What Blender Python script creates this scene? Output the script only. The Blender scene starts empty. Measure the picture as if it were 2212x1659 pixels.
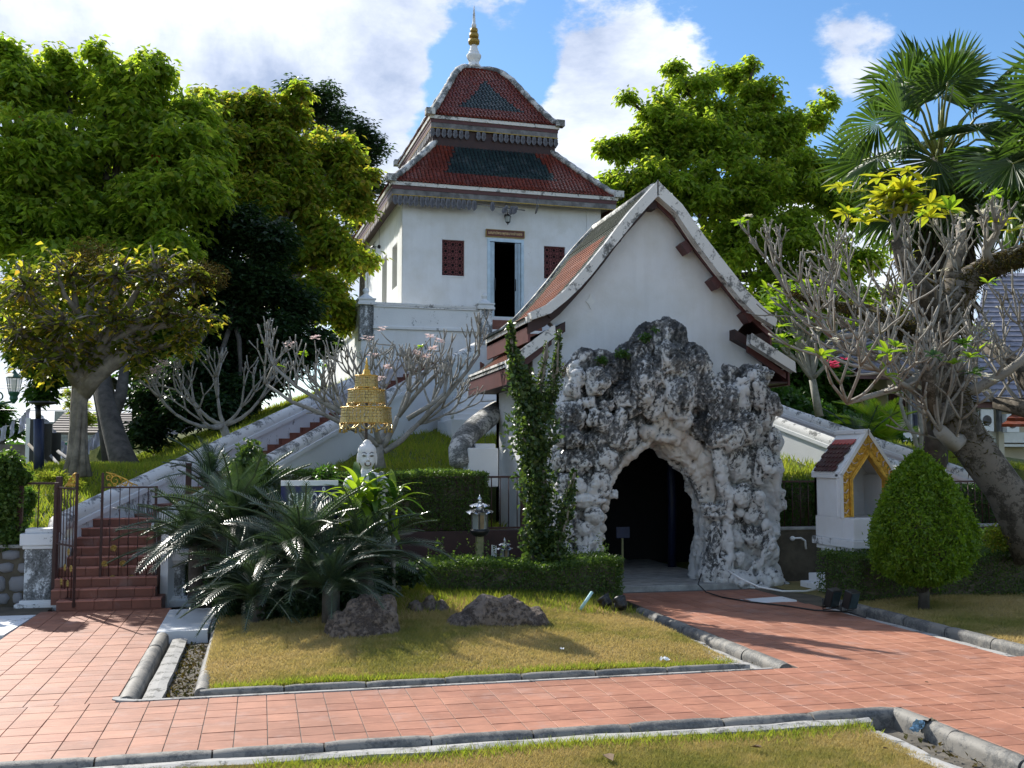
import bpy, bmesh, math, random
import numpy as np
from mathutils import Vector, Matrix
SC = bpy.context.scene
C = SC.collection
R_ = math.radians
random.seed(7)
RNG = np.random.default_rng(11)

# ------------------------------------------------------------------ camera
CAM_H, CAM_YAW, CAM_PITCH = 2.55, R_(-13.5), R_(4.13)
cam = bpy.data.cameras.new('camera')
cam.sensor_width = 36.0
cam.lens = 36.0 * 2250.0 / 2212.0
cam.clip_start, cam.clip_end = 0.1, 3000
cam_o = bpy.data.objects.new('camera', cam)
C.objects.link(cam_o)
cam_o.location = (0, 0, CAM_H)
cam_o.rotation_euler = (R_(90) + CAM_PITCH, 0, CAM_YAW)
SC.camera = cam_o
SC.render.resolution_x, SC.render.resolution_y = 1024, 768

# ------------------------------------------------------------------ world, sun, exposure
SUN_EL, SUN_AZ = R_(37), R_(27)          # azimuth measured from +Y towards -X
world = bpy.data.worlds.new('World')
SC.world = world
world.use_nodes = True
wn = world.node_tree
wl = wn.links
for n in list(wn.nodes): wn.nodes.remove(n)
w_out = wn.nodes.new('ShaderNodeOutputWorld')
w_bg = wn.nodes.new('ShaderNodeBackground')
w_bg.inputs['Strength'].default_value = 0.15
wl.new(w_bg.outputs[0], w_out.inputs[0])
sky = wn.nodes.new('ShaderNodeTexSky')
sky.sky_type = 'NISHITA'
sky.sun_disc = False
sky.sun_elevation = SUN_EL
sky.sun_rotation = -SUN_AZ
sky.altitude = 0
sky.air_density = 1.0
sky.dust_density = 0.25
sky.ozone_density = 2.5
def wmath(op, a, b=None, clamp=False):
    n = wn.nodes.new('ShaderNodeMath'); n.operation = op; n.use_clamp = clamp
    for i, v in enumerate((a, b)):
        if v is None: continue
        if isinstance(v, (int, float)): n.inputs[i].default_value = v
        else: wl.new(v, n.inputs[i])
    return n.outputs[0]
def wvec(op, a, b):
    n = wn.nodes.new('ShaderNodeVectorMath'); n.operation = op
    for i, v in enumerate((a, b)):
        if isinstance(v, (tuple, list)): n.inputs[i].default_value = v
        else: wl.new(v, n.inputs[i])
    return n
tc = wn.nodes.new('ShaderNodeTexCoord')
DIR = tc.outputs['Generated']
def px_dir(px, py):
    x = (px - 1106) / 2250; y = -(py - 829.5) / 2250
    M = cam_o.rotation_euler.to_matrix()
    return (M @ Vector((x, y, -1))).normalized()
def blob(px, py, rad_px, soft=0.6):
    d = px_dir(px, py); r = rad_px / 2250
    dd = wvec('DISTANCE', DIR, tuple(d)).outputs['Value']
    mr = wn.nodes.new('ShaderNodeMapRange'); mr.interpolation_type = 'SMOOTHSTEP'
    wl.new(dd, mr.inputs['Value'])
    mr.inputs['From Min'].default_value = r * (1 - soft); mr.inputs['From Max'].default_value = r * (1 + soft)
    mr.inputs['To Min'].default_value = 1; mr.inputs['To Max'].default_value = 0
    return mr.outputs[0]
sep = wn.nodes.new('ShaderNodeSeparateXYZ'); wl.new(DIR, sep.inputs[0])
hz = wmath('ADD', wmath('MAXIMUM', sep.outputs[2], 0.0), 0.35)
comb = wn.nodes.new('ShaderNodeCombineXYZ')
wl.new(wmath('DIVIDE', sep.outputs[0], wmath('ADD', hz, .5)), comb.inputs[0])
wl.new(wmath('DIVIDE', sep.outputs[1], wmath('ADD', hz, .5)), comb.inputs[1])
wl.new(wmath('MULTIPLY', sep.outputs[2], 1.15), comb.inputs[2])
def wnoise(scale, detail, rough, dist=0.0, off=0.0):
    n = wn.nodes.new('ShaderNodeTexNoise'); n.inputs['Scale'].default_value = scale
    n.inputs['Detail'].default_value = detail; n.inputs['Roughness'].default_value = rough
    n.inputs['Distortion'].default_value = dist
    if off:
        m = wvec('ADD', comb.outputs[0], (off, off * .7, off * .3)); wl.new(m.outputs[0], n.inputs['Vector'])
    else: wl.new(comb.outputs[0], n.inputs['Vector'])
    return n.outputs['Fac']
n_big = wnoise(2.6, 12, .60, .0, 3.1)
n_fine = wnoise(9.0, 10, .62, .0, 9.7)
base = wmath('ADD', wmath('MULTIPLY', n_big, .62), wmath('MULTIPLY', n_fine, .38))
for (x, y, r, w) in ((300, 60, 620, .10), (760, 160, 150, .05), (1340, 180, 170, .10), (1300, 330, 150, .08), (1060, 120, 150, -.20), (1000, 260, 120, -.16), (1130, 250, 90, -.08), (1090, 20, 60, .08), (1180, 500, 200, .05),
                     (1700, 170, 240, -.07), (2150, 60, 180, -.12), (1560, 330, 120, -.05), (150, 800, 260, .14), (1870, 40, 90, .08), (1900, 700, 250, .1)):
    base = wmath('ADD', base, wmath('MULTIPLY', blob(x, y, r), w))
ramp = wn.nodes.new('ShaderNodeValToRGB'); wl.new(base, ramp.inputs[0])
ramp.color_ramp.elements[0].position = .492; ramp.color_ramp.elements[0].color = (0, 0, 0, 1)
ramp.color_ramp.elements[1].position = .548; ramp.color_ramp.elements[1].color = (1, 1, 1, 1)
ramp.color_ramp.interpolation = 'EASE'
shade = wn.nodes.new('ShaderNodeValToRGB')
n_sh = wnoise(3.4, 8, .6, .4, 21.0)
wl.new(wmath('ADD', wmath('MULTIPLY', n_sh, .72), wmath('MULTIPLY', n_fine, .28)), shade.inputs[0])
shade.color_ramp.elements[0].position = .40; shade.color_ramp.elements[0].color = (1.05, 1.25, 1.7, 1)
shade.color_ramp.elements[1].position = .66; shade.color_ramp.elements[1].color = (3.45, 3.5, 3.6, 1)
hsv = wn.nodes.new('ShaderNodeHueSaturation'); wl.new(sky.outputs[0], hsv.inputs['Color'])
hsv.inputs['Saturation'].default_value = 1.18; hsv.inputs['Value'].default_value = 0.38
mixc = wn.nodes.new('ShaderNodeMix'); mixc.data_type = 'RGBA'
wl.new(wmath('MULTIPLY', ramp.outputs[0], .94), mixc.inputs[0])
wl.new(hsv.outputs[0], mixc.inputs[6]); wl.new(shade.outputs[0], mixc.inputs[7])
wl.new(mixc.outputs[2], w_bg.inputs['Color'])

sun = bpy.data.lights.new('sun', 'SUN')
sun.energy = 2.35
sun.angle = R_(0.55)
sun.color = (1.0, .955, .87)
sun_o = bpy.data.objects.new('sun', sun)
C.objects.link(sun_o)
SUNV = Vector((-math.sin(SUN_AZ) * math.cos(SUN_EL), math.cos(SUN_AZ) * math.cos(SUN_EL), math.sin(SUN_EL)))
sun_o.rotation_euler = SUNV.to_track_quat('Z', 'Y').to_euler()
sun_o.location = (-20, 30, 40)
SC.view_settings.view_transform = 'Standard'
SC.view_settings.look = 'None'
SC.view_settings.gamma = 1
SC.view_settings.use_curve_mapping = False
SC.view_settings.exposure = 1.66
SC.cycles.max_bounces = 6
SC.cycles.transparent_max_bounces = 4
SC.cycles.use_denoising = True

# ------------------------------------------------------------------ geometry helpers
CM = np.array(Matrix.Rotation(CAM_YAW, 3, 'Z') @ Matrix.Rotation(R_(90) + CAM_PITCH, 3, 'X'))
F0 = np.array([-math.sin(CAM_YAW), math.cos(CAM_YAW), 0.0])
R0 = np.array([math.cos(CAM_YAW), math.sin(CAM_YAW), 0.0])
def ray(px, py): return CM @ np.array([(px - 1106) / 2250, -(py - 829.5) / 2250, -1.0])
def P(px, py, z=None, Y=None, X=None, d=None, plane=None):
    """point of the place seen at a photo position, on a given plane (measuring aid)"""
    v = ray(px, py)
    if z is not None: t = (z - CAM_H) / v[2]
    elif Y is not None: t = Y / v[1]
    elif X is not None: t = X / v[0]
    elif plane is not None:
        o, n = plane; t = ((np.array(o) - np.array([0, 0, CAM_H])) @ n) / (v @ n)
    else: t = d / (v @ F0)
    return Vector(v * t + np.array([0, 0, CAM_H]))

class MB:
    def __init__(s): s.v = []; s.f = []; s.sm = []
    def add(s, vs, fs, smooth=False):
        o = len(s.v); s.v += [tuple(v) for v in vs]; s.f += [tuple(i + o for i in f) for f in fs]; s.sm += [smooth] * len(fs); return s
    def box(s, x0, x1, y0, y1, z0, z1, M=None, jit=0, ch=0):
        vs = [Vector((x, y, z)) for z in (z0, z1) for y in (y0, y1) for x in (x0, x1)]
        if ch:   # chamfered top
            cx, cy = min(ch, (x1 - x0) / 3), min(ch, (y1 - y0) / 3)
            vs = [Vector((x, y, z)) for (z, a, b) in ((z0, 0, 0), (z1 - ch, 0, 0), (z1, cx, cy)) for y in (y0 + b, y1 - b) for x in (x0 + a, x1 - a)]
            fs = [(0, 2, 3, 1), (8, 9, 11, 10)]
            for k in (0, 4): fs += [(k, k + 1, k + 5, k + 4), (k + 1, k + 3, k + 7, k + 5), (k + 3, k + 2, k + 6, k + 7), (k + 2, k, k + 4, k + 6)]
        else: fs = [(0, 2, 3, 1), (4, 5, 7, 6), (0, 1, 5, 4), (1, 3, 7, 5), (3, 2, 6, 7), (2, 0, 4, 6)]
        if jit: vs = [v + Vector((random.uniform(-jit, jit) for _ in range(3))) for v in vs]
        if M is not None: vs = [M @ v for v in vs]
        return s.add(vs, fs)
    def prism(s, poly, a, b, axis='Y'):
        """polygon of (u,w) extruded between a and b on axis"""
        n = len(poly)
        def mk(u, w, t): return {'Y': (u, t, w), 'X': (t, u, w), 'Z': (u, w, t)}[axis]
        vs = [mk(u, w, a) for u, w in poly] + [mk(u, w, b) for u, w in poly]
        fs = [tuple(range(n)), tuple(range(2 * n - 1, n - 1, -1))] + [(i, (i + 1) % n, n + (i + 1) % n, n + i) for i in range(n)]
        return s.add(vs, fs)
    def tube(s, pts, rad, n=6, cap=True, smooth=True, flat=1.0):
        pts = [Vector(p) for p in pts]; m = len(pts)
        if isinstance(rad, (int, float)): rad = [rad] * m
        o = len(s.v); up = Vector((0, 0, 1)); last = None
        vs = []
        for i, p in enumerate(pts):
            t = (pts[min(i + 1, m - 1)] - pts[max(i - 1, 0)])
            t = t.normalized() if t.length > 1e-9 else Vector((0, 0, 1))
            if last is None:
                a = t.cross(up); a = a if a.length > .05 else t.cross(Vector((1, 0, 0)))
            else: a = last - t * last.dot(t)
            a.normalize(); last = a; b = t.cross(a)
            for k in range(n):
                g = 2 * math.pi * k / n
                vs.append(p + (a * math.cos(g) + b * math.sin(g) * flat) * rad[i])
        fs = [(i * n + k, i * n + (k + 1) % n, (i + 1) * n + (k + 1) % n, (i + 1) * n + k) for i in range(m - 1) for k in range(n)]
        if cap: fs += [tuple(range(n - 1, -1, -1)), tuple((m - 1) * n + k for k in range(n))]
        return s.add(vs, fs, smooth)
    def lathe(s, prof, c=(0, 0, 0), n=16, smooth=True, M=None):
        vs = []
        for r, z in prof:
            for k in range(n):
                g = 2 * math.pi * k / n; v = Vector((c[0] + r * math.cos(g), c[1] + r * math.sin(g), c[2] + z))
                vs.append(M @ v if M is not None else v)
        m = len(prof)
        fs = [(i * n + k, i * n + (k + 1) % n, (i + 1) * n + (k + 1) % n, (i + 1) * n + k) for i in range(m - 1) for k in range(n)]
        fs += [tuple(range(n - 1, -1, -1)), tuple((m - 1) * n + k for k in range(n))]
        return s.add(vs, fs, smooth)
    def ell(s, c, r, seg=10, rings=7, M=None):
        prof = []
        vs = []; fs = []
        c = Vector(c)
        for i in range(1, rings):
            a = math.pi * i / rings
            for k in range(seg):
                g = 2 * math.pi * k / seg
                v = Vector((r[0] * math.sin(a) * math.cos(g), r[1] * math.sin(a) * math.sin(g), r[2] * math.cos(a)))
                vs.append((M @ v if M is not None else v) + c)
        t = Vector((0, 0, r[2])); b = -t
        vs += [(M @ t if M is not None else t) + c, (M @ b if M is not None else b) + c]
        L = len(vs)
        for i in range(rings - 2):
            for k in range(seg):
                fs.append((i * seg + k, (i + 1) * seg + k, (i + 1) * seg + (k + 1) % seg, i * seg + (k + 1) % seg))
        for k in range(seg):
            fs.append((L - 2, k, (k + 1) % seg)); fs.append((L - 1, (rings - 2) * seg + (k + 1) % seg, (rings - 2) * seg + k))
        return s.add(vs, fs, True)
    def mesh(s, name):
        me = bpy.data.meshes.new(name); me.from_pydata(s.v, [], s.f)
        me.polygons.foreach_set('use_smooth', s.sm); me.validate(); me.update(); return me

def np_mesh(name, V, Fc, smooth=False):
    """big uniform mesh from arrays: V (n,3), Fc (m,k)"""
    V = np.asarray(V, dtype=np.float32); Fc = np.asarray(Fc, dtype=np.int32)
    me = bpy.data.meshes.new(name); k = Fc.shape[1]
    me.vertices.add(len(V)); me.vertices.foreach_set('co', V.ravel())
    me.loops.add(Fc.size); me.loops.foreach_set('vertex_index', Fc.ravel())
    me.polygons.add(len(Fc)); me.polygons.foreach_set('loop_start', np.arange(0, Fc.size, k, dtype=np.int32))
    me.polygons.foreach_set('loop_total', np.full(len(Fc), k, dtype=np.int32))
    if smooth: me.polygons.foreach_set('use_smooth', np.ones(len(Fc), dtype=bool))
    me.update(calc_edges=True); return me

def link(name, me, mat, parent=None, world=True, kind=None, label=None):
    o = bpy.data.objects.new(name, me); C.objects.link(o)
    if mat is not None:
        me.materials.clear(); me.materials.append(mat)
    if parent is not None:
        o.parent = parent
        if world: o.matrix_parent_inverse = (Matrix.Translation(parent.location) @ parent.rotation_euler.to_matrix().to_4x4()).inverted()
    if kind: o['kind'] = kind
    if label: o['label'] = label
    return o
def part(name, mb, mat, parent, world=True, bevel=0, kind=None, label=None):
    o = link(name, mb.mesh(name), mat, parent, world, kind, label)
    if bevel:
        b = o.modifiers.new('bevel', 'BEVEL'); b.width = bevel; b.segments = 2; b.limit_method = 'ANGLE'; b.angle_limit = R_(40)
    return o
def thing(name, label, cat, loc=(0, 0, 0), rotz=0, group=None):
    o = bpy.data.objects.new(name, None); C.objects.link(o); o.empty_display_size = .2
    o.location = loc; o.rotation_euler = (0, 0, rotz); o['label'] = label; o['category'] = cat
    if group: o['group'] = group
    return o
def solo(name, mb, mat, label, cat, group=None, bevel=0):
    o = part(name, mb, mat, None, bevel=bevel); o['label'] = label; o['category'] = cat
    if group: o['group'] = group
    return o
def setting(name, mb, mat, parent=None, bevel=0):
    return part(name, mb, mat, parent, bevel=bevel, kind='structure')

# ------------------------------------------------------------------ materials
class NT:
    def __init__(s, name, rough=.8):
        s.m = bpy.data.materials.new(name); s.m.use_nodes = True; s.t = s.m.node_tree
        s.b = s.t.nodes['Principled BSDF']; s.b.inputs['Roughness'].default_value = rough
        s.tc = None
    def n(s, typ, **k):
        x = s.t.nodes.new(typ)
        for a, v in k.items(): setattr(x, a, v)
        return x
    def l(s, a, b): s.t.links.new(a, b)
    def coord(s, kind='Object'):
        if s.tc is None: s.tc = s.n('ShaderNodeTexCoord')
        return s.tc.outputs[kind]
    def noise(s, scale, detail=5, rough=.6, dist=0, stretch=None, off=0, kind='Object'):
        x = s.n('ShaderNodeTexNoise'); x.inputs['Scale'].default_value = scale; x.inputs['Detail'].default_value = detail
        x.inputs['Roughness'].default_value = rough; x.inputs['Distortion'].default_value = dist
        mp = s.n('ShaderNodeMapping'); s.l(s.n('ShaderNodeNewGeometry').outputs['Position'] if kind == 'World' else s.coord(kind), mp.inputs[0])
        if stretch: mp.inputs['Scale'].default_value = stretch
        mp.inputs['Location'].default_value = (off, off * 1.3, off * .7)
        s.l(mp.outputs[0], x.inputs['Vector']); return x.outputs['Fac']
    def ramp(s, fac, stops, interp='LINEAR'):
        r = s.n('ShaderNodeValToRGB'); s.l(fac, r.inputs[0]); r.color_ramp.interpolation = interp
        els = r.color_ramp.elements
        while len(els) > len(stops): els.remove(els[-1])
        while len(els) < len(stops): els.new(.5)
        for e, (p, c) in zip(els, stops):
            e.position = p; e.color = (c, c, c, 1) if isinstance(c, (int, float)) else (*c, 1)
        return r.outputs[0]
    def mix(s, fac, a, b, blend='MIX'):
        x = s.n('ShaderNodeMix', data_type='RGBA', blend_type=blend)
        for i, v in ((0, fac), (6, a), (7, b)):
            if isinstance(v, (int, float)): x.inputs[i].default_value = v if i == 0 else (v, v, v, 1)
            elif isinstance(v, tuple): x.inputs[i].default_value = (*v, 1)
            else: s.l(v, x.inputs[i])
        return x.outputs[2]
    def math(s, op, a, b=None):
        x = s.n('ShaderNodeMath', operation=op)
        for i, v in enumerate((a, b)):
            if v is None: continue
            if isinstance(v, (int, float)): x.inputs[i].default_value = v
            else: s.l(v, x.inputs[i])
        return x.outputs[0]
    def col(s, c):
        if isinstance(c, tuple): s.b.inputs['Base Color'].default_value = (*c, 1)
        else: s.l(c, s.b.inputs['Base Color'])
    def bump(s, h, strength=.3, dist=.02):
        x = s.n('ShaderNodeBump'); x.inputs['Strength'].default_value = strength; x.inputs['Distance'].default_value = dist
        s.l(h, x.inputs['Height']); s.l(x.outputs[0], s.b.inputs['Normal'])

def simple(name, c, rough=.7, metal=0, var=.25, scale=6, bump=.0, spec=None):
    m = NT(name, rough); f = m.noise(scale, 5, .6)
    d = tuple(x * (1 - var) for x in c); u = tuple(min(1, x * (1 + var)) for x in c)
    m.col(m.ramp(f, [(.3, d), (.7, u)])); m.b.inputs['Metallic'].default_value = metal
    if bump: m.bump(m.noise(scale * 6, 4, .6, off=2), bump, .01)
    if spec is not None: m.b.inputs['Specular IOR Level'].default_value = spec
    return m.m

def plaster(name, base, mold=.5, scale=2.2, streak=True, dark=(.035, .037, .036), rough=.85, tint=None, top=0.0, zgrad=None, cavity_shade=0.0, grain=.4, bs=.25, streaks=0.0):
    """painted lime plaster with black mould: mold 0..1 sets how much of it is stained; crevices can take painted shade"""
    m = NT(name, rough)
    tone = m.ramp(m.noise(.7, 4, .5, off=5), [(.3, tuple(x * .93 for x in base)), (.7, tuple(min(1, x * 1.04) for x in base))])
    if streaks: tone = m.mix(m.ramp(m.noise(2.2, 6, .65, stretch=(1.6, 1.6, .12), off=31), [(.46, 0.0), (.75, streaks)]), tone, tuple(x * .62 for x in base))
    if tint: tone = m.mix(m.ramp(m.noise(1.3, 5, .6, off=15), [(.45, 0.0), (.7, .8)]), tone, tint)
    fine = m.noise(max(scale, 2.2) * 7, 8, .78, off=1)
    big = m.noise(scale, 6, .65, dist=.3, off=3, stretch=(1, 1, .45) if streak else None)
    s_ = m.math('ADD', m.math('MULTIPLY', big, 1 - grain), m.math('MULTIPLY', fine, grain))
    if top:
        geo = m.n('ShaderNodeNewGeometry'); sp = m.n('ShaderNodeSeparateXYZ'); m.l(geo.outputs['Normal'], sp.inputs[0])
        s_ = m.math('ADD', s_, m.math('MULTIPLY', sp.outputs[2], top))
    if zgrad:   # rain-fed staining: more mould high up
        sp2 = m.n('ShaderNodeSeparateXYZ'); m.l(m.coord(), sp2.inputs[0]); mr = m.n('ShaderNodeMapRange'); m.l(sp2.outputs[2], mr.inputs[0])
        mr.inputs[1].default_value, mr.inputs[2].default_value, mr.inputs[3].default_value, mr.inputs[4].default_value = zgrad[0], zgrad[1], -zgrad[2] * .25, zgrad[2] * .75
        s_ = m.math('ADD', s_, mr.outputs[0])
    if cavity_shade:
        gp = m.n('ShaderNodeNewGeometry'); s_ = m.math('ADD', s_, m.math('MULTIPLY', m.math('SUBTRACT', .5, gp.outputs['Pointiness']), cavity_shade))  # darkens crevices like ambient shade, painted in through the mould mask
    th = .68 - .22 * mold
    mk = m.ramp(s_, [(th, 0.0), (th + .035, .75), (th + .12, 1.0)])
    c = m.mix(mk, tone, m.ramp(m.noise(scale * 12, 4, .7, off=8), [(.35, dark), (.7, tuple(x * 3.2 for x in dark))]))
    m.col(c)
    m.bump(m.math('ADD', m.noise(14, 6, .65, off=4), m.math('MULTIPLY', mk, -.3)), bs, .02 if bs < .5 else .05)
    return m.m

def leaf_mat(name, cols, trans=.45, rough=.42, tr=None, varpos=0.0, spec=.4):
    """leaf: colour per leaf (island), light passes through"""
    m = NT(name, rough); geo = m.n('ShaderNodeNewGeometry')
    k = len(cols); c = m.ramp(geo.outputs['Random Per Island'], [(i / max(1, k - 1), cols[i]) for i in range(k)])
    if varpos:
        f = m.noise(varpos, 3, .5); c = m.mix(m.ramp(f, [(.35, 0.0), (.65, .55)]), c, cols[-1])
    m.col(c); m.b.inputs['Specular IOR Level'].default_value = spec
    t = m.n('ShaderNodeBsdfTranslucent'); ms = m.n('ShaderNodeMixShader'); ms.inputs[0].default_value = trans
    t_c = m.mix(1.0, c, tr or (1.9, 2.0, .9), 'MULTIPLY'); m.l(t_c, t.inputs[0])
    out = m.t.nodes['Material Output']
    m.l(m.b.outputs[0], ms.inputs[1]); m.l(t.outputs[0], ms.inputs[2]); m.l(ms.outputs[0], out.inputs[0])
    return m.m

def tile_mat(name, cols, island=False, rough=.55, wear=.3, spec=.5):
    m = NT(name, rough)
    if island: r = m.n('ShaderNodeNewGeometry').outputs['Random Per Island']
    else: r = m.n('ShaderNodeObjectInfo').outputs['Random']
    k = len(cols); c = m.ramp(r, [(i / max(1, k - 1), cols[i]) for i in range(k)])
    f = m.noise(9, 6, .65, stretch=(.5, 1.6, 1), kind='World')
    c = m.mix(m.ramp(f, [(.45, 0.0), (.75, wear)]), c, tuple(min(1, x * 1.9 + .03) for x in cols[0]))
    g = m.noise(.9, 7, .68, off=7, kind='World'); c = m.mix(m.ramp(g, [(.44, 0.0), (.56, .30), (.72, .60)]), c, tuple(x * .50 for x in cols[0]))
    h = m.noise(2.3, 7, .7, off=19, kind='World'); c = m.mix(m.ramp(h, [(.54, 0.0), (.66, .35)]), c, tuple(min(1, x * .7 + .16) for x in cols[0]))
    m.col(c); m.bump(f, .12, .01); m.b.inputs['Specular IOR Level'].default_value = spec
    return m.m

M = {}
M['wall'] = plaster('white_wall_plaster', (.76, .765, .77), mold=.12, scale=1.1, tint=(.66, .65, .62), streaks=.22)
M['wall_moldy'] = plaster('mouldy_white_plaster', (.72, .73, .74), mold=.62, scale=2.6)
M['wall_mid'] = plaster('stained_white_plaster', (.73, .74, .745), mold=.38, scale=2.0)
M['coping'] = plaster('stained_coping', (.68, .67, .65), mold=.62, scale=2.4, streak=False, top=.05)
M['ridge'] = plaster('weathered_ridge_plaster', (.62, .61, .58), mold=.98, scale=2.0, streak=False, dark=(.045, .048, .045))
M['barge'] = plaster('barge_plaster', (.70, .68, .64), mold=.72, scale=2.2, streak=False)
M['rock'] = plaster('stucco_rock', (.68, .675, .655), mold=.76, scale=1.25, streak=True, dark=(.016, .017, .017), top=.04, zgrad=(.4, 5.0, .09), cavity_shade=.9, grain=.40, bs=.9)
M['rim'] = plaster('arch_rim_stucco', (.64, .60, .54), mold=.48, scale=1.8, tint=(.55, .45, .37), cavity_shade=1.0, grain=.5, bs=.8)
M['pillar'] = plaster('peeling_pillar', (.70, .72, .74), mold=1.05, scale=3.2)
M['concrete'] = simple('grey_concrete', (.30, .30, .285), .9, var=.35, scale=5, bump=.5)
M['kerb'] = plaster('kerb_cement', (.22, .205, .18), mold=.9, scale=3.5, streak=False, dark=(.05, .05, .048), rough=.7)
M['ledge'] = plaster('drain_ledge_cement', (.36, .35, .33), mold=.70, scale=4.5, streak=False, dark=(.04, .04, .035), rough=.9)
M['silt'] = simple('drain_silt', (.10, .088, .07), .95, var=.5, scale=7, bump=.8)
M['mortar'] = simple('tile_mortar', (.13, .118, .105), .95, var=.3, scale=9)
M['soil'] = simple('soil', (.10, .085, .06), .95, var=.4, scale=3, bump=.4)
PAVE = [(.32, .135, .082), (.37, .16, .098), (.28, .112, .068), (.41, .185, .115), (.335, .14, .088)]
M['pave'] = tile_mat('terracotta_paver', PAVE, wear=.45, rough=.6, spec=.35)
M['pave_i'] = tile_mat('terracotta_paver_field', PAVE, island=True, wear=.45, rough=.6, spec=.35)
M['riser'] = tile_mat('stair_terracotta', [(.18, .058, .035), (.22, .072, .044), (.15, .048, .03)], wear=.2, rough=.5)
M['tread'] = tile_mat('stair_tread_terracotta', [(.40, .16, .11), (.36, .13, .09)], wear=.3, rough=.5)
RED = [(.165, .030, .017), (.22, .040, .020), (.13, .026, .017), (.19, .048, .030)]
GRN = [(.016, .036, .040), (.022, .050, .050), (.010, .024, .028), (.035, .060, .062)]
M['rt_red'] = tile_mat('red_roof_tile', RED, island=True, rough=.33, wear=.25)
M['rt_grn'] = tile_mat('green_roof_tile', GRN, island=True, rough=.30, wear=.25)
M['rt_red2'] = tile_mat('orange_roof_tile', [(.20, .045, .015), (.14, .030, .012), (.26, .065, .018)], island=True, rough=.75, wear=.08, spec=.15)
M['rt_moss'] = tile_mat('mossy_green_roof_tile', [(.030, .045, .032), (.045, .055, .035), (.020, .032, .028)], island=True, rough=.8, wear=.1, spec=.15)
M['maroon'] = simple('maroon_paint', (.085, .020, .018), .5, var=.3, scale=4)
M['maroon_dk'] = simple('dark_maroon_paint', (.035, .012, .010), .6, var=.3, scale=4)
M['greywood'] = simple('weathered_grey_wood', (.17, .165, .165), .85, var=.55, scale=3.2, bump=.4)
M['pend'] = simple('weathered_carved_wood', (.125, .125, .14), .85, var=.5, scale=5, bump=.3)
M['gold'] = simple('gold_paint', (.62, .36, .05), .38, metal=.35, var=.35, scale=14, bump=.3)
M['gold_dull'] = simple('dull_gold', (.33, .22, .05), .45, metal=.4, var=.45, scale=20)
M['goldmetal'] = simple('pierced_gold_metal', (.40, .30, .11), .38, metal=.6, var=.3, scale=22)
M['iron'] = simple('rusty_maroon_iron', (.050, .016, .012), .55, var=.4, scale=8)
M['black'] = simple('black_metal', (.012, .013, .014), .4, var=.3)
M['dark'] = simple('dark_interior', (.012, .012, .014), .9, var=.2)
M['steel'] = simple('zinc_door_metal', (.42, .50, .56), .35, metal=.5, var=.15, scale=3)
M['chrome'] = simple('chromed_lamp', (.62, .63, .64), .18, metal=.95, var=.1)
M['glass'] = NT('clear_glass', .05).m
g_ = M['glass'].node_tree.nodes['Principled BSDF']; g_.inputs['Base Color'].default_value = (.6, .65, .62, 1); g_.inputs['Alpha'].default_value = .45
M['marble'] = plaster('white_marble_statue', (.66, .66, .65), mold=.32, scale=6, streak=False, rough=.5)
M['bark'] = simple('grey_bark', (.20, .175, .14), .9, var=.45, scale=5, bump=.9)
M['bark_dk'] = simple('dark_bark', (.07, .062, .052), .92, var=.5, scale=4, bump=.9)
M['bark_pale'] = simple('pale_smooth_bark', (.26, .25, .22), .85, var=.3, scale=7, bump=.4)
M['boulder'] = plaster('brown_boulder', (.19, .145, .11), mold=.8, scale=3.0, streak=False, dark=(.03, .022, .018), tint=(.22, .18, .15), rough=.9, grain=.6, bs=.9)
M['boulder2'] = simple('grey_boulder', (.24, .24, .25), .9, var=.4, scale=5, bump=.8)
M['cobble'] = plaster('grey_wall_stone', (.20, .20, .21), mold=.35, scale=5, streak=False)
M['terra'] = simple('brown_terracotta_pot', (.20, .075, .035), .7)
M['cloth'] = simple('lavender_white_cloth', (.60, .60, .72), .9, var=.15, scale=2)
M['navy'] = simple('navy_paint', (.010, .018, .055), .5)
M['white'] = simple('white_paint', (.78, .78, .76), .5, var=.06)
M['cream'] = simple('cream_house_wall', (.62, .55, .42), .85, var=.12, scale=1)
M['greenwall'] = simple('green_house_wall', (.10, .42, .24), .8, var=.15, scale=1)
M['slate'] = simple('grey_shingle', (.23, .23, .28), .7, var=.3, scale=3)
M['slate_dk'] = simple('brown_shingle', (.17, .145, .13), .8, var=.3, scale=3)
M['teal'] = simple('pale_teal_tube', (.35, .55, .55), .5)
M['paper'] = simple('white_litter', (.8, .8, .78), .8, var=.05)
M['greenlamp'] = simple('green_lamp_paint', (.02, .10, .065), .5)
M['bamboo'] = simple('greenish_post', (.22, .22, .10), .6, var=.4)

# leaves
M['lf_bright'] = leaf_mat('broad_leaf_bright', [(.135, .22, .03), (.21, .30, .04), (.17, .26, .035), (.28, .34, .05), (.10, .18, .03), (.24, .25, .05)], .62, .40, (2.3, 2.2, 1.1), spec=.3)
M['lf_mid'] = leaf_mat('broad_leaf_olive', [(.13, .20, .03), (.19, .26, .035), (.155, .22, .03), (.25, .28, .045), (.28, .22, .045), (.10, .16, .03)], .62, .42, (2.2, 2.2, 1.0), spec=.3)
M['lf_autumn'] = leaf_mat('turning_leaf', [(.07, .10, .018), (.13, .15, .02), (.09, .12, .018), (.14, .15, .02), (.11, .14, .02), (.12, .13, .02), (.22, .21, .035), (.42, .35, .05), (.32, .19, .04)], .6, .45, (1.9, 1.95, 1.0), spec=.25)
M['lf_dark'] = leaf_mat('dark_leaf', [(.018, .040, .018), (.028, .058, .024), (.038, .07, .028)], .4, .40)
M['lf_dkgreen'] = leaf_mat('deep_green_leaf', [(.030, .075, .014), (.045, .105, .018), (.07, .13, .022)], .4, .38, (2.0, 2.1, 1.0))
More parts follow.
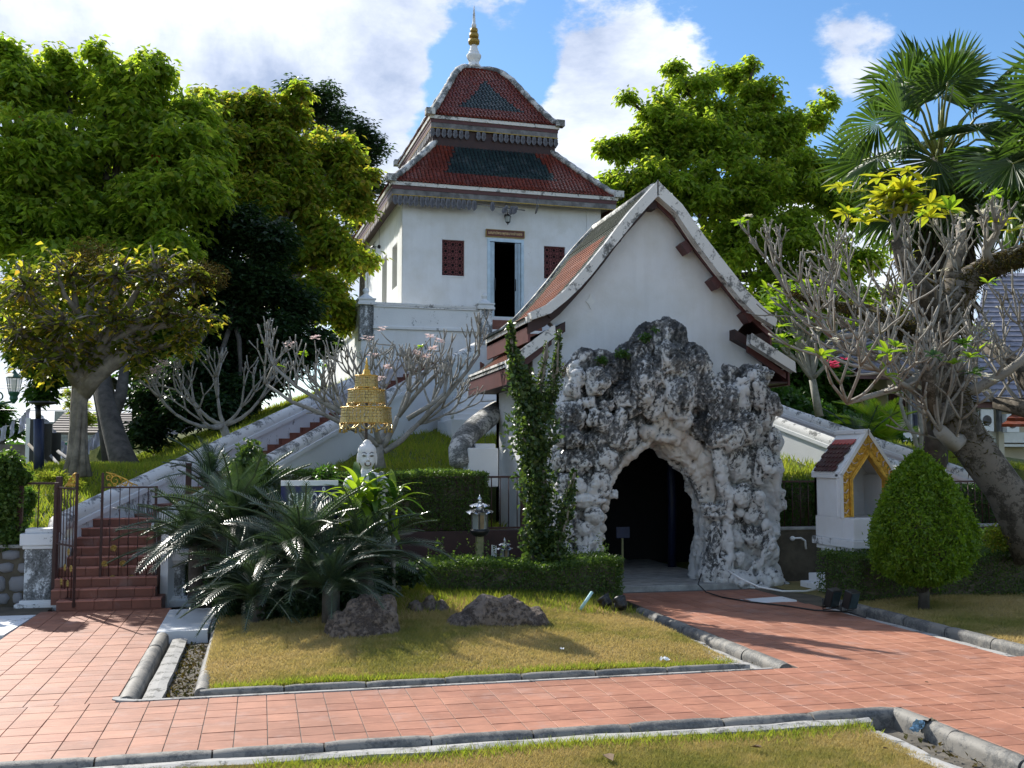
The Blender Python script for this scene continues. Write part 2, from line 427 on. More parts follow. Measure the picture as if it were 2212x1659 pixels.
M['lf_hedge'] = leaf_mat('hedge_leaf', [(.045, .09, .02), (.08, .14, .03), (.12, .18, .04)], .45, .35, (1.9, 1.9, 1.0))
M['lf_topiary'] = leaf_mat('topiary_leaf', [(.08, .15, .015), (.13, .22, .02), (.19, .27, .03)], .5, .4, (2.1, 2.1, 1.0))
M['lf_plum'] = leaf_mat('frangipani_leaf', [(.10, .20, .02), (.17, .27, .03), (.24, .30, .03)], .5, .35, (2.2, 2.1, .9))
M['lf_yellow'] = leaf_mat('yellowing_leaf', [(.34, .30, .03), (.22, .28, .03), (.40, .33, .03)], .5, .4, (2.0, 2.0, .9))
M['lf_cycad'] = leaf_mat('cycad_leaflet', [(.028, .055, .030), (.040, .072, .040), (.055, .085, .035)], .25, .33, (1.8, 1.9, .9), spec=.9)
M['lf_palm'] = leaf_mat('fan_palm_leaf', [(.05, .095, .02), (.07, .12, .025), (.035, .07, .025)], .38, .38, (1.8, 1.9, .9), spec=.5)
M['lf_vine'] = leaf_mat('climber_leaf', [(.035, .065, .022), (.05, .09, .03), (.09, .13, .03)], .35, .33, (1.8, 1.9, .9))
M['lf_grassT'] = leaf_mat('mound_grass_blade', [(.14, .20, .03), (.20, .25, .035), (.25, .25, .05), (.12, .18, .03)], .55, .6, (1.7, 1.7, .9), spec=.15)
M['petal'] = leaf_mat('pink_white_petal', [(.75, .55, .55), (.85, .72, .68), (.80, .62, .62)], .35, .6, (1, 1, 1))
M['petal_w'] = leaf_mat('cream_petal', [(.85, .80, .60), (.85, .83, .72)], .35, .6, (1, 1, 1))
M['petal_p'] = leaf_mat('deep_pink_petal', [(.65, .06, .16), (.75, .12, .22)], .35, .6, (1, 1, 1))
M['petal_r'] = leaf_mat('red_seed_pod', [(.55, .05, .02), (.65, .09, .03)], .35, .6, (1, 1, 1))
M['epiphyte'] = leaf_mat('dry_brown_fern', [(.06, .045, .015), (.09, .075, .02), (.05, .06, .015)], .3, .8, (1.5, 1.3, 1), spec=.1)
M['deadfrond'] = leaf_mat('dead_palm_skirt', [(.07, .055, .04), (.10, .08, .055), (.05, .04, .03)], .2, .8, (1, 1, 1), spec=.1)

def lawn_mat(name):
    m = NT(name, .85); geo = m.n('ShaderNodeNewGeometry'); r = geo.outputs['Random Per Island']
    f = m.noise(.55, 6, .62, off=12); f2 = m.noise(4.0, 4, .6, off=2)
    s_ = m.math('ADD', m.math('MULTIPLY', f, .75), m.math('MULTIPLY', f2, .25))
    c = m.ramp(s_, [(.32, (.19, .21, .05)), (.42, (.29, .27, .08)), (.49, (.45, .36, .15)), (.62, (.52, .40, .20))])
    c = m.mix(m.ramp(r, [(0, .0), (1, .35)]), c, (.24, .20, .07))
    m.col(c); m.b.inputs['Specular IOR Level'].default_value = .1
    t = m.n('ShaderNodeBsdfTranslucent'); ms = m.n('ShaderNodeMixShader'); ms.inputs[0].default_value = .35
    m.l(m.mix(1.0, c, (1.35, 1.3, 1.0), 'MULTIPLY'), t.inputs[0])
    m.l(m.b.outputs[0], ms.inputs[1]); m.l(t.outputs[0], ms.inputs[2]); m.l(ms.outputs[0], m.t.nodes['Material Output'].inputs[0])
    return m.m
M['lawn'] = lawn_mat('patchy_lawn_blade')
m_ = NT('lawn_thatch', .95)
m_.col(m_.ramp(m_.math('ADD', m_.math('MULTIPLY', m_.noise(.55, 6, .62, off=12), .7), m_.math('MULTIPLY', m_.noise(25, 4, .7), .3)), [(.36, (.12, .13, .03)), (.46, (.22, .18, .06)), (.62, (.34, .25, .11))]))
m_.bump(m_.noise(60, 4, .7), .6, .02); M['thatch'] = m_.m
m_ = NT('mound_turf', .95)
m_.col(m_.ramp(m_.noise(2.0, 7, .7), [(.3, (.045, .06, .012)), (.5, (.08, .10, .018)), (.7, (.13, .13, .03))])); m_.bump(m_.noise(30, 5, .7), .7, .04); M['turf'] = m_.m
# ------------------------------------------------------------------ terrain
MC = Vector((10.25, 46.9))
RS = [0, 8, 11, 14, 17, 20, 24, 26, 28, 32, 40]
ZS = [5.0, 4.6, 4.0, 3.6, 3.2, 2.8, 2.2, 1.85, 1.25, .9, 0.0]
S0n, S0f = Vector((-1.72, 19.79)), Vector((-3.5, 20.9))
def cw(lat, d): return Vector((.9724 * lat + .2334 * d, -.2334 * lat + .9724 * d))
S1n, S1f = cw(-1.35, 39.0), cw(-3.35, 39.6)
SD = ((S1n + S1f) / 2 - (S0n + S0f) / 2); SLEN = SD.length; SD.normalize(); SN = Vector((-SD.y, SD.x))
STOP0, STOP1 = 1.53, 6.87
def stop_z(s): return STOP0 + (STOP1 - STOP0) * s / SLEN
def step_z(s): return stop_z(s) - .60
S0c = (S0n + S0f) / 2
R1f0, R1f1 = P(2120, 1030, d=28.0), P(1336, 757, d=41.4)     # right stair, far balustrade top line
R1n0, R1n1 = P(1990, 1022, d=26.6), P(1250, 745, d=40.6)
def zt(x, y):
    r = math.hypot(x - MC.x, y - MC.y)
    z = float(np.interp(r, RS, ZS))
    if y < 34 and x > -9: z = max(z, 1.12)
    elif y < 34: z = max(z, .5)
    return z
def in_stair(x, y):
    p = Vector((x, y)) - S0c; return p.dot(SD), p.dot(SN)
def terrain_z(x, y):
    z = zt(x, y) + .10 * math.sin(x * 1.3 + y * .7) * math.sin(y * .9 - x * .4)
    s, n = in_stair(x, y)
    if -3 < s < SLEN + .6:
        if abs(n) < 1.15: z = min(z, step_z(s) - .35)
        elif n > 0: z = (max(z, stop_z(max(s, 0)) - .7) if n < 1.7 else max(min(z, 2.3), stop_z(max(s, 0)) - .6 - .30 * (n - 1.7))) if s > 0 else min(z, 2.3)
    for (A, B, off) in ((R1n0, R1n1, 1.75), (R1f0, R1f1, .75)):
        dx, dy = B.x - A.x, B.y - A.y; L2 = math.hypot(dx, dy); t = ((x - A.x) * dx + (y - A.y) * dy) / L2 / L2; nn = abs((x - A.x) * dy - (y - A.y) * dx) / L2
        if -.12 < t < 1 and nn < 2.2: z = min(z, A.z + (B.z - A.z) * max(t, 0) - off + .25 * max(0, nn - .8))
    if 5.0 < x < 11.3 and y < 25.3: z = -.2
    if 4.3 < x <= 5.0 and y < 24: z = min(z, 1.1)
    return z
xs = np.concatenate([np.arange(-60, -14, 2.5), np.arange(-14, 22, .3), np.arange(22, 62, 2.5)])
ys = np.concatenate([np.arange(20.42, 48, .3), np.arange(48, 110, 3)])
V = [(x, y, terrain_z(x, y) if y < 80 else 0) for y in ys for x in xs]
nx = len(xs)
Fc = [(j * nx + i, j * nx + i + 1, (j + 1) * nx + i + 1, (j + 1) * nx + i) for j in range(len(ys) - 1) for i in range(nx - 1)]
mound = link('mound_terrain', np_mesh('mound_terrain', V, Fc, True), M['turf'], kind='structure')
g = MB(); g.box(-600, 600, -200, 900, -.6, -.22)
setting('ground', g, M['soil'])

# ------------------------------------------------------------------ paving and drains
T = .30
XL0, XL1 = -3.55, -1.45           # left path
XR0, XR1 = 6.45, 9.40             # right path
YF0, YF1 = 9.72, 11.82            # cross path
g = MB()
g.box(-14, 22, YF0 - .02, YF1, -.22, -.007)
g.box(XL0, XL1, YF1, 18.95, -.22, -.007)
g.box(XR0, XR1, YF1, 19.2, -.22, -.007)
g.box(XR0, XR1 + 6, -3, YF0 - .02, -.22, -.007)
paving = setting('paving', g, M['mortar'])
tile_me = []
for k in range(5):
    t = MB(); t.box(-T / 2 + .004, T / 2 - .004, -T / 2 + .004, T / 2 - .004, -.02, 0, ch=.0025)
    tile_me.append(t.mesh('paving_tile')); tile_me[-1].materials.append(M['pave'])
cells = []
def region(x0, x1, y0, y1):
    nxx = int(round((x1 - x0) / T)); nyy = int(round((y1 - y0) / T))
    for i in range(nxx):
        for j in range(nyy): cells.append((x0 + (i + .5) * T, y0 + (j + .5) * T))
region(-7.4, 13.6, YF0, YF1)
region(XL0, XL1, YF1, 18.95)
region(XR0 + .01, XR1, YF1, 19.1)
region(XR0 + .01, XR0 + 4.5, YF0 - 2.7, YF0)
def inview(x, y, z=0, m=40):
    v = np.array([x, y, z - CAM_H]) @ CM
    if v[2] > -.5: return False
    return -m < 1106 + 2250 * v[0] / -v[2] < 2212 + m and -m < 829.5 - 2250 * v[1] / -v[2] < 1659 + m
cells = [c for c in cells if inview(*c)]
cells.sort(key=lambda c: c[0] ** 2 + c[1] ** 2)
for x, y in cells[:300]:
    o = bpy.data.objects.new('tile', random.choice(tile_me)); C.objects.link(o); o.parent = paving
    o.location = (x, y, random.uniform(-.0015, .0025)); o.rotation_euler = (random.gauss(0, .003), random.gauss(0, .003), random.choice((0, 1, 2, 3)) * math.pi / 2 + random.gauss(0, .004))
g = MB()
for x, y in cells[300:]:
    z = random.uniform(-.001, .003); e = T / 2 - .004
    g.box(x - e, x + e, y - e, y + e, z - .02, z, ch=.0025)
part('tile_field', g, M['pave_i'], paving, kind='stuff')

def half_round(x0, y0, x1, y1, w, h, z0, n=7, seg=1):
    """kerb stone with rounded top from (x0,y0) to (x1,y1)"""
    a, b = Vector((x0, y0, 0)), Vector((x1, y1, 0)); d = (b - a).normalized(); s = Vector((-d.y, d.x, 0))
    n = 10; m = MB()
    prof = [(-w / 2, z0)] + [(-w / 2 * math.cos(math.pi * k / n), h - (w * .45) * (1 - math.sin(math.pi * k / n))) for k in range(n + 1)] + [(w / 2, z0)]
    L = (b - a).length; rings = max(2, int(L / .12)); k = len(prof); vs = []; dz = random.gauss(0, .004); ds = random.gauss(0, .006)
    for r in range(rings + 1):
        e = .72 if r in (0, rings) else 1.0; p = a + (b - a) * (r / rings if r not in (0, rings) else r / rings)
        for u, z in prof: vs.append(p + s * (u * (1 - (1 - e) * .12) + ds) + Vector((0, 0, z + dz - (1 - e) * .04 + random.uniform(-.002, .002))))
    m.add(vs, [(r * k + i, r * k + i + 1, (r + 1) * k + i + 1, (r + 1) * k + i) for r in range(rings) for i in range(k - 1)], True)
    m.add([vs[i] for i in range(k)], [tuple(range(k - 1, -1, -1))]); m.add([vs[rings * k + i] for i in range(k)], [tuple(range(k))])
    return m
def kerb_run(root, x0, y0, x1, y1, w=.18, h=.035, z0=-.22, seg=.95, name='kerb_stone'):
    L = math.hypot(x1 - x0, y1 - y0); n = max(1, round(L / seg)); 
    for i in range(n):
        a, b = i / n + .004 / L * 2, (i + 1) / n - .004 / L * 2
        m = half_round(x0 + (x1 - x0) * a, y0 + (y1 - y0) * a, x0 + (x1 - x0) * b, y0 + (y1 - y0) * b, w * random.uniform(.96, 1.04), h * random.uniform(.85, 1.15), z0)
        o = part(name, m, M['kerb'], root)
def rough_strip(x0, y0, x1, y1, w, z0, z1, jit=.02, step=.34):
    """broken cement ledge: uneven top and edges"""
    a, b = Vector((x0, y0, 0)), Vector((x1, y1, 0)); L = (b - a).length; d = (b - a) / L; s = Vector((-d.y, d.x, 0)); n = max(2, int(L / step)); m = MB(); vs = []; K = 5
    for i in range(n + 1):
        p = a + d * (L * i / n); j1, j2 = random.gauss(0, jit), random.gauss(0, jit)
        row = [(-w / 2 + j1 * .6, z0), (-w / 2 + j1, z1 - .015 + random.gauss(0, jit * .3)), (0, z1 + random.gauss(0, jit * .35)), (w / 2 + j2, z1 - .01 + random.gauss(0, jit * .3)), (w / 2 + j2 * .6, z0)]
        vs += [p + s * u + Vector((0, 0, z)) for u, z in row]
    m.add(vs, [(i * K + k, (i + 1) * K + k, (i + 1) * K + k + 1, i * K + k + 1) for i in range(n) for k in range(K - 1)] + [tuple(range(K)), tuple(n * K + k for k in range(K - 1, -1, -1))], False)
    return m
def drain(label, runs):
    """runs: kerbs, ledges, floor"""
    r = thing('drain_channel', label, 'drain', (runs['at'][0], runs['at'][1], 0))
    for k in runs['kerb']: kerb_run(r, *k)
    for k in runs['ledge']:
        part('cement_ledge', rough_strip(*k), M['ledge'], r)
    for (x0, x1, y0, y1, z) in runs['floor']:
        n1, n2 = max(2, int((x1 - x0) / .12)), max(2, int((y1 - y0) / .12)); m = MB()
        vs = [(x0 + (x1 - x0) * i / n1, y0 + (y1 - y0) * j / n2, z + random.gauss(0, .009)) for j in range(n2 + 1) for i in range(n1 + 1)]
        m.add(vs, [(j * (n1 + 1) + i, j * (n1 + 1) + i + 1, (j + 1) * (n1 + 1) + i + 1, (j + 1) * (n1 + 1) + i) for j in range(n2) for i in range(n1)], True)
        part('silt_bed', m, M['silt'], r)
    return r
drain('grey kerbed drain between the terracotta path and the nearest lawn strip', dict(at=(2, 9.5),
    kerb=[(-4.2, 9.63, 6.33, 9.63), (6.33, 9.63, 6.33, 3.0)],
    ledge=[(-4.2, 9.42, 5.9, 9.42, .18, -.22, -.015, .014), (5.72, 9.15, 5.72, 3.0, .20, -.22, -.05, .02)],
    floor=[(-4.5, 6.2, 9.28, 9.52, -.15), (5.8, 6.24, 3, 9.3, -.14)]))
drain('L shaped drain beside the left path and round the front of the middle lawn', dict(at=(-1.2, 12),
    kerb=[(-1.36, 11.95, -1.36, 16.15, .20, .05), (-.60, 12.2, -.60, 16.3, .16, .04), (-.62, 12.13, 5.75, 12.13, .12, .03)],
    ledge=[(-1.12, 11.95, -1.10, 16.1, .20, -.22, -.05, .008), (-.82, 11.98, 5.95, 11.98, .08, -.22, -.03, .006)],
    floor=[(-1.5, -.55, 11.86, 16.2, -.14), (-.8, 6.1, 11.84, 12.1, -.13)]))
g = MB(); g.prism([(-1.5, 12.05), (-1.5, 11.95), (-1.42, 11.86), (-1.25, 11.80), (6.1, 11.80), (6.1, 11.85), (-1.2, 11.86), (-1.34, 11.92), (-1.38, 12.05)], -.22, .012, 'Z')
solo('cement_lip', g, M['ledge'], 'thin pale cement lip curving round the front left corner of the middle drain', 'kerb edge')
drain('cement drain running along the left side of the path to the grotto', dict(at=(6.2, 14),
    kerb=[(6.33, 11.9, 6.33, 17.0, .21, .05)],
    ledge=[(5.80, 12.1, 5.72, 16.9, .24, -.22, .02, .03), (6.08, 12.0, 6.08, 16.9, .18, -.22, -.06, .02)],
    floor=[(5.9, 6.25, 11.86, 17, -.15)]))
drain('kerbed drain along the right side of the grotto path in front of the clipped shrub', dict(at=(9.7, 14),
    kerb=[(10.0, 11.75, 10.0, 16.8, .19, .08), (10.0, 11.75, 16, 11.75, .19, .08)],
    ledge=[(9.66, 12.0, 9.66, 16.6, .18, -.22, -.03, .02), (9.9, 11.52, 16, 11.52, .14, -.22, -.02, .015)],
    floor=[(9.42, 9.95, 11.5, 17, -.12)]))
q = np.column_stack([RNG.uniform(-1.0, -.7, 500), RNG.uniform(12, 16, 500)]); q = np.vstack([q, np.column_stack([RNG.uniform(5.85, 6.22, 160), RNG.uniform(5, 9.2, 160)]), np.column_stack([RNG.uniform(5.86, 6.22, 300), RNG.uniform(12, 16.5, 300)])])
LITTER = q
# small cement slabs beside the stair foot
for (x0, x1, y0, y1, z, lab, m_) in ((-1.45, -.72, 16.25, 18.6, .03, 'white cement slab bridging the drain at the foot of the gate steps', 'wall_mid'), (-.70, .15, 16.3, 18.4, .05, 'grey mossy concrete cover beside the white slab', 'concrete'),
                                    (-5.6, -3.57, 16.6, 18.8, -.0, 'pale cement strip left of the tiled path near the stone wall', 'wall_mid'), (8.35, 9.4, 17.2, 17.75, .012, 'small pale cement patch at the right foot of the grotto', 'wall_mid')):
    g = MB(); g.box(x0, x1, y0, y1, -.22, z, jit=.02); solo('cement_slab', g, M[m_], lab, 'slab')

# ------------------------------------------------------------------ lawns
def bed_z(x, y):
    u = max(0, min(1, (y - 12.2) / 4.5)); w = math.sin(math.pi * max(0, min(1, (x + .8) / 6.8)))
    return -.01 + .34 * u * (.35 + .65 * w) + .02 * math.sin(x * 2.1) * math.sin(y * 1.7)
def front_z(x, y): return -.06 + .02 * math.sin(x * 1.7 + y)
def right_z(x, y): return .0 + .05 * max(0, min(1, (x - 10) / 2)) + .015 * math.sin(x * 2 + y * 1.3)
def ground_patch(name, x0, x1, y0, y1, zf, mat, clip=None):
    a = np.arange(x0, x1 + .01, .25); b = np.arange(y0, y1 + .01, .25); n = len(a)
    V = [(x, y, zf(x, y)) for y in b for x in a]
    F = [(j * n + i, j * n + i + 1, (j + 1) * n + i + 1, (j + 1) * n + i) for j in range(len(b) - 1) for i in range(n - 1)]
    return link(name, np_mesh(name, V, F, True), mat, kind='structure')
def blades(name, label, pts, zf, h, w, mat, lean=.5, cat='grass'):
    n = len(pts); P0 = np.column_stack([pts, [zf(x, y) for x, y in pts]]).astype(np.float32)
    a = RNG.uniform(0, 2 * np.pi, n); hh = h * RNG.uniform(.5, 1.3, n); ww = w * RNG.uniform(.7, 1.3, n)
    d = np.column_stack([np.cos(a), np.sin(a), np.zeros(n)]); b = RNG.uniform(0, 2 * np.pi, n)
    tip = P0 + np.column_stack([np.cos(b) * hh * lean, np.sin(b) * hh * lean, hh])
    V = np.stack([P0 - d * ww[:, None], P0 + d * ww[:, None], tip], 1).reshape(-1, 3)
    o = link(name, np_mesh(name, V, np.arange(n * 3).reshape(-1, 3)), mat, kind='stuff')
    o['label'] = label; o['category'] = cat; return o
ground_patch('middle_lawn', -.62, 5.9, 12.15, 19.8, bed_z, M['thatch'])
ground_patch('near_lawn', -5, 5.75, 3.0, 9.35, front_z, M['thatch'])
ground_patch('right_lawn', 10.0, 22, 11.75, 20.2, right_z, M['thatch'])
ground_patch('side_soil', 9.4, 10.2, 16.6, 20.2, lambda x, y: .0, M['soil'])
ground_patch('left_soil', -9, -3.5, 17.5, 20.2, lambda x, y: -.03, M['soil'])
def scatter(n, x0, x1, y0, y1): return np.column_stack([RNG.uniform(x0, x1, n), RNG.uniform(y0, y1, n)])
p = scatter(150000, -.60, 5.85, 12.2, 17.6)
blades('lawn_grass', 'patchy straw and green turf on the raised middle lawn', p, bed_z, .040, .0065, M['lawn'], .8)
p = scatter(150000, -3.4, 5.72, 7.6, 9.33); blades('lawn_grass', 'short dry turf of the nearest lawn along the bottom edge', p, front_z, .036, .0045, M['lawn'], .8)
p = scatter(70000, 10.1, 16, 11.85, 17.6); blades('lawn_grass', 'short turf under the egg shaped shrub on the right', p, right_z, .045, .007, M['lawn'], .8)
def front_tufts(n, x0, x1, y, s):
    return np.column_stack([RNG.uniform(x0, x1, n), y + np.abs(RNG.normal(0, abs(s), n)) * np.sign(s)])
p = np.vstack([front_tufts(5000, -.5, 5.8, 12.2, .10), front_tufts(4000, 0, 5.8, 9.33, -.12)])
p[5000:, 1] = np.minimum(p[5000:, 1], 9.33)
blades('edge_grass', 'longer green fringe of turf overhanging the lawn edges', p, lambda x, y: bed_z(x, y) if y > 11 else front_z(x, y), .075, .006, M['lf_grassT'], .7)
p = scatter(16000, .6, 5.9, 15.6, 18.3); p = p[np.random.default_rng(2).random(len(p)) < np.interp(p[:, 1], [15.6, 18], [.15, 1])]
blades('long_grass', 'darker long grass round the boulders', p, bed_z, .12, .007, M['lf_grassT'], .5)
# mound grass: only where seen
pts = []
while len(pts) < 110000:
    q = scatter(60000, -13, 22, 20.6, 42)
    for x, y in q:
        s, n = in_stair(x, y)
        if abs(n) < 1.35 and -3 < s < SLEN + 1: continue
        if 4.9 < x < 11.4 and y < 25.4: continue
        if y > 30 and random.random() < .5: continue
        pts.append((x, y))
pts = np.array(pts[:110000])
blades('mound_grass', 'sunlit green grass covering the temple mound', pts, terrain_z, .17, .016, M['lf_grassT'], .55)

# ------------------------------------------------------------------ retaining wall with stones, fences, gate
WY = 20.15
def cobble_field(root, x0, x1, z0, z1, y, w, name='stone'):
    z = z0; row = 0
    while z < z1 - .05:
        h = random.uniform(.20, .34) * w; x = x0 - random.uniform(0, .15)
        if z + h > z1: h = z1 - z
        while x < x1:
            ww = random.uniform(.20, .42) * w; cx, cz = x + ww / 2, z + h / 2 + random.uniform(-.02, .02)
            n = random.randint(6, 8); vs = []; ph = random.uniform(0, 6)
            for (k, dy) in ((1.0, .03), (.86, -.035), (.5, -.06)):
                for i in range(n):
                    a = ph + 2 * math.pi * i / n; q = abs(math.cos(a)) ** .6, abs(math.sin(a)) ** .6
                    vs.append((cx + math.copysign(q[0], math.cos(a)) * (ww / 2 - .012) * k * random.uniform(.9, 1.03), y + dy + random.uniform(-.008, .008), cz + math.copysign(q[1], math.sin(a)) * (h / 2 - .010) * k * random.uniform(.9, 1.03)))
            m = MB(); m.add(vs, [(r * n + i, r * n + (i + 1) % n, (r + 1) * n + (i + 1) % n, (r + 1) * n + i) for r in range(2) for i in range(n)] + [tuple(2 * n + i for i in range(n))], True)
            part(name, m, M['cobble'], root); x += ww
        z += h; row += 1
def stone_wall(label, x0, x1, ztop, band=None, stones=None, w=1.0):
    r = thing('retaining_wall', label, 'wall', ((x0 + x1) / 2, WY, 0)); m = MB(); m.box(x0, x1, WY - .12, WY + .27, -.2, ztop)
    part('wall_core', m, M['soil'], r)
    if band:
        m = MB(); m.box(x0, x1, WY - .10, WY + .2, band, 1.16); part('maroon_band', m, M['maroon_dk'], r, bevel=.01)
    m = MB(); m.box(x0, x1, WY - .17, WY + .05, ztop - .05, ztop + .012); part('coping', m, M['concrete'], r, bevel=.015)
    if stones: cobble_field(r, stones[0], stones[1], -.02, ztop - .06, WY - .13, w)
    return r
stone_wall('rough grey field stone wall left of the gate steps', -9, -4.02, 1.04, stones=(-5.6, -4.05))
stone_wall('low stone wall with a dark maroon band behind the front hedge', -1.28, 5.15, .58, band=.56, stones=(2.4, 5.1), w=.8)
stone_wall('dark shaded wall between the grotto and the spirit shrine', 10.2, 22, 1.12, stones=None)

def pillar(x, w, ztop, label):
    r = thing('gate_pillar', label, 'pillar', (x, WY, 0), group=None)
    y0, y1 = WY - .25, WY + .2; h = w / 2
    m = MB(); m.box(x - h, x + h, y0, y1, 0, ztop - .32, jit=.006); part('shaft', m, M['pillar'], r, bevel=.02)
    m = MB(); m.box(x - h - .03, x + h + .03, y0 - .03, y1 + .03, ztop - .325, ztop - .26); m.box(x - h - .07, x + h + .07, y0 - .07, y1 + .07, ztop - .26, ztop - .05); m.box(x - h, x + h, y0, y1, ztop - .05, ztop + .03)
    part('capital', m, M['wall_moldy'], r, bevel=.015)
    m = MB(); m.box(x - h - .05, x + h + .05, y0 - .05, y1 + .05, 0, .09); m.box(x - h - .12, x + h + .12, y0 - .12, y1 + .12, -.1, .035); part('base', m, M['wall_moldy'], r, bevel=.015)
pillar(-3.78, .46, 1.30, 'peeling black and white pillar left of the gate')
pillar(-1.52, .42, .98, 'peeling white pillar right of the gate behind cycad fronds')

def fence(label, x0, x1, z0, z1, posts, y=WY + .02, pitch=.17, post_h=.14, skip=None):
    r = thing('iron_fence', label, 'fence', ((x0 + x1) / 2, y, z0), group='iron fences along the retaining wall')
    for z in (z0, z1):
        m = MB(); m.box(x0, x1, y - .018, y + .018, z - .02, z + .02); part('rail', m, M['iron'], r)
    for x in posts:
        m = MB(); m.box(x - .05, x + .05, y - .05, y + .05, z0 - .12, z1 + post_h); part('post', m, M['iron'], r, bevel=.006)
    b = MB(); b.tube([(0, 0, z0 + .02), (0, 0, z1 - .02)], .011, 6); me = b.mesh('bar'); me.materials.append(M['iron'])
    n = int((x1 - x0) / pitch)
    for i in range(1, n):
        x = x0 + (x1 - x0) * i / n
        if min(abs(x - p) for p in posts) < .07: continue
        o = bpy.data.objects.new('bar', me); C.objects.link(o); o.parent = r; o.matrix_parent_inverse = Matrix.Translation(-r.location); o.location = (x, y, 0)
fence('rusty iron fence left of the gate on the stone wall', -5.2, -3.52, 1.22, 2.12, (-5.15, -4.16, -3.52), pitch=.30, post_h=.12)
fence('rusty iron fence in front of the long back hedge', -1.3, 5.12, 1.20, 2.20, (-1.3, 2.0, 5.07), post_h=.28)
fence('black iron fence between grotto and shrine', 10.2, 11.5, 1.12, 2.08, (10.25,))
fence('black iron fence behind the shrine and clipped shrub', 11.6, 18.5, 1.12, 2.06, (13.3, 16.2, 18.4))

# gate: two iron leaves with gilt scrolls and rosettes
def rosette(x, z, y, r, root):
    m = MB(); vs = []; n = 20
    for (k, dy) in ((1, 0), (.8, -.012), (.35, -.004), (.22, -.02)):
        for i in range(n):
            a = 2 * math.pi * i / n; q = r * k * (1 + (.13 * math.cos(10 * a) if k > .5 else 0)); vs.append((x + q * math.cos(a), y + dy, z + q * math.sin(a)))
    m.add(vs, [(j * n + i, j * n + (i + 1) % n, (j + 1) * n + (i + 1) % n, (j + 1) * n + i) for j in range(3) for i in range(n)] + [tuple(3 * n + i for i in range(n)), tuple(range(n - 1, -1, -1))])
    part('rosette', m, M['gold_dull'], root, world=False)
def scroll(m, cx, cz, r0, r1, a0, turns, sgn=1, y=0, rad=.012):
    pts = []
    for i in range(22):
        t = i / 21; a = a0 + sgn * turns * 2 * math.pi * t; r = r0 + (r1 - r0) * t; pts.append((cx + r * math.cos(a), y, cz + r * math.sin(a)))
    m.tube(pts, [rad * (1.1 - .5 * i / 21) for i in range(22)], 6)
def gate_leaf(label, hx, hy, rot, w, flip):
    r = thing('gate_leaf', label, 'gate', (hx, hy, .05), rot, group='iron gate leaves')
    s = -1 if flip else 1
    m = MB(); m.box(*sorted((0, s * .045)), -.022, .022, 0, 2.02); part('stile', m, M['iron'], r, world=False)
    m = MB(); m.box(*sorted((s * (w - .04), s * w)), -.02, .02, .02, 2.26); part('stile', m, M['iron'], r, world=False)
    for z in (.14, 2.0) if flip else (.14, 1.03, 2.0):
        m = MB(); m.box(*sorted((s * .03, s * (w - .02))), -.015, .015, z - .015, z + .015); part('rail', m, M['iron'], r, world=False)
    n = 6
    for i in range(1, n):
        m = MB(); x = s * w * i / n; m.tube([(x, 0, .15), (x, 0, 1.99)], .009, 6); part('bar', m, M['iron'], r, world=False)
    m = MB(); L = w * .55
    x0 = s * (w - .05)
    scroll(m, x0 - s * .07, 2.18, .07, .015, math.pi * .5, 1.4, s); scroll(m, x0 - s * .18, 2.12, .10, .02, math.pi * (1 if s > 0 else 0), 1.3, -s); scroll(m, x0 - s * .33, 2.085, .07, .015, math.pi * .5, 1.3, s)
    m.tube([(x0 - s * .02, 0, 2.27), (x0 - s * .16, 0, 2.235), (x0 - s * .3, 0, 2.17), (x0 - s * .44, 0, 2.08), (x0 - s * .56, 0, 2.03)], .012, 6)
    for k in range(5): scroll(m, x0 - s * (.08 + .09 * k), 2.05, .03, .008, 0, 1.2, s, rad=.008)
    part('gilt_scroll', m, M['gold'], r, world=False)
    for (u, z) in ((.75, .93), (.90, .66), (.58, .66), (.75, .40), (.42, .40)): rosette(s * w * u, z, -.03, .058, r)
gate_leaf('right iron gate leaf, shut, with five gilt rosettes', -1.80, 19.75, 0, .95, True)
gate_leaf('left iron gate leaf standing open towards the path', -3.46, 19.75, R_(-62), .95, False)
for x, lab in ((-3.50, 'tall thin iron post on the left of the gate'), (-1.76, 'iron post that carries the shut right gate leaf')):
    g = MB(); g.box(x - .035, x + .035, 19.78, 19.86, 0, 2.14 if x < -3 else 1.5); solo('gate_post', g, M['iron'], lab, 'post', bevel=.005)

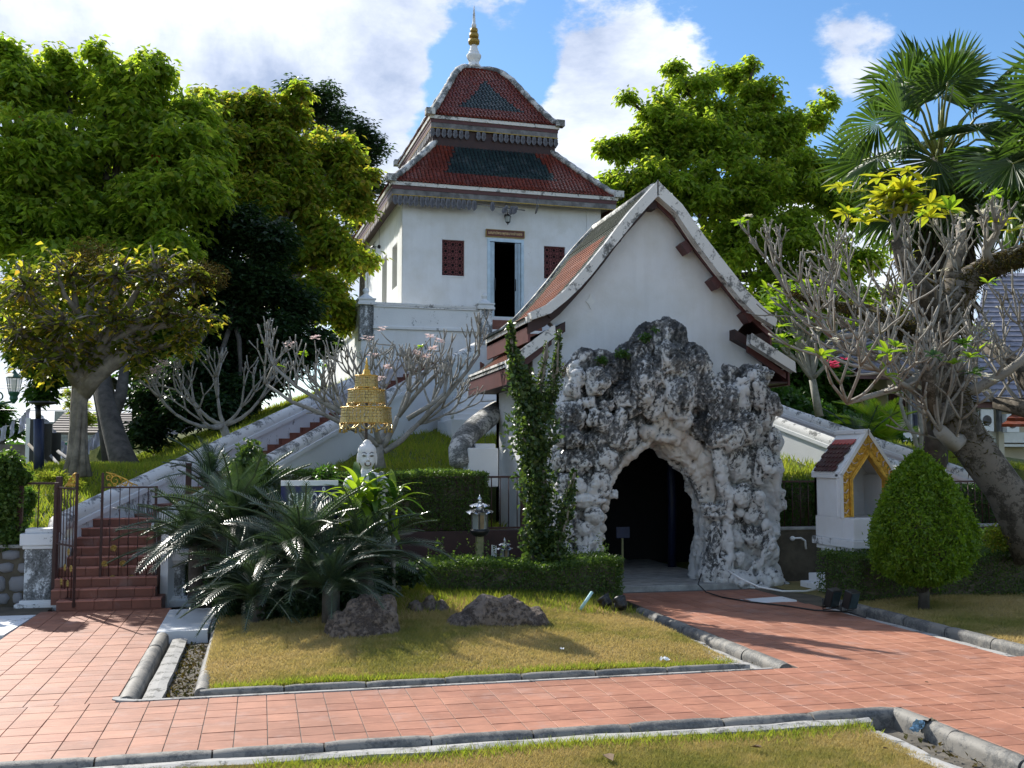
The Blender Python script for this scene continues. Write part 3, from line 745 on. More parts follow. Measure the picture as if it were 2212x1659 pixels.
# ------------------------------------------------------------------ left staircase
def wallline(a, b, za, zb, zbot, t, label, mat='wall_moldy', cap=True, low=None, root=None, name='balustrade', lip=True, rcap=.17):
    """sloping balustrade: a,b plan points (top line), za,zb heights, zbot function of s (0..1)"""
    a, b = Vector((a[0], a[1])), Vector((b[0], b[1])); d = (b - a); L = d.length; d.normalize(); n = Vector((-d.y, d.x))
    r = root or thing('stair_balustrade', label, 'balustrade', (a.x, a.y, 0)); N = 24; m = MB(); vs = []
    for i in range(N + 1):
        s = i / N; p = a + d * L * s; z = za + (zb - za) * s - .15
        for (u, zz) in ((-t / 2, zbot(s)), (-t / 2, z), (t / 2, z), (t / 2, zbot(s))): vs.append((*(p + n * u), zz))
    m.add(vs, [(i * 4 + k, (i + 1) * 4 + k, (i + 1) * 4 + (k + 1) % 4, i * 4 + (k + 1) % 4) for i in range(N) for k in range(4)] + [(0, 1, 2, 3), (N * 4 + 3, N * 4 + 2, N * 4 + 1, N * 4)])
    part('wall', m, M[mat], r)
    if lip:
        m = MB(); vs = []
        for i in range(N + 1):
            s = i / N; p = a + d * L * s; z = za + (zb - za) * s
            for (u, zz) in ((-t / 2 - .06, z - .24), (-t / 2 - .06, z - .14), (t / 2 + .06, z - .14), (t / 2 + .06, z - .24)): vs.append((*(p + n * u), zz))
        m.add(vs, [(i * 4 + k, (i + 1) * 4 + k, (i + 1) * 4 + (k + 1) % 4, i * 4 + (k + 1) % 4) for i in range(N) for k in range(4)] + [(0, 1, 2, 3), (N * 4 + 3, N * 4 + 2, N * 4 + 1, N * 4)])
        part('moulding', m, M['wall_mid'], r)
    m = MB(); pts = [(*(a + d * L * i / N), za + (zb - za) * i / N - rcap * .55 + random.uniform(-.008, .008)) for i in range(N + 1)]
    m.tube(pts, rcap, 12); part('rounded_coping', m, M['coping'], r)
    return r
def bot(fn_off, A, B):
    return lambda s: terrain_z(*(Vector(A[:2]) * (1 - s) + Vector(B[:2]) * s)) - .8
zb0 = lambda s: STOP0 * (1 - s) + STOP1 * s - 1.6 if s > .1 else 0
wallline(S0n, S1n, STOP0, STOP1, lambda s: -.1 + (terrain_z(*(S0n + (S1n - S0n) * s - SN * .8)) - .7) * min(1, s * 4), .30, 'near balustrade of the left staircase, white, rising to the terrace', mat='wall_mid')
wallline(S0f, S1f, STOP0, STOP1, lambda s: min(STOP0 + (STOP1 - STOP0) * s - 1.2, 99) if s > .06 else -.1, .30, 'far balustrade of the left staircase with black mould on its inner face')
# curled front ends down to the gate pillars
for (p, x, zt_, lab) in ((S0f, -3.62, 1.15, 'curved front end of the left balustrade at the gate'),):
    g = MB(); g.tube([(p.x + .05, p.y, STOP0 - .1), (p.x - .08, p.y - .35, 1.38), (x + .02, 20.3, 1.12), (x, 20.1, .85)], [.17, .17, .16, .15], 12); g.box(x - .06, p.x + .15, 20.1, p.y + .1, 0, 1.1)
    solo('balustrade_end', g, M['coping'], lab, 'balustrade end')
stair = thing('staircase', 'red tiled staircase climbing from the gate to the temple terrace', 'staircase', (S0c.x, S0c.y, 0))
def edge_x(y, which):
    a, b = (S0f, S1f) if which < 0 else (S0n, S1n)
    t = (y - a.y) / (b.y - a.y); return a.x + (b.x - a.x) * t
tcol = []
def riser_tiles(x0, x1, y, z0, z1, phase):
    w = .30; x = x0 - (phase % 1) * w
    while x < x1 - .03:
        a, b = max(x, x0), min(x + w, x1)
        if b - a > .04:
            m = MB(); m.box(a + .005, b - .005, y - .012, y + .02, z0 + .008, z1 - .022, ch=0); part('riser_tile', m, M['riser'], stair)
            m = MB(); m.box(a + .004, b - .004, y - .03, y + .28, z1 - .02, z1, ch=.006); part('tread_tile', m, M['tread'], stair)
        x += w
core = MB()
for k in range(9):
    y = 18.95 + .30 * k; z1 = .155 * (k + 1) + .02; z0 = z1 - .155
    xl = max(-3.30, edge_x(max(y, 20.9), -1) + .15) if y > 20.2 else (-3.34 if k == 0 else -3.44)
    xr = -1.75 if y < 19.9 else edge_x(y, 1) - .12
    if k == 0: xl, xr = -3.30, -1.62
    core.box(xl, xr, y + .01, 18.95 + .30 * 9 + .3, z0 - .1, z1 - .021)
    riser_tiles(xl, xr, y, z0, z1, k * .5)
# upper flight, perpendicular to its direction
SM = Matrix(((SD.y, SD.x, 0, S0c.x), (-SD.x, SD.y, 0, S0c.y), (0, 0, 1, 0), (0, 0, 0, 1)))
s = 2.0; k = 0; hw = 1.12
riser_me = []
while s < SLEN:
    z1 = step_z(s); z0 = z1 - .165
    core.box(-hw, hw, s + .01, s + 1.0, z0 - .5, z1 - .021, M=SM)
    vis = 4.5 < s < 17
    off = (k % 2) * .15
    x = -hw - off
    while x < hw - .03:
        a, b = max(x, -hw), min(x + .30, hw)
        if vis and b - a > .05 and -.2 < x + 1.2:
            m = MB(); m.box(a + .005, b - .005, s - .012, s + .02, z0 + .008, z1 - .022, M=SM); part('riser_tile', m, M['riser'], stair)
        x += .30
    core.box(-hw, hw, s - .02, s + .66, z1 - .02, z1, M=SM)
    s += .165 / ((STOP1 - STOP0) / SLEN); k += 1
part('stair_core', core, M['riser'], stair)
# ------------------------------------------------------------------ the square hall on the mound
O2 = Vector((5.61, 42.87)); ANG = R_(2.49); W, D = 8.77, 11.04; FL = 7.8
LM = Matrix.Translation((O2.x, O2.y, 0)) @ Matrix.Rotation(ANG, 4, 'Z'); LI = LM.inverted()
nrm = np.array([-math.sin(ANG), math.cos(ANG), 0])
def PL(px, py, c=0.0):
    p = P(px, py, plane=(tuple(LM @ Vector((0, c, 0))), nrm)); q = LI @ p; return q.x, q.z
def LP(px, py, c=0.0):   # on plane local x = c
    n = np.array([math.cos(ANG), math.sin(ANG), 0]); p = P(px, py, plane=(tuple(LM @ Vector((c, 0, 0))), n)); q = LI @ p; return q.y, q.z
hall = thing('shrine_hall', 'white square hall with two tiered red and green tiled roof and spire, on the mound', 'temple hall', (O2.x, O2.y, 0), ANG)
def hp(name, mb, mat, bevel=0, parent=None, kind=None): return part(name, mb, mat, parent or hall, world=False, bevel=bevel, kind=kind)
def holed(m, x0, x1, z0, z1, holes, y0, y1, axis='X'):
    xs = sorted({x0, x1, *[h[0] for h in holes], *[h[1] for h in holes]}); zs = sorted({z0, z1, *[h[2] for h in holes], *[h[3] for h in holes]})
    for i in range(len(xs) - 1):
        run = None
        for j in range(len(zs) - 1):
            cx, cz = (xs[i] + xs[i + 1]) / 2, (zs[j] + zs[j + 1]) / 2
            inside = any(h[0] < cx < h[1] and h[2] < cz < h[3] for h in holes)
            if not inside: run = (run[0] if run else zs[j], zs[j + 1])
            if (inside or j == len(zs) - 2) and run:
                if axis == 'X': m.box(xs[i], xs[i + 1], y0, y1, run[0], run[1])
                else: m.box(y0, y1, xs[i], xs[i + 1], run[0], run[1])
                run = None
dx0, dzt = PL(1055, 521); dx1, dzb = PL(1129, 686)
wins = []
for (a, b, c_, d_) in ((955, 517, 1003, 597), (1175, 531, 1221, 604)):
    x0, z1 = PL(a, b); x1, z0 = PL(c_, d_); wins.append((x0, x1, z0, z1))
ZT = 13.6
m = MB(); holed(m, 0, W, FL, ZT, [(dx0, dx1, dzb, dzt)] + wins, 0, .3); hp('front_wall', m, M['wall'])
m = MB(); holed(m, 0, W, FL, ZT, [(dx0 - 1.2, dx0 + .4, 8.9, 10.3)], D - .3, D); hp('rear_wall', m, M['wall'])
sy0, sz1 = LP(836, 552); sy1, sz0 = LP(825, 640)
ny0, nz1 = LP(858, 545); ny1, nz0 = LP(847, 608)
m = MB(); holed(m, .3, D - .3, FL, ZT, [(min(sy0, sy1), max(sy0, sy1), 8.6, 11.9), (min(ny0, ny1), max(ny0, ny1), 10.0, 11.9)], 0, .3, 'Y'); hp('side_wall', m, M['wall'])
m = MB(); m.box(W - .3, W, .3, D - .3, FL, ZT); hp('side_wall', m, M['wall'])
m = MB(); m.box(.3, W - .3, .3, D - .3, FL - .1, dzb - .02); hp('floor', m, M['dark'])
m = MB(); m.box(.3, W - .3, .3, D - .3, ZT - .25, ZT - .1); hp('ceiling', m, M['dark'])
m = MB(); m.box(.31, .36, .31, D - .31, dzb, ZT - .26); m.box(W - .36, W - .31, .31, D - .31, dzb, ZT - .26); m.box(.37, dx0 - 1.25, D - .37, D - .31, dzb, ZT - .26); m.box(dx0 + .45, W - .37, D - .37, D - .31, dzb, ZT - .26); m.box(dx0 - 1.25, dx0 + .45, D - .37, D - .31, 10.35, ZT - .26); hp('shade_lining', m, M['dark'])  # near-black lining added so the room reads as dark through the door
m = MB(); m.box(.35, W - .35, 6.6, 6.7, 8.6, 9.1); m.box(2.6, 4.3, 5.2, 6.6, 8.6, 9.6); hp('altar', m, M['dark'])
for a, b in ((0, .55), (W - .62, W)):      # corner pilasters, slightly proud
    m = MB(); m.box(a - (.03 if a == 0 else 0), b + (.03 if b == W else 0), -.05, .0, FL, ZT); hp('pilaster', m, M['wall'])
m = MB(); m.box(-.05, 0, 0, .5, FL, ZT); m.box(-.05, 0, D - .8, D, FL, ZT); hp('pilaster', m, M['wall'])
# lattices
M['lattice'] = simple('dusty_maroon_lattice', (.20, .065, .065), .6, var=.35, scale=8)
def lattice(x0, x1, z0, z1, y, nx_, nz_, name='lattice'):
    m = MB(); cw_, ch_ = (x1 - x0) / nx_, (z1 - z0) / nz_; t = .017
    def bar(a, b): m.tube([(a[0], y, a[1]), (b[0], y, b[1])], t, 4, smooth=False)
    for i in range(nx_):
        for j in range(nz_):
            cx, cz = x0 + (i + .5) * cw_, z0 + (j + .5) * ch_; rr = min(cw_, ch_) * .30
            ring = [(cx + rr * math.cos(k * math.pi / 4), cz + rr * math.sin(k * math.pi / 4)) for k in range(8)]
            for k in range(8): bar(ring[k], ring[(k + 1) % 8])
            for k in range(8):
                a = k * math.pi / 4; e = .5 / max(abs(math.cos(a)), abs(math.sin(a))); bar(ring[k], (cx + cw_ * e * math.cos(a) * .98, cz + ch_ * e * math.sin(a) * .98))
    for i in range(nx_ + 1): bar((x0 + i * cw_, z0), (x0 + i * cw_, z1))
    for j in range(nz_ + 1): bar((x0, z0 + j * ch_), (x1, z0 + j * ch_))
    return hp(name, m, M['lattice'])
for (x0, x1, z0, z1) in wins:
    w = thing  # noqa
    f = MB(); f.box(x0, x1, .20, .24, z0, z1); wo = hp('window', f, M['dark'])
    l_ = lattice(x0 + .02, x1 - .02, z0 + .02, z1 - .02, .10, 3, 5); l_.parent = wo
    s_ = MB(); s_.box(x0 - .02, x1 + .02, -.03, .12, z0 - .05, z0); hp('sill', s_, M['wall'], parent=wo)
lattice(dx0 - 1.2, dx0 + .4, 8.9, 10.3, D - .15, 3, 3, 'rear_lattice')
# door: metal frame with folded accordion shutters
m = MB(); m.box(dx0 - .05, dx0 + .06, -.03, .28, dzb, dzt); m.box(dx1 - .06, dx1 + .05, -.03, .28, dzb, dzt); m.box(dx0 - .05, dx1 + .05, -.032, .28, dzt, dzt + .14); m.box(dx0 - .05, dx1 + .05, -.06, .28, dzb - .06, dzb)
dr = hp('door_frame', m, M['steel'])
for side in (0, 1):
    for k in range(5):
        x = (dx0 + .07 + k * .045) if side == 0 else (dx1 - .07 - k * .06); m = MB(); m.box(x - .012, x + .012, .0 + (k % 2) * .03, .14 + (k % 2) * .03, dzb + .02, dzt - .02); m.box(x - .02, x + .02, .02, .04, dzb + .02, dzt - .02)
        hp('folding_shutter', m, M['steel'], parent=dr)
    x = dx0 + .29 if side == 0 else dx1 - .34
    m = MB(); m.tube([(x, -.05, 9.75), (x, -.09, 9.8), (x, -.09, 10.2), (x, -.05, 10.25)], .02, 6); hp('door_handle', m, M['black'], parent=dr)
# name board
sx0, sz1_ = PL(1050, 496); sx1, sz0_ = PL(1131, 515)
m = MB(); m.box(sx0, sx1, -.07, -.012, sz0_, sz1_); sg = hp('name_board', m, simple('sign_brown', (.11, .022, .012), .5))
m = MB()
for (a, b, c_, d_) in ((sx0 - .02, sx1 + .02, sz1_, sz1_ + .02), (sx0 - .02, sx1 + .02, sz0_ - .02, sz0_), (sx0 - .03, sx0, sz0_, sz1_), (sx1, sx1 + .03, sz0_, sz1_)): m.box(a, b, -.085, -.01, c_, d_)
hp('board_frame', m, M['gold_dull'], parent=sg)
def text_part(body, width, height, mat, parent, mw, depth=.006, name='lettering', spacing=1.0):
    cu = bpy.data.curves.new(name, 'FONT'); cu.body = body; cu.extrude = depth; cu.align_x = 'CENTER'; cu.align_y = 'CENTER'; cu.offset = .002; cu.resolution_u = 2
    t = bpy.data.objects.new('tmp', cu); C.objects.link(t); bpy.context.view_layer.update()
    me = bpy.data.meshes.new_from_object(t.evaluated_get(bpy.context.evaluated_depsgraph_get())); bpy.data.objects.remove(t)
    xs_ = [v.co.x for v in me.vertices]; ys_ = [v.co.y for v in me.vertices]
    cx, cy = (min(xs_) + max(xs_)) / 2, (min(ys_) + max(ys_)) / 2; sx, sy = width / (max(xs_) - min(xs_)), height / (max(ys_) - min(ys_))
    me.transform(mw @ Matrix.Rotation(R_(90), 4, 'X') @ Matrix.Diagonal((sx, sy, 1, 1)) @ Matrix.Translation((-cx, -cy, 0)))
    return link(name, me, mat, parent, world=False)
text_part('มณฑปพระพุทธบาทจำลอง', (sx1 - sx0) * .9, (sz1_ - sz0_) * .66, simple('sign_letter_cream', (.75, .55, .28), .5), sg, Matrix.Translation(((sx0 + sx1) / 2, -.078, (sz0_ + sz1_) / 2)))
# lanterns
def lantern(x, y, z, rot, wire):
    r = MB(); MM = Matrix.Translation((x, y, z)) @ Matrix.Rotation(rot, 4, 'Z')
    r.tube([MM @ Vector(p) for p in ((0, 0, .05), (0, -.12, .02), (0, -.22, .06), (0, -.26, .16), (0, -.22, .26), (0, -.16, .27))], .014, 6)
    r.ell(MM @ Vector((0, -.01, .04)), (.08, .03, .10)); c = MM @ Vector((0, -.30, -.28))
    r.lathe([(.005, .44), (.02, .40), (.015, .36), (.05, .34), (.14, .27), (.15, .25)], c, 6, False); r.lathe([(.10, .0), (.07, -.04), (.02, -.06), (.025, -.09), (0.004, -.12)], c, 6, False)
    for k in range(6):
        a = k * math.pi / 3; r.tube([c + Vector((.14 * math.cos(a), .14 * math.sin(a), .25)), c + Vector((.10 * math.cos(a), .10 * math.sin(a), 0))], .010, 4)
    if wire: r.tube([MM @ Vector((0, -.005, .1)), MM @ Vector((0, -.005, wire))], .008, 4)
    o = hp('wall_lantern', r, M['black']); q = MB(); q.lathe([(.125, .24), (.09, .01)], c, 6, False); hp('lantern_glass', q, M['glass'], parent=o)
lx, lz = PL(1092, 470); lantern(lx, -.06, lz, 0, 1.1)
ly, lz2 = LP(822, 535); lantern(-.06, ly, lz2, R_(-90), .9)

# roofs
def rect(ox, z): return [(-ox, -ox, z), (W + ox, -ox, z), (W + ox, D + ox, z), (-ox, D + ox, z)]
def ring_box(name, o_out, o_in, z0, z1, mat, bevel=0, side=None):
    m = MB()
    if side is not None:
        m.box(-o_out, W + o_out, -o_out, -o_in, z0, z1); hp(name, m, mat, bevel); m = MB(); m.box(-o_out, W + o_out, D + o_in, D + o_out, z0, z1); m.box(-o_out, -o_in, -o_in, D + o_in, z0, z1); m.box(W + o_in, W + o_out, -o_in, D + o_in, z0, z1); return hp(name, m, side, bevel)
    m.box(-o_out, W + o_out, -o_out, -o_in, z0, z1); m.box(-o_out, W + o_out, D + o_in, D + o_out, z0, z1)
    m.box(-o_out, -o_in, -o_in, D + o_in, z0, z1); m.box(W + o_in, W + o_out, -o_in, D + o_in, z0, z1)
    return hp(name, m, mat, bevel)
def eave(o, z, wd):
    ring_box('white_eave_band', o, o - .25, z - .12, z + .03, M['barge'])
    ring_box('maroon_eave_band', o - .05, o - .3, z - .28, z - .122, M['maroon'])
    b = ring_box('eave_board', o - .07, o - .12, z - .50, z - .282, M['greywood'], side=M['maroon'])
    ring_box('gilt_strip', o - .055, o - .11, z - .54, z - .502, M['gold_dull'])
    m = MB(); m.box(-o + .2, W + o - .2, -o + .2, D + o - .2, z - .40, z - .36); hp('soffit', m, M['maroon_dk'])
eave(.63, 13.98, 0); eave(-1.39, 17.61, 0)
prof = [(0, 0), (.07, -.03), (.10, -.12), (.085, -.17), (.12, -.24), (.10, -.33), (.05, -.41), (0, -.44), (-.05, -.41), (-.10, -.33), (-.12, -.24), (-.085, -.17), (-.10, -.12), (-.07, -.03)]
pend_me = []
for k, mm in enumerate((M['pend'], M['white'])):
    m = MB(); m.prism(prof, -.015, .015, 'Y'); m.tube([(0, -.02, -.08), (0, -.022, -.38)], .02, 4, smooth=False); me = m.mesh('carved_pendant'); me.materials.append(mm if k == 0 else simple('pale_pendant', (.32, .28, .28), .8, var=.4)); pend_me.append(me)
def pendant(x, y, z, rz, sc=1.0, roll=0, k=0):
    o = bpy.data.objects.new('carved_pendant', pend_me[k]); C.objects.link(o); o.parent = hall; o.location = (x, y, z); o.rotation_euler = (random.gauss(0, .04), roll + random.gauss(0, .04), rz); o.scale = (sc, 1, sc)
zf = 13.46
x = -.45
while x < 3.1: pendant(x, -.55, zf, 0, random.uniform(.95, 1.05)); x += .225
for xx, rl in ((3.72, 0), (4.38, .6), (4.62, .25), (4.80, .5)): pendant(xx, -.56, zf - .02 - (.12 if rl else 0), 0, .95, rl)
m = MB(); m.tube([(2.9, -.53, zf - .16), (5.15, -.55, zf - .30)], .025, 4); m.tube([(5.75, -.56, zf + .35), (5.62, -.57, zf - .42)], .03, 4); m.tube([(5.8, -.56, zf + .1), (5.66, -.57, zf - .38)], .02, 4); hp('broken_batten', m, M['greywood'])
y = -.35
while y < D + .5: pendant(-.55, y, zf + .05, math.pi / 2, .75, 0, 1); y += .235
y = 0
while y < D: pendant(W + .55, y, zf, math.pi / 2, .9); y += .3
zu = 17.09; x = 1.52; i = 0
while x < W - 1.4:
    if i not in (7, 10): pendant(x, 1.47, zu, 0, .95)
    x += .26; i += 1
y = 1.7
while y < D - 1.4: pendant(1.47, y, zu, math.pi / 2, .9); pendant(W - 1.47, y, zu, math.pi / 2, .9); y += .3
m = MB(); m.box(1.55, W - 1.55, 1.56, D - 1.56, 16.2, 17.2); hp('roof_collar', m, M['maroon_dk'])

def hip_surface(prof_pts, ox, ix, iy, z0, z1, green, tw=.17, row=.13):
    """prof_pts: (s,h) inset fraction vs height fraction; eave offset ox, insets ix,iy at the top"""
    S = [p[0] for p in prof_pts]; Hh = [p[1] for p in prof_pts]
    def lvl(h):
        s = float(np.interp(h, Hh, S)); z = z0 + (z1 - z0) * h; return s, z
    hs = []; h = 0.0
    while h < 1:
        hs.append(h); s0, za = lvl(h); ds = 1e-3; s1, zb = lvl(min(1, h + ds)); L = math.hypot((s1 - s0) * iy, zb - za) / ds if h < .999 else 1; h += row / max(L, .3)
    hs.append(1.0)
    mr, mg = MB(), MB(); base_ = MB()
    for face in range(4):
        def pt(s, z, e, lift=0.0):
            a, b = (ix, iy) if face % 2 == 0 else (iy, ix)
            x0, x1, y0 = -ox + ix * s, W + ox - ix * s, -ox + iy * s
            X0, X1, Y0, Y1 = -ox + ix * s, W + ox - ix * s, -ox + iy * s, D + ox - iy * s
            if face == 0: return Vector((e, Y0, z))
            if face == 1: return Vector((X0, e, z))
            if face == 2: return Vector((X1, e, z))
            return Vector((e, Y1, z))
        for r in range(len(hs) - 1):
            s0, za = lvl(hs[r]); s1, zb = lvl(hs[r + 1]); s2, zc = lvl(hs[min(r + 2, len(hs) - 1)])
            X0, X1, Y0, Y1 = -ox + ix * s0, W + ox - ix * s0, -ox + iy * s0, D + ox - iy * s0
            lo, hi = (X0, X1) if face in (0, 3) else (Y0, Y1)
            X0b, X1b, Y0b, Y1b = -ox + ix * s1, W + ox - ix * s1, -ox + iy * s1, D + ox - iy * s1
            lob, hib = (X0b, X1b) if face in (0, 3) else (Y0b, Y1b)
            base_.add([pt(s0, za - .03, lo), pt(s0, za - .03, hi), pt(s1, zb - .03, hib), pt(s1, zb - .03, lob)], [(0, 1, 2, 3)])
            if face == 3: continue
            mid = (lo + hi) / 2; n = int((hi - lo) / tw) + 1; st = mid - n * tw / 2 + (r % 2) * tw / 2
            tanv = (pt(s1, zb, mid) - pt(s0, za, mid)); sd = (pt(s0, za, mid + 1) - pt(s0, za, mid)); nv = sd.cross(tanv).normalized()
            if nv.z < 0: nv = -nv
            for k in range(n):
                e = st + k * tw + tw / 2
                if e - tw * .5 < lo + .02 or e + tw * .5 > hi - .02: continue
                c = pt(s0, za, e); up = tanv; hf = tw * .45
                j = nv * random.uniform(-.003, .003)
                tip = c - up * .55 + nv * .050 + j; ml = c + up * .30 - sd * hf + nv * .030 + j; mr_ = c + up * .30 + sd * hf + nv * .030 + j
                tl = c + up * 1.25 - sd * hf * .9 + j; tr = c + up * 1.25 + sd * hf * .9 + j
                vs = [tip, mr_, tr, tl, ml, tip - nv * .035, mr_ - nv * .028, ml - nv * .028]
                fs = [(0, 1, 2, 3, 4), (0, 5, 6, 1), (4, 7, 5, 0)]
                (mg if green(hs[r], abs(e - mid) / ((hi - lo) / 2), face) else mr).add(vs, fs)
    hp('roof_underlay', base_, M['maroon_dk'])
    hp('red_roof_tiles', mr, M['rt_red'], kind='stuff'); hp('green_roof_tiles', mg, M['rt_grn'], kind='stuff')
    ridges = []
    for (sx, sy) in ((0, 0), (1, 0), (0, 1), (1, 1)):
        pts = []
        for i in range(25):
            h = i / 24; s, z = lvl(h); pts.append(Vector(((-ox + ix * s) if not sx else (W + ox - ix * s), (-ox + iy * s) if not sy else (D + ox - iy * s), z + .07)))
        m = MB(); m.tube(pts, [.17 + .02 * math.sin(i * 2.3) for i in range(25)], 8, flat=.8); m.box(pts[0].x - .2, pts[0].x + .2, pts[0].y - .2, pts[0].y + .2, pts[0].z - .12, pts[0].z + .16)
        hp('hip_ridge', m, M['ridge'])
LOW_TOP = (2.15, 16.75)
hip_surface([(0, 0), (.12, .09), (.5, .47), (1, 1)], .63, 2.55, 2.55, 14.03, 16.7, lambda h, u, f: .26 < h and u < .66 - .10 * (1 - h) + random.uniform(-.02, .02))
bell = [(0, 0), (.06, .04), (.137, .13), (.315, .36), (.466, .566), (.589, .736), (.74, .887), (.93, .985), (1, 1)]
hip_surface(bell, -1.39, W / 2 - 1.39 - .25, D / 2 - 1.39 - .25, 17.66, 21.38, lambda h, u, f: .17 < h < .68 and u < (.62 * (1 - (h - .17) / .53)) + random.uniform(-.02, .02))
m = MB(); cx, cy = W / 2, D / 2
m.lathe([(.55, -.12), (.45, .05), (.34, .12)], (cx, cy, 21.38), 12); hp('roof_cap', m, M['ridge'])
u = .0222
def zz(py): return P(1021, py, d=49.5).z
m = MB(); m.lathe([(r * u, zz(y)) for r, y in ((15, 147), (15, 142), (12, 139), (11, 134), (13, 130), (16, 124), (16.5, 120), (14, 117), (10.5, 115), (12, 112), (9, 110), (9.5, 106), (7.5, 104), (8, 100), (6, 98), (4, 96), (3, 95))], (cx, cy, 0), 20); hp('spire_base', m, M['wall_moldy'])
for (y, r) in ((90, 12), (77, 10), (66, 8)):
    m = MB(); m.lathe([(3 * u, zz(y + 6)), (r * u, zz(y + 5)), (r * u * 1.08, zz(y)), (r * u, zz(y - 4)), (3.2 * u, zz(y - 5.5))], (cx, cy, 0), 16); hp('gilt_disc', m, M['gold_dull'])
m = MB(); m.lathe([(3 * u, zz(97)), (3 * u, zz(60)), (5.5 * u, zz(58)), (5.5 * u, zz(53)), (3.5 * u, zz(51)), (3.4 * u, zz(44)), (2.6 * u, zz(30)), (1.2 * u, zz(16)), (.3 * u, zz(11))], (cx, cy, 0), 12); hp('spire_tip', m, M['wall_moldy'])

# terrace
terr = thing('temple_terrace', 'white stained terrace podium with parapet and corner posts round the hall', 'terrace', (O2.x, O2.y, 0), ANG)
def tp(name, m, mat, bevel=0): return part(name, m, mat, terr, world=False, bevel=bevel)
q = 2.05
m = MB(); b0, b1 = -q + .12, -q - .35
m.add([(-q + .1, -q + .1, FL - .12), (W + q - .1, -q + .1, FL - .12), (W + q - .1, D + q, FL - .12), (-q + .1, D + q, FL - .12), (-q - .15, -q - .3, 3.0), (W + q + .15, -q - .3, 3.0), (W + q + .15, D + q, 3.0), (-q - .15, D + q, 3.0)],
      [(0, 1, 2, 3), (0, 4, 5, 1), (1, 5, 6, 2), (2, 6, 7, 3), (3, 7, 4, 0)]); tp('podium_wall', m, M['wall'])
m = MB(); m.box(-q, W + q, -q, D + q, FL - .13, FL); tp('floor_slab', m, M['wall_mid'], .02)
gx0, _ = PL(1064, 650, -q); gx1 = dx1 + .8; nw = .55
def parapet(x0, x1, y0, y1):
    m = MB(); m.box(x0, x1, y0, y1, FL, FL + .78); tp('parapet', m, M['wall_mid'])
    m = MB(); m.box(x0 - .05, x1 + .05, y0 - .05, y1 + .05, FL + .72, FL + .80); m.box(x0 - .02, x1 + .02, y0 - .02, y1 + .02, FL + .80, FL + .93); tp('parapet_coping', m, M['coping'], .03)
parapet(-q + nw, gx0 - nw, -q + .05, -q + .30); parapet(gx1 + nw, W + q - nw, -q + .05, -q + .30)
parapet(-q + .05, -q + .30, -q + nw, D + q); parapet(W + q - .30, W + q - .05, -q + nw, D + q)
for x in (-q, gx0 - nw, gx1, W + q - nw):
    m = MB(); m.box(x, x + nw, -q, -q + nw, FL - .6, FL + .80); tp('post_shaft', m, M['pillar'], .02)
    m = MB(); c = x + nw / 2, -q + nw / 2
    for (h, z0, z1) in ((.36, .80, .90), (.32, .90, 1.0), (.36, 1.0, 1.06)): m.box(c[0] - h, c[0] + h, c[1] - h, c[1] + h, FL + z0, FL + z1)
    m.lathe([(.36, 1.06), (.27, 1.12), (.13, 1.22), (.08, 1.27), (.10, 1.30), (.14, 1.38), (.10, 1.47), (.02, 1.5)], (c[0], c[1], FL), 12); tp('post_finial', m, M['wall_mid'], .01)
for k in range(5):
    m = MB(); y1 = -.02; y0 = -.35 - .28 * k; z1 = dzb - .06 - .17 * k
    m.box(dx0 - .5, dx1 + .5, y0, y0 + .4, FL, z1); tp('door_step', m, M['wall_mid'] if k == 0 else M['riser'])
m = MB()
for k in range(7): m.box(gx0 + .02, gx1 - .02, -q - .3 * k - .3, -q - .3 * k, 5.5, FL - .16 * (k + 1))
tp('landing_steps', m, M['riser'])

# right staircase
for (A, B, lab) in ((R1f0, R1f1, 'far balustrade of the right staircase descending behind the shrine'), (R1n0, R1n1, 'near balustrade of the right staircase with a blackened coping')):
    wallline((A.x, A.y), (B.x, B.y), A.z, B.z, (lambda A, B: lambda s: terrain_z(A.x + (B.x - A.x) * s, A.y + (B.y - A.y) * s) - 1.2)(A, B), .32, lab, mat='wall_mid')
m = MB(); A, B = R1f0, R1n0; A2, B2 = R1f1, R1n1
for i in range(30):
    s = i / 30; s1 = (i + 1) / 30; z = A.z + (A2.z - A.z) * s1 - .65
    p = [Vector(A.xy) .lerp(Vector(A2.xy), s), Vector(A.xy).lerp(Vector(A2.xy), s1), Vector(B.xy).lerp(Vector(B2.xy), s1), Vector(B.xy).lerp(Vector(B2.xy), s)]
    m.add([(*v, z) for v in p] + [(*v, z - .8) for v in p], [(0, 1, 2, 3), (0, 3, 7, 4), (7, 6, 5, 4), (1, 5, 6, 2)])
solo('right_staircase', m, M['riser'], 'steps between the balustrades of the right staircase', 'staircase')

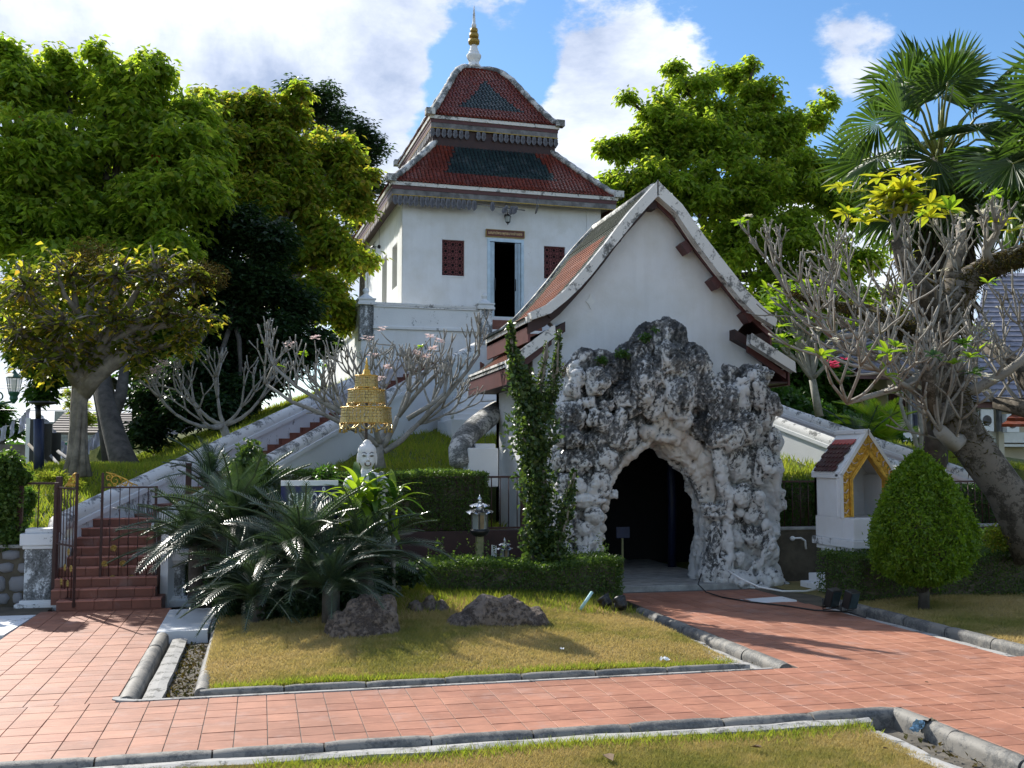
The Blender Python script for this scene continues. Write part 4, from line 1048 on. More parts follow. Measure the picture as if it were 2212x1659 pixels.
# white plastered steps and low curved wall left of the porch
r = thing('plaster_steps', 'small whitewashed steps climbing the mound behind the porch', 'steps', (5.2, 29, 0))
base_p = P(1010, 905, d=31)
for k in range(9):
    a = P(975 + 6.5 * k, 905 - 11.5 * k, d=30.5 + .22 * k); b = P(1100, 906 - 11.5 * k, d=30.5 + .22 * k)
    m = MB(); m.box(a.x, b.x, a.y, a.y + 2.5, 2.4, a.z); part('step', m, M['wall_mid'], r, bevel=.02)
m = MB(); pts = [P(x, y, d=30.2) for x, y in ((1003, 800), (1001, 825), (997, 850), (985, 875), (978, 892), (976, 905))]; m.tube(pts, .045, 8); solo('drain_pipe', m, M['white'], 'thin white drain pipe running down the white wall beside the small steps', 'pipe')
r = thing('curved_wall_end', 'stained curved balustrade end beside a white block on the grass', 'wall end', (5, 24, 0))
m = MB(); m.tube([P(x, y, d=d) for x, y, d in ((1075, 885, 25.5), (1050, 905, 25), (1025, 925, 24.4), (1003, 948, 23.8), (992, 972, 23.3), (992, 1000, 23.0))], [.30, .32, .32, .30, .26, .22], 12, flat=.75); part('coping', m, M['ridge'], r)
m = MB(); a, b = P(1012, 968, d=23.0), P(1080, 1004, d=23.0); m.box(a.x, b.x, a.y, a.y + .6, b.z - .5, a.z, jit=.01); a = P(1030, 958, d=23.2); m.box(a.x, b.x, a.y + .1, a.y + .6, a.z - .3, a.z); part('block', m, M['wall_mid'], r, bevel=.03)

# ------------------------------------------------------------------ gabled porch
BY, RY = 20.85, 25.05
def PB(px, py): p = P(px, py, Y=BY); return p.x, p.z
cx_ = lambda pts: [PB(1002.2 + x * .328, 380.2 + y * .328) for x, y in pts]
LO = cx_([(1262, 45), (1180, 135), (1080, 245), (1000, 345), (930, 440), (865, 520), (800, 600), (720, 690), (640, 775), (540, 855), (430, 905)])
LI_ = cx_([(1262, 135), (1195, 205), (1110, 300), (1030, 400), (965, 480), (900, 560), (835, 645), (750, 740), (665, 820), (560, 905), (440, 945)])
RO = cx_([(1262, 45), (1420, 200), (1560, 400), (1700, 580), (1850, 770), (1950, 870), (2040, 950)])
RI = cx_([(1262, 135), (1380, 240), (1510, 435), (1650, 620), (1800, 805), (1910, 920), (2030, 990)])
porch = thing('entrance_porch', 'white gabled entrance building with steep tiled roof behind the rockwork grotto', 'porch building', (8.2, 21, 0))
def pp(name, m, mat, bevel=0, kind=None): return part(name, m, mat, porch, bevel=bevel, kind=kind)
m = MB(); m.prism(LO + LI_[::-1], BY - .14, BY + .10, 'Y'); pp('bargeboard', m, M['barge'], .015)
m = MB(); m.prism(RO + RI[::-1], BY - .14, BY + .10, 'Y'); pp('bargeboard', m, M['barge'], .015)
def dn(pts, k): return [(x, z - k) for x, z in pts]
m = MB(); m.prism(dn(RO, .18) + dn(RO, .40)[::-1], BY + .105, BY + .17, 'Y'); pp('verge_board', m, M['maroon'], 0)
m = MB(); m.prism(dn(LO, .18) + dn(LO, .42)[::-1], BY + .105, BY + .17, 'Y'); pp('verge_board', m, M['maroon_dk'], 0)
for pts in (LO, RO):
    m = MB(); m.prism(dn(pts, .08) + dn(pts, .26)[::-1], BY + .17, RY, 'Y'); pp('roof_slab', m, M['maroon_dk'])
for (x, y) in ((1000, 432), (800, 668), (590, 890), (1240, 185), (1478, 462), (1672, 697), (1885, 920)):
    a, z = PB(1002.2 + x * .328, 380.2 + y * .328); t = -.75 if x < 1240 else (.9 if x > 1241 else 0)
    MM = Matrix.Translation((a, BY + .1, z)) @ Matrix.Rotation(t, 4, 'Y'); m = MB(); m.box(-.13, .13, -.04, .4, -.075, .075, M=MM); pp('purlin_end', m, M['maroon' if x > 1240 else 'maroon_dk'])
# lower tier
def tier(outer, x_e, side):
    (xa, za), (xb, zb) = outer; t = .22; s = side
    m = MB(); m.prism([(xa, za), (xb, zb), (xb + s * .02, zb - t), (xa - s * .02, za - t)], BY - .10, BY + .12, 'Y'); pp('lower_bargeboard', m, M['barge'], .012)
    m = MB(); m.prism([(xa - s * .3, za + .12), (xb, zb - .04), (xb, zb - .16), (xa - s * .3, za - .1)], BY + .12, RY, 'Y'); pp('lower_roof_slab', m, M['maroon_dk'])
    m = MB(); m.prism([(xa, za - t), (xb - s * .1, zb - t), (xb - s * .1, zb - t - .14), (xa, za - t - .16)], BY + .12, BY + .2, 'Y'); pp('lower_verge_board', m, M['maroon'])
    m = MB(); m.box(min(xb, xb - s * .05), max(xb, xb - s * .05), BY + .13, RY, zb - .50, zb - .14); pp('eave_fascia', m, M['maroon'])
    m = MB(); m.box(min(xb + s * .02, xb - s * .09), max(xb + s * .02, xb - s * .09), BY + .13, RY, zb - .14, zb + .0); pp('eave_edge', m, M['barge'])
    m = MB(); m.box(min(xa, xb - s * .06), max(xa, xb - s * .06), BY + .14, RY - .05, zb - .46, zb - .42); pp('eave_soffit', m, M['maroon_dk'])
TL = (PB(1195, 704), PB(1098, 777)); TR = (PB(1620, 722), PB(1712, 783))
tier(TL, None, -1); tier(TR, None, 1)
for pts, s in ((LO, -1), (RO, 1)):
    x, z = pts[-1]
    m = MB(); m.box(min(x, x - s * .05), max(x, x - s * .05), BY + .11, RY, z - .58, z - .18); pp('eave_fascia', m, M['maroon'])
    m = MB(); m.box(min(x + s * .03, x - s * .08), max(x + s * .03, x - s * .08), BY + .11, RY, z - .18, z - .05); pp('eave_edge', m, M['barge'])
m = MB(); ax, az = LO[0]; m.tube([(ax, BY + .1, az - .08), (ax, RY + .1, az - .08)], .10, 8); pp('ridge', m, M['ridge'])
m = MB(); m.prism([(x, z + .05) for x, z in LO] + [(x, z - .2) for x, z in LO[::-1]], RY - .02, RY + .16, 'Y'); pp('rear_bargeboard', m, M['ridge'])
m = MB(); m.prism([(x, z + .05) for x, z in RO] + [(x, z - .2) for x, z in RO[::-1]], RY - .02, RY + .16, 'Y'); pp('rear_bargeboard', m, M['ridge'])
mo, mg = MB(), MB()
def slope_tiles(pts, s, yr=(BY + .14, RY - .02)):
    segs = [(Vector((a[0], 0, a[1])), Vector((b[0], 0, b[1]))) for a, b in zip(pts[:-1], pts[1:])]; tot = sum((b - a).length for a, b in segs); dist = 0; r = 0; acc = 0
    for a, b in segs:
        L = (b - a).length; dv = (b - a) / L; nv = Vector((-dv.z, 0, dv.x)); nv = nv if nv.z > 0 else -nv
        while dist < acc + L:
            c0 = a + dv * (dist - acc) + Vector((0, 0, -.07)); tw = .15; y = yr[0] + (r % 2) * tw / 2
            while y < yr[1] - tw:
                f, g_ = dist / tot, (y - yr[0]) / (yr[1] - yr[0]); inner = .30 < f < .88 and .12 < g_ < .8
                c = c0 + Vector((0, y + tw / 2, 0)); h = tw * .47; e = Vector((0, 1, 0))
                tip = c + dv * .15 + nv * .035; ml = c + dv * .07 - e * h + nv * .028; mr = c + dv * .07 + e * h + nv * .028; tl = c - dv * .10 - e * h; tr = c - dv * .10 + e * h
                (mo if inner else mg).add([tip, mr, tr, tl, ml, tip - nv * .03, mr - nv * .03, ml - nv * .03], [(0, 1, 2, 3, 4), (0, 5, 6, 1), (4, 7, 5, 0)]); y += tw
            dist += .105; r += 1
        acc += L
slope_tiles(LO, -1); slope_tiles(RO, 1); slope_tiles([(TL[0][0] + .2, TL[0][1] + .12), TL[1]], -1); slope_tiles([(TR[0][0] - .2, TR[0][1] + .12), TR[1]], 1)
pp('orange_roof_tiles', mo, M['rt_red2'], kind='stuff'); pp('green_roof_tiles', mg, M['rt_moss'], kind='stuff')
# walls
GY = 21.25; WX0, WX1 = 5.55, 10.85
poly = [(WX0, 3.2), (WX0, TL[1][1] + .1), (TL[0][0] + .25, TL[0][1] - .05)] + [(x + .06, z - .16) for x, z in LO[-2::-1]][:-1] + [(LO[0][0], LO[0][1] - .3)] + [(x - .06, z - .16) for x, z in RO[1:-1]] + [(TR[0][0] - .25, TR[0][1] - .05), (WX1, TR[1][1] + .1), (WX1, 3.2)]
m = MB(); m.prism(poly, GY, GY + .3, 'Y'); pp('gable_wall', m, M['wall'])
m = MB(); m.box(WX0, 6.35, GY, GY + .3, 0, 3.2); m.box(9.65, WX1, GY, GY + .3, 0, 3.2); pp('front_wall', m, M['wall'])
m = MB(); m.box(WX0, WX0 + .3, GY + .3, RY - .3, 0, TL[1][1]); pp('side_wall', m, M['wall'])
m = MB(); m.box(WX1 - .3, WX1, GY + .3, RY - .3, 0, TR[1][1]); pp('side_wall', m, M['wall'])
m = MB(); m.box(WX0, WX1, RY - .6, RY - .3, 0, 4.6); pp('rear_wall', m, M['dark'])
m = MB(); m.box(WX0 + .31, WX0 + .36, GY + .31, RY - .61, .12, 3.3); m.box(WX1 - .36, WX1 - .31, GY + .31, RY - .61, .12, 3.3); m.box(WX0 + .31, WX1 - .31, GY + .31, RY - .61, 3.3, 3.4); pp('shade_lining', m, M['dark'])  # added near-black lining, its colour stands in for shade inside the doorway
m = MB(); m.box(6.2, 9.3, 19.25, 24.4, -.22, .10); pp('doorstep', m, M['concrete'], .01)
m = MB(); a, b = P(1099, 985, Y=21.1), P(1113, 1140, Y=21.1); m.box(WX0 - .25, WX0 - .05, GY - .1, GY + .12, .6, 3.0); pp('door_jamb', m, M['steel'])
m = MB(); vs = [PB(1283 + 11 * math.cos(k * .7854 / 1.0) * (1.0 if k % 2 == 0 else .5), 645 + 17 * math.sin(k * .7854) * (1.0 if k % 2 == 0 else .55)) for k in range(8)]
vs = [(x + .05, z) for x, z in vs]; m.prism(vs[::-1], GY - .02, GY, 'Y'); pp('plaster_patch', m, M['white'])
m = MB(); a = P(1450, 1060, Y=22.5); m.tube([(a.x, 22.5, .1), (a.x + .02, 22.5, 1.6), (a.x - .02, 22.5, 3.2)], .10, 10); solo('inner_post', m, M['navy'], 'dark navy post standing inside the grotto doorway', 'post')
r = thing('notice_stand', 'small dark notice board on a stand just inside the doorway', 'sign stand', (P(1345, 1160, Y=21.6).x, 21.6, .1))
a = P(1345, 1150, Y=21.6); m = MB(); m.box(a.x - .15, a.x + .15, 21.57, 21.6, a.z - .12, a.z + .12); part('board', m, M['navy'], r); m = MB(); m.box(a.x - .02, a.x + .02, 21.605, 21.64, .1, a.z - .1); part('stand', m, M['bamboo'], r)

# ------------------------------------------------------------------ rockwork grotto
grotto = thing('rockwork_grotto', 'craggy white stucco grotto arch stained black with lichen round the doorway', 'grotto', (8.2, 20, 0))
GYF = 19.75
sil = [(1188, 1276), (1198, 1200), (1205, 1150), (1207, 1100), (1203, 1060), (1190, 1010), (1200, 940), (1198, 885), (1225, 840), (1235, 790), (1262, 765), (1300, 760), (1335, 765), (1365, 740), (1395, 705), (1432, 692), (1468, 704), (1486, 735), (1508, 750), (1524, 785), (1545, 812), (1575, 805), (1598, 815), (1620, 792), (1650, 792), (1672, 806), (1655, 850), (1662, 900), (1678, 960), (1688, 1020), (1684, 1080), (1682, 1130), (1672, 1200), (1690, 1250), (1704, 1285),
       (1522, 1285), (1512, 1250), (1520, 1190), (1528, 1120), (1510, 1060), (1476, 1006), (1442, 972), (1408, 950), (1372, 972), (1338, 1004), (1318, 1040), (1308, 1090), (1302, 1150), (1294, 1230), (1306, 1285)]
m = MB(); pl = [P(x, y, Y=GYF) for x, y in sil]; m.prism([(v.x, max(v.z, -.1)) for v in pl], GYF, 20.35, 'Y')
SCL = GYF * 1.03 / 2250
def lump(px, py, rx, rz, dy=0, ry=None, tilt=0, mm=None):
    c = P(px, py, Y=GYF + dy); (mm or m).ell(c, (rx * SCL, (ry or (rx + rz) * .4) * SCL, rz * SCL), 12, 8, Matrix.Rotation(R_(tilt), 3, 'Y'))
for a in ((1440, 722, 34, 34, .25), (1418, 735, 26, 44, .2), (1462, 742, 26, 40, .2), (1447, 780, 36, 44, -.25, 40), (1405, 720, 18, 26, .3),
          (1392, 822, 40, 62, -.25, 40, 12), (1375, 780, 26, 40, 0, 28, 10), (1412, 868, 30, 36, -.2), (1355, 860, 34, 44, -.15),
          (1462, 862, 34, 50, -.38, 42, -14), (1478, 905, 24, 24, -.35), (1500, 790, 34, 52, .0, 34, -10), (1517, 850, 30, 56, -.1, 34), (1545, 880, 30, 64, -.2, 34), (1575, 880, 28, 56, -.22, 32), (1600, 860, 24, 44, -.1, 28), (1490, 840, 26, 54, -.1),
          (1560, 940, 46, 36, -.35, 44), (1605, 925, 36, 38, -.28, 36), (1520, 925, 30, 34, -.2),
          (1290, 825, 25, 32, -.28, 22), (1250, 818, 16, 24, -.1), (1262, 775, 28, 18, .2), (1310, 782, 24, 18, .1), (1240, 845, 18, 16, -.1), (1330, 800, 26, 32, 0), (1350, 775, 20, 28, .2, 22, 20),
          (1232, 898, 34, 28, -.12, 34), (1222, 938, 28, 26, -.2), (1242, 950, 18, 20, -.38), (1290, 910, 24, 22, -.35), (1270, 872, 22, 14, -.2), (1305, 875, 26, 14, -.2), (1325, 930, 34, 36, -.2, 30), (1280, 955, 26, 30, -.2), (1350, 940, 26, 34, -.2),
          (1215, 990, 26, 28, -.1), (1250, 1000, 34, 26, -.2), (1300, 990, 30, 34, -.22), (1235, 1045, 34, 24, -.2), (1290, 1050, 26, 36, -.2), (1262, 1082, 50, 9, -.35, 16), (1215, 1075, 16, 22, -.1), (1225, 1112, 24, 12, -.38, 18), (1280, 1112, 24, 18, -.3), (1258, 1142, 26, 18, -.25), (1236, 1152, 28, 20, -.15),
          (1270, 1170, 24, 18, -.2), (1215, 1190, 24, 26, -.25), (1262, 1205, 26, 22, -.28), (1232, 1230, 32, 26, -.25), (1285, 1235, 18, 30, -.2), (1250, 1262, 40, 20, -.3), (1292, 1270, 16, 14, -.3), (1322, 1068, 12, 9, -.1, 12),
          (1635, 812, 22, 20, -.1), (1660, 808, 18, 12, -.05), (1640, 850, 22, 42, -.15, 24, 6), (1580, 800, 22, 16, .15), (1662, 870, 14, 28, .1), (1650, 905, 26, 30, -.1), (1675, 945, 16, 30, .05),
          (1600, 1000, 46, 44, -.1, 26), (1555, 1010, 13, 70, -.42, 16, -4), (1570, 1080, 14, 50, -.40, 16, -8), (1640, 1010, 34, 50, -.1), (1670, 1040, 22, 60, 0), (1600, 1072, 30, 22, -.4, 24), (1548, 1096, 32, 8, -.42, 20), (1548, 1112, 34, 9, -.40, 20), (1640, 1090, 26, 22, -.25), (1688, 1065, 12, 16, 0), (1690, 1090, 12, 16, -.05),
          (1628, 1112, 20, 16, -.32), (1590, 1108, 14, 10, -.4), (1632, 1165, 24, 30, -.28, 18), (1632, 1165, 15, 22, -.42, 16), (1592, 1162, 18, 18, -.22), (1664, 1150, 26, 12, -.25), (1662, 1190, 20, 30, -.12), (1600, 1205, 14, 15, -.40), (1640, 1218, 24, 16, -.3), (1570, 1190, 12, 74, -.35, 16),
          (1545, 1240, 26, 40, -.3, 26), (1540, 1180, 16, 60, -.2, 18, 8), (1600, 1255, 36, 24, -.42, 34), (1655, 1250, 34, 26, -.3, 30), (1690, 1270, 22, 14, -.3), (1545, 1275, 26, 12, -.45), (1620, 1276, 44, 12, -.5, 36)):
    a = list(a); a[4] = a[4] * (.65 if a[1] > 1080 and a[0] > 1530 else .85); lump(*a)
from mathutils import noise as mn
def craggy(me, amp=1.0, aniso=(1.7, 1.7, .75)):
    n = len(me.vertices); co = np.empty(n * 3, np.float32); me.vertices.foreach_get('co', co); co = co.reshape(-1, 3); no = np.empty(n * 3, np.float32); me.vertices.foreach_get('normal', no); no = no.reshape(-1, 3)
    d = np.empty(n, np.float32)
    for i in range(n):
        x, y, z = co[i]; w = Vector((x * aniso[0], y * aniso[1], z * aniso[2])); q = Vector((x, y, z))
        r1 = mn.ridged_multi_fractal(w, 1.0, 2.1, 4, 1.0, 2.0); t1 = mn.fractal(q * 3.4, .8, 2.2, 4); t2 = mn.noise(q * 15); c = abs(mn.noise(w * 2.6 + Vector((t1, t1, 0)) * .6))
        t3 = mn.ridged_multi_fractal(q * 4.2, 1.0, 2.2, 3, 1.0, 2.0)
        d[i] = .085 * (r1 - .9) + .055 * t1 + .014 * (t3 - .9) + .010 * t2 - .06 * max(0, .07 - c) / .07
    co += no * (d * amp)[:, None]; me.vertices.foreach_set('co', co.ravel()); me.update()
def rockify(m, name, mat, vox, amp, parent=grotto, aniso=(2.5, 2.5, .8), smooth=1, sm=True):
    me = m.mesh(name); o = link('tmp', me, None)
    r_ = o.modifiers.new('union', 'REMESH'); r_.mode = 'VOXEL'; r_.voxel_size = vox; r_.use_smooth_shade = sm
    if smooth: s_ = o.modifiers.new('soft', 'SMOOTH'); s_.iterations = smooth; s_.factor = .5
    bpy.context.view_layer.update(); m2_ = bpy.data.meshes.new_from_object(o.evaluated_get(bpy.context.evaluated_depsgraph_get())); bpy.data.objects.remove(o); m2_.name = name
    craggy(m2_, amp, aniso); return link(name, m2_, mat, parent)
for _ in range(55):
    x, y = random.uniform(1195, 1695), random.uniform(770, 1280)
    if 1295 < x < 1530 and y > 925: continue
    if y < 1010 - abs(x - 1440) * 0 and (y < 800 and not 1370 < x < 1500): continue
    q_ = random.uniform(6, 15); lump(x, y, q_, q_ * random.uniform(.9, 3.2), random.uniform(-.42, -.15), q_, random.uniform(-30, 30))
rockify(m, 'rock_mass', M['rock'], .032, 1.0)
m2 = MB()
arch = [(1310, 1262), (1304, 1180), (1312, 1100), (1322, 1045), (1345, 1008), (1378, 980), (1408, 958), (1440, 980), (1474, 1012), (1502, 1058), (1522, 1110), (1524, 1180), (1518, 1268)]
for (x0, y0), (x1, y1) in zip(arch[:-1], arch[1:]):
    for t in (0, .25, .5, .75):
        x, y = x0 + (x1 - x0) * t, y0 + (y1 - y0) * t; dx, dy = x - 1412, y - 1130; L = math.hypot(dx, dy)
        wv = 10 if x < 1412 else 15
        lump(x + dx / L * wv, y + dy / L * wv, wv * .95, wv * .95, .10, 22, 0, m2)
for a in ((1430, 915, 26, 28, -.02), (1405, 935, 30, 18, -.05), (1455, 940, 34, 24, -.02), (1490, 965, 32, 28, .0), (1520, 1000, 26, 40, .02), (1535, 1060, 14, 40, .02), (1440, 948, 26, 6, -.25, 14), (1462, 955, 8, 12, -.22, 10), (1425, 890, 16, 26, -.1)):
    lump(*a, mm=m2)
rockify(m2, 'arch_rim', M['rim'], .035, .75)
# ------------------------------------------------------------------ spirit shrine on the right
SX0, SX1, SY0, SY1 = 10.78, 11.92, 17.95, 18.95
SXC = (SX0 + SX1) / 2
shr = thing('spirit_shrine', 'small white shrine with golden arched niche and scalloped tile roof on a pedestal', 'shrine', (SXC, 18.4, 0))
def sp(name, m, mat, bevel=0, parent=None): return part(name, m, mat, parent or shr, bevel=bevel)
m = MB(); m.box(SX0 - .28, SX1 + .28, SY0 - .5, SY1 + .15, 0, .14); m.box(SX0 - .15, SX1 + .15, SY0 - .4, SY1 + .05, .14, .30); sp('plinth', m, M['wall_mid'], .015)
m = MB(); m.box(SX0 + .14, SX1 - .14, SY0 - .2, SY1 - .14, .30, .70); m.box(SX0 + .06, SX1 - .06, SY0 - .3, SY1 - .08, .70, .80); m.box(SX0 + .0, SX1, SY0 - .36, SY1 - .02, .80, .88); sp('pedestal', m, M['wall_mid'], .012)
m = MB(); m.box(SX0 - .06, SX1 + .06, SY0 - .45, SY1 + .05, .885, 1.03); sp('ledge', m, M['wall_moldy'], .01)
m = MB(); m.box(SX0 + .0, SX1, SY0 - .38, SY0 - .02, 1.03, 1.44); m.box(SX0, SX1, SY0 - .02, SY1, 1.03, 1.44); sp('altar_base', m, M['wall'], .015)
ap, ev = 3.06, 2.24
m = MB(); m.box(SX0, SX0 + .09, SY0, SY1, 1.44, ev); m.box(SX1 - .09, SX1, SY0, SY1, 1.44, ev); m.prism([(SX0, 1.44), (SX1, 1.44), (SX1, ev), (SXC, ap - .08), (SX0, ev)], SY1 - .08, SY1, 'Y'); sp('niche_wall', m, M['wall'])
m = MB(); m.prism([(SX0 - .05, ev - .05), (SX0 - .05, ev + .06), (SXC, ap + .02), (SX1 + .05, ev + .06), (SX1 + .05, ev - .05), (SXC, ap - .10)], SY0 + .0, SY1 + .03, 'Y'); sp('roof_slab', m, M['wall_mid'])
m = MB(); o_ = [(SX0 - .04, 1.44), (SX0 - .04, ev + .02), (SXC, ap + .06), (SX1 + .04, ev + .02), (SX1 + .04, 1.44)]; i_ = [(SX0 + .21, 1.46), (SX0 + .21, ev - .08), (SXC, ap - .42), (SX1 - .21, ev - .08), (SX1 - .21, 1.46)]
def band(m, A, B, y0, y1):
    for k in range(len(A) - 1): m.prism([A[k], A[k + 1], B[k + 1], B[k]], y0, y1, 'Y')
def mixp(A, B, t): return [(a[0] + (b[0] - a[0]) * t, a[1] + (b[1] - a[1]) * t) for a, b in zip(A, B)]
band(m, o_, mixp(o_, i_, .16), SY0 - .05, SY0 + .10); sp('white_arch_edge', m, M['wall'], .008)
m = MB(); band(m, mixp(o_, i_, .165), mixp(o_, i_, .8), SY0 - .02, SY0 + .10); band(m, mixp(o_, i_, .805), i_, SY0 - .055, SY0 + .10); band(m, mixp(o_, i_, .90), mixp(o_, i_, .95), SY0 - .07, SY0 - .056); sp('gilt_arch', m, M['gold'], .006)
m = MB(); rp = mixp(o_, i_, .48)
for a, b in zip(rp[:-1], rp[1:]):
    L = math.hypot(b[0] - a[0], b[1] - a[1]); n = int(L / .105); vx, vz = (b[0] - a[0]) / L, (b[1] - a[1]) / L
    for k in range(n):
        cx0, cz0 = a[0] + vx * (k + .5) * L / n, a[1] + vz * (k + .5) * L / n; pts = []
        for i in range(9):
            t = i / 8 * 4.6; q = .055 * (1 - i / 11); pts.append((cx0 + q * math.cos(t + k), SY0 - .03, cz0 + q * math.sin(t + k)))
        m.tube(pts, [.014] * 9, 5)
        m.ell((cx0 - vz * .06, SY0 - .02, cz0 + vx * .06), (.02, .014, .03), 6, 4); m.ell((cx0 + vz * .05, SY0 - .02, cz0 - vx * .05), (.025, .014, .02), 6, 4)
sp('leaf_scrollwork', m, M['gold'])
m = MB(); rp = mixp(o_, i_, .42)
for a, b in zip(rp[:-1], rp[1:]):
    L = math.hypot(b[0] - a[0], b[1] - a[1]); n = max(2, int(L / .19)); vx, vz = (b[0] - a[0]) / L, (b[1] - a[1]) / L
    for k in range(n):
        c0 = (a[0] + vx * (k + .5) * L / n, a[1] + vz * (k + .5) * L / n)
        m.tube([(c0[0] - vz * .09, SY0 - .04, c0[1] + vx * .09), (c0[0] - vx * .02, SY0 - .045, c0[1] - vz * .02), (c0[0] + vz * .05 + vx * .05, SY0 - .04, c0[1] - vx * .05 + vz * .05)], .010, 5)
sp('white_veining', m, simple('pinkish_white_line', (.62, .52, .48), .6))
m = MB(); c = (SXC - .22, SY1 - .25); m.prism([(c[0] - .2, 1.44), (c[0] + .16, 1.44), (c[0] + .16, 1.95), (c[0] + .05, 2.12), (c[0] - .06, 2.22), (c[0] - .2, 2.1)], c[1], c[1] + .05, 'Y')
for k in range(3): m.ell((c[0] - .05, c[1] - .03, 1.62 + .2 * k), (.10 - .02 * k, .06, .10), 8, 6)
sp('carved_tablet', m, simple('bronze_relief', (.20, .09, .035), .5, metal=.3, var=.4, scale=20))
st = [(.09, .018, .016), (.13, .025, .022), (.07, .015, .014), (.36, .05, .045)]
M['shr_tile'] = tile_mat('dark_red_scallop', [(.05, .016, .017), (.075, .022, .022), (.04, .014, .016)], rough=.35)
M['shr_top'] = simple('pinkish_red_tile', (.42, .075, .07), .4, var=.15)
def scallop():
    m = MB(); n = 8; top = [(-.062, 0), (-.062, -.08)] + [(-.062 * math.cos(math.pi * k / n), -.08 - .06 * math.sin(math.pi * k / n)) for k in range(1, n)] + [(.062, -.08), (.062, 0)]
    vs = [(y, 0, z) for y, z in top]; k = len(vs); m.add([(x, -.006, z) for x, _, z in vs] + [(x, -.024, z) for x, _, z in vs], [tuple(range(k - 1, -1, -1)), tuple(range(k, 2 * k))] + [(i, (i + 1) % k, k + (i + 1) % k, k + i) for i in range(k)]); return m
sme = scallop().mesh('roof_tile')
smes = {}
for key in ('shr_tile', 'shr_top'):
    me = sme.copy(); me.materials.append(M[key]); smes[key] = me
for side in (-1, 1):
    sl = Vector(((SXC if side > 0 else SXC) - (SX0 - .05 if side < 0 else SX1 + .05), 0, ap + .02 - (ev + .06))); L = sl.length; up_ = sl.normalized(); yv = Vector((0, side, 0)); nv = yv.cross(up_) * -1
    basep = Vector((SX0 - .05 if side < 0 else SX1 + .05, 0, ev + .06))
    rows = 7
    for r in range(rows):
        for k in range(6):
            y = SY0 + .19 + k * .128 + (r % 2) * .064
            if y > SY1 - .06: continue
            o = bpy.data.objects.new('roof_tile', smes['shr_top' if r == rows - 1 else 'shr_tile']); C.objects.link(o); o.parent = shr; o.matrix_parent_inverse = Matrix.Translation(-shr.location)
            out = Vector((side * up_.z, 0, abs(up_.x)))
            pos = basep + up_ * (.12 + r * (L - .22) / rows) + out * (.012 + .003) ; pos.y = y
            R3 = Matrix((Vector((0, -side, 0)), -out, up_)).transposed(); o.matrix_basis = Matrix.Translation(pos) @ R3.to_4x4() @ Matrix.Rotation(R_(-7), 4, 'X')
            if r == rows - 1: o['label'] = 'bright pinkish red tile in the top row'
m = MB(); m.box(SXC - .07, SXC + .07, SY0 - .02, SY1 + .05, ap - .02, ap + .07); sp('ridge_cap', m, M['wall_mid'], .02)
m = MB(); m.box(SX0 - .05, SX0 + .10, SY0 + .05, SY0 + .14, ev - .02, ev + .02); sp('verge', m, M['wall_mid'])

# ------------------------------------------------------------------ gilt umbrella and marble head
ux = P(790, 1000, d=17.6); U = lambda py: P(790, py, d=17.6).z
um = thing('tiered_parasol', 'three tiered pierced golden ceremonial parasol on a pole above the white statue', 'parasol', (ux.x, ux.y, .3)); k_ = 17.6 / 2250
m = MB(); m.tube([(ux.x, ux.y, .2), (ux.x, ux.y, U(800))], .028, 8); part('pole', m, M['bark_dk'], um)
for (r0, y0, y1, t) in ((24, 812, 837, 12), (39, 843, 871, 18), (53, 881, 914, 26)):
    m = MB(); n = 40; R = r0 * k_
    for i in range(n):
        a0, a1 = 2 * math.pi * i / n, 2 * math.pi * (i + 1) / n
        for j in range(5):
            z0 = U(y1) + (U(y0) - U(y1)) * j / 5; z1 = U(y1) + (U(y0) - U(y1)) * (j + (.82 if j not in (0, 4) else 1)) / 5; e = .0 if (i + j) % 2 else .18
            b0, b1 = a0 + (a1 - a0) * e, a1 - (a1 - a0) * e
            rr = R * (1 + .06 * (1 - j / 5))
            m.add([(ux.x + rr * math.cos(b0), ux.y + rr * math.sin(b0), z0), (ux.x + rr * math.cos(b1), ux.y + rr * math.sin(b1), z0), (ux.x + rr * math.cos(b1), ux.y + rr * math.sin(b1), z1), (ux.x + rr * math.cos(b0), ux.y + rr * math.sin(b0), z1)], [(0, 1, 2, 3)])
    part('pierced_tier', m, M['goldmetal'], um)
    m = MB()
    for z in (U(y0), U(y1)): m.tube([(ux.x + R * 1.03 * math.cos(2 * math.pi * i / 24), ux.y + R * 1.03 * math.sin(2 * math.pi * i / 24), z) for i in range(25)], .009, 5)
    for i in range(8): a = i * math.pi / 4; m.tube([(ux.x, ux.y, U(y0) + .03), (ux.x + R * math.cos(a), ux.y + R * math.sin(a), U(y0))], .006, 4)
    part('rim', m, M['gold'], um)
    m = MB(); nn = 10
    for i in range(nn):
        a0, a1 = 2 * math.pi * i / nn, 2 * math.pi * (i + 1) / nn; pts = []
        for j in range(7):
            a = a0 + (a1 - a0) * j / 6; pts.append((ux.x + R * 1.05 * math.cos(a), ux.y + R * 1.05 * math.sin(a), U(y1) - .004 - (t * .5 * k_) * math.sin(math.pi * j / 6)))
        m.tube(pts, [.008 + .008 * math.sin(math.pi * j / 6) for j in range(7)], 5); x, y = ux.x + R * 1.05 * math.cos(a0), ux.y + R * 1.05 * math.sin(a0)
        m.tube([(x, y, U(y1)), (x, y, U(y1) - t * .45 * k_), (x, y, U(y1) - t * .8 * k_)], [.008, .012, .03 if r0 > 30 else .015], 6)
    part('tassel_fringe', m, M['goldmetal'], um)
m = MB(); m.lathe([(.10, -.02), (.10, .0), (.07, .03), (.055, .09), (.03, .12), (.035, .15), (.018, .19), (.02, .22), (.006, .30)], (ux.x, ux.y, U(811)), 10); part('finial', m, M['gold'], um)
bx = P(793, 985, d=17.3); B = bx; s_ = .0077
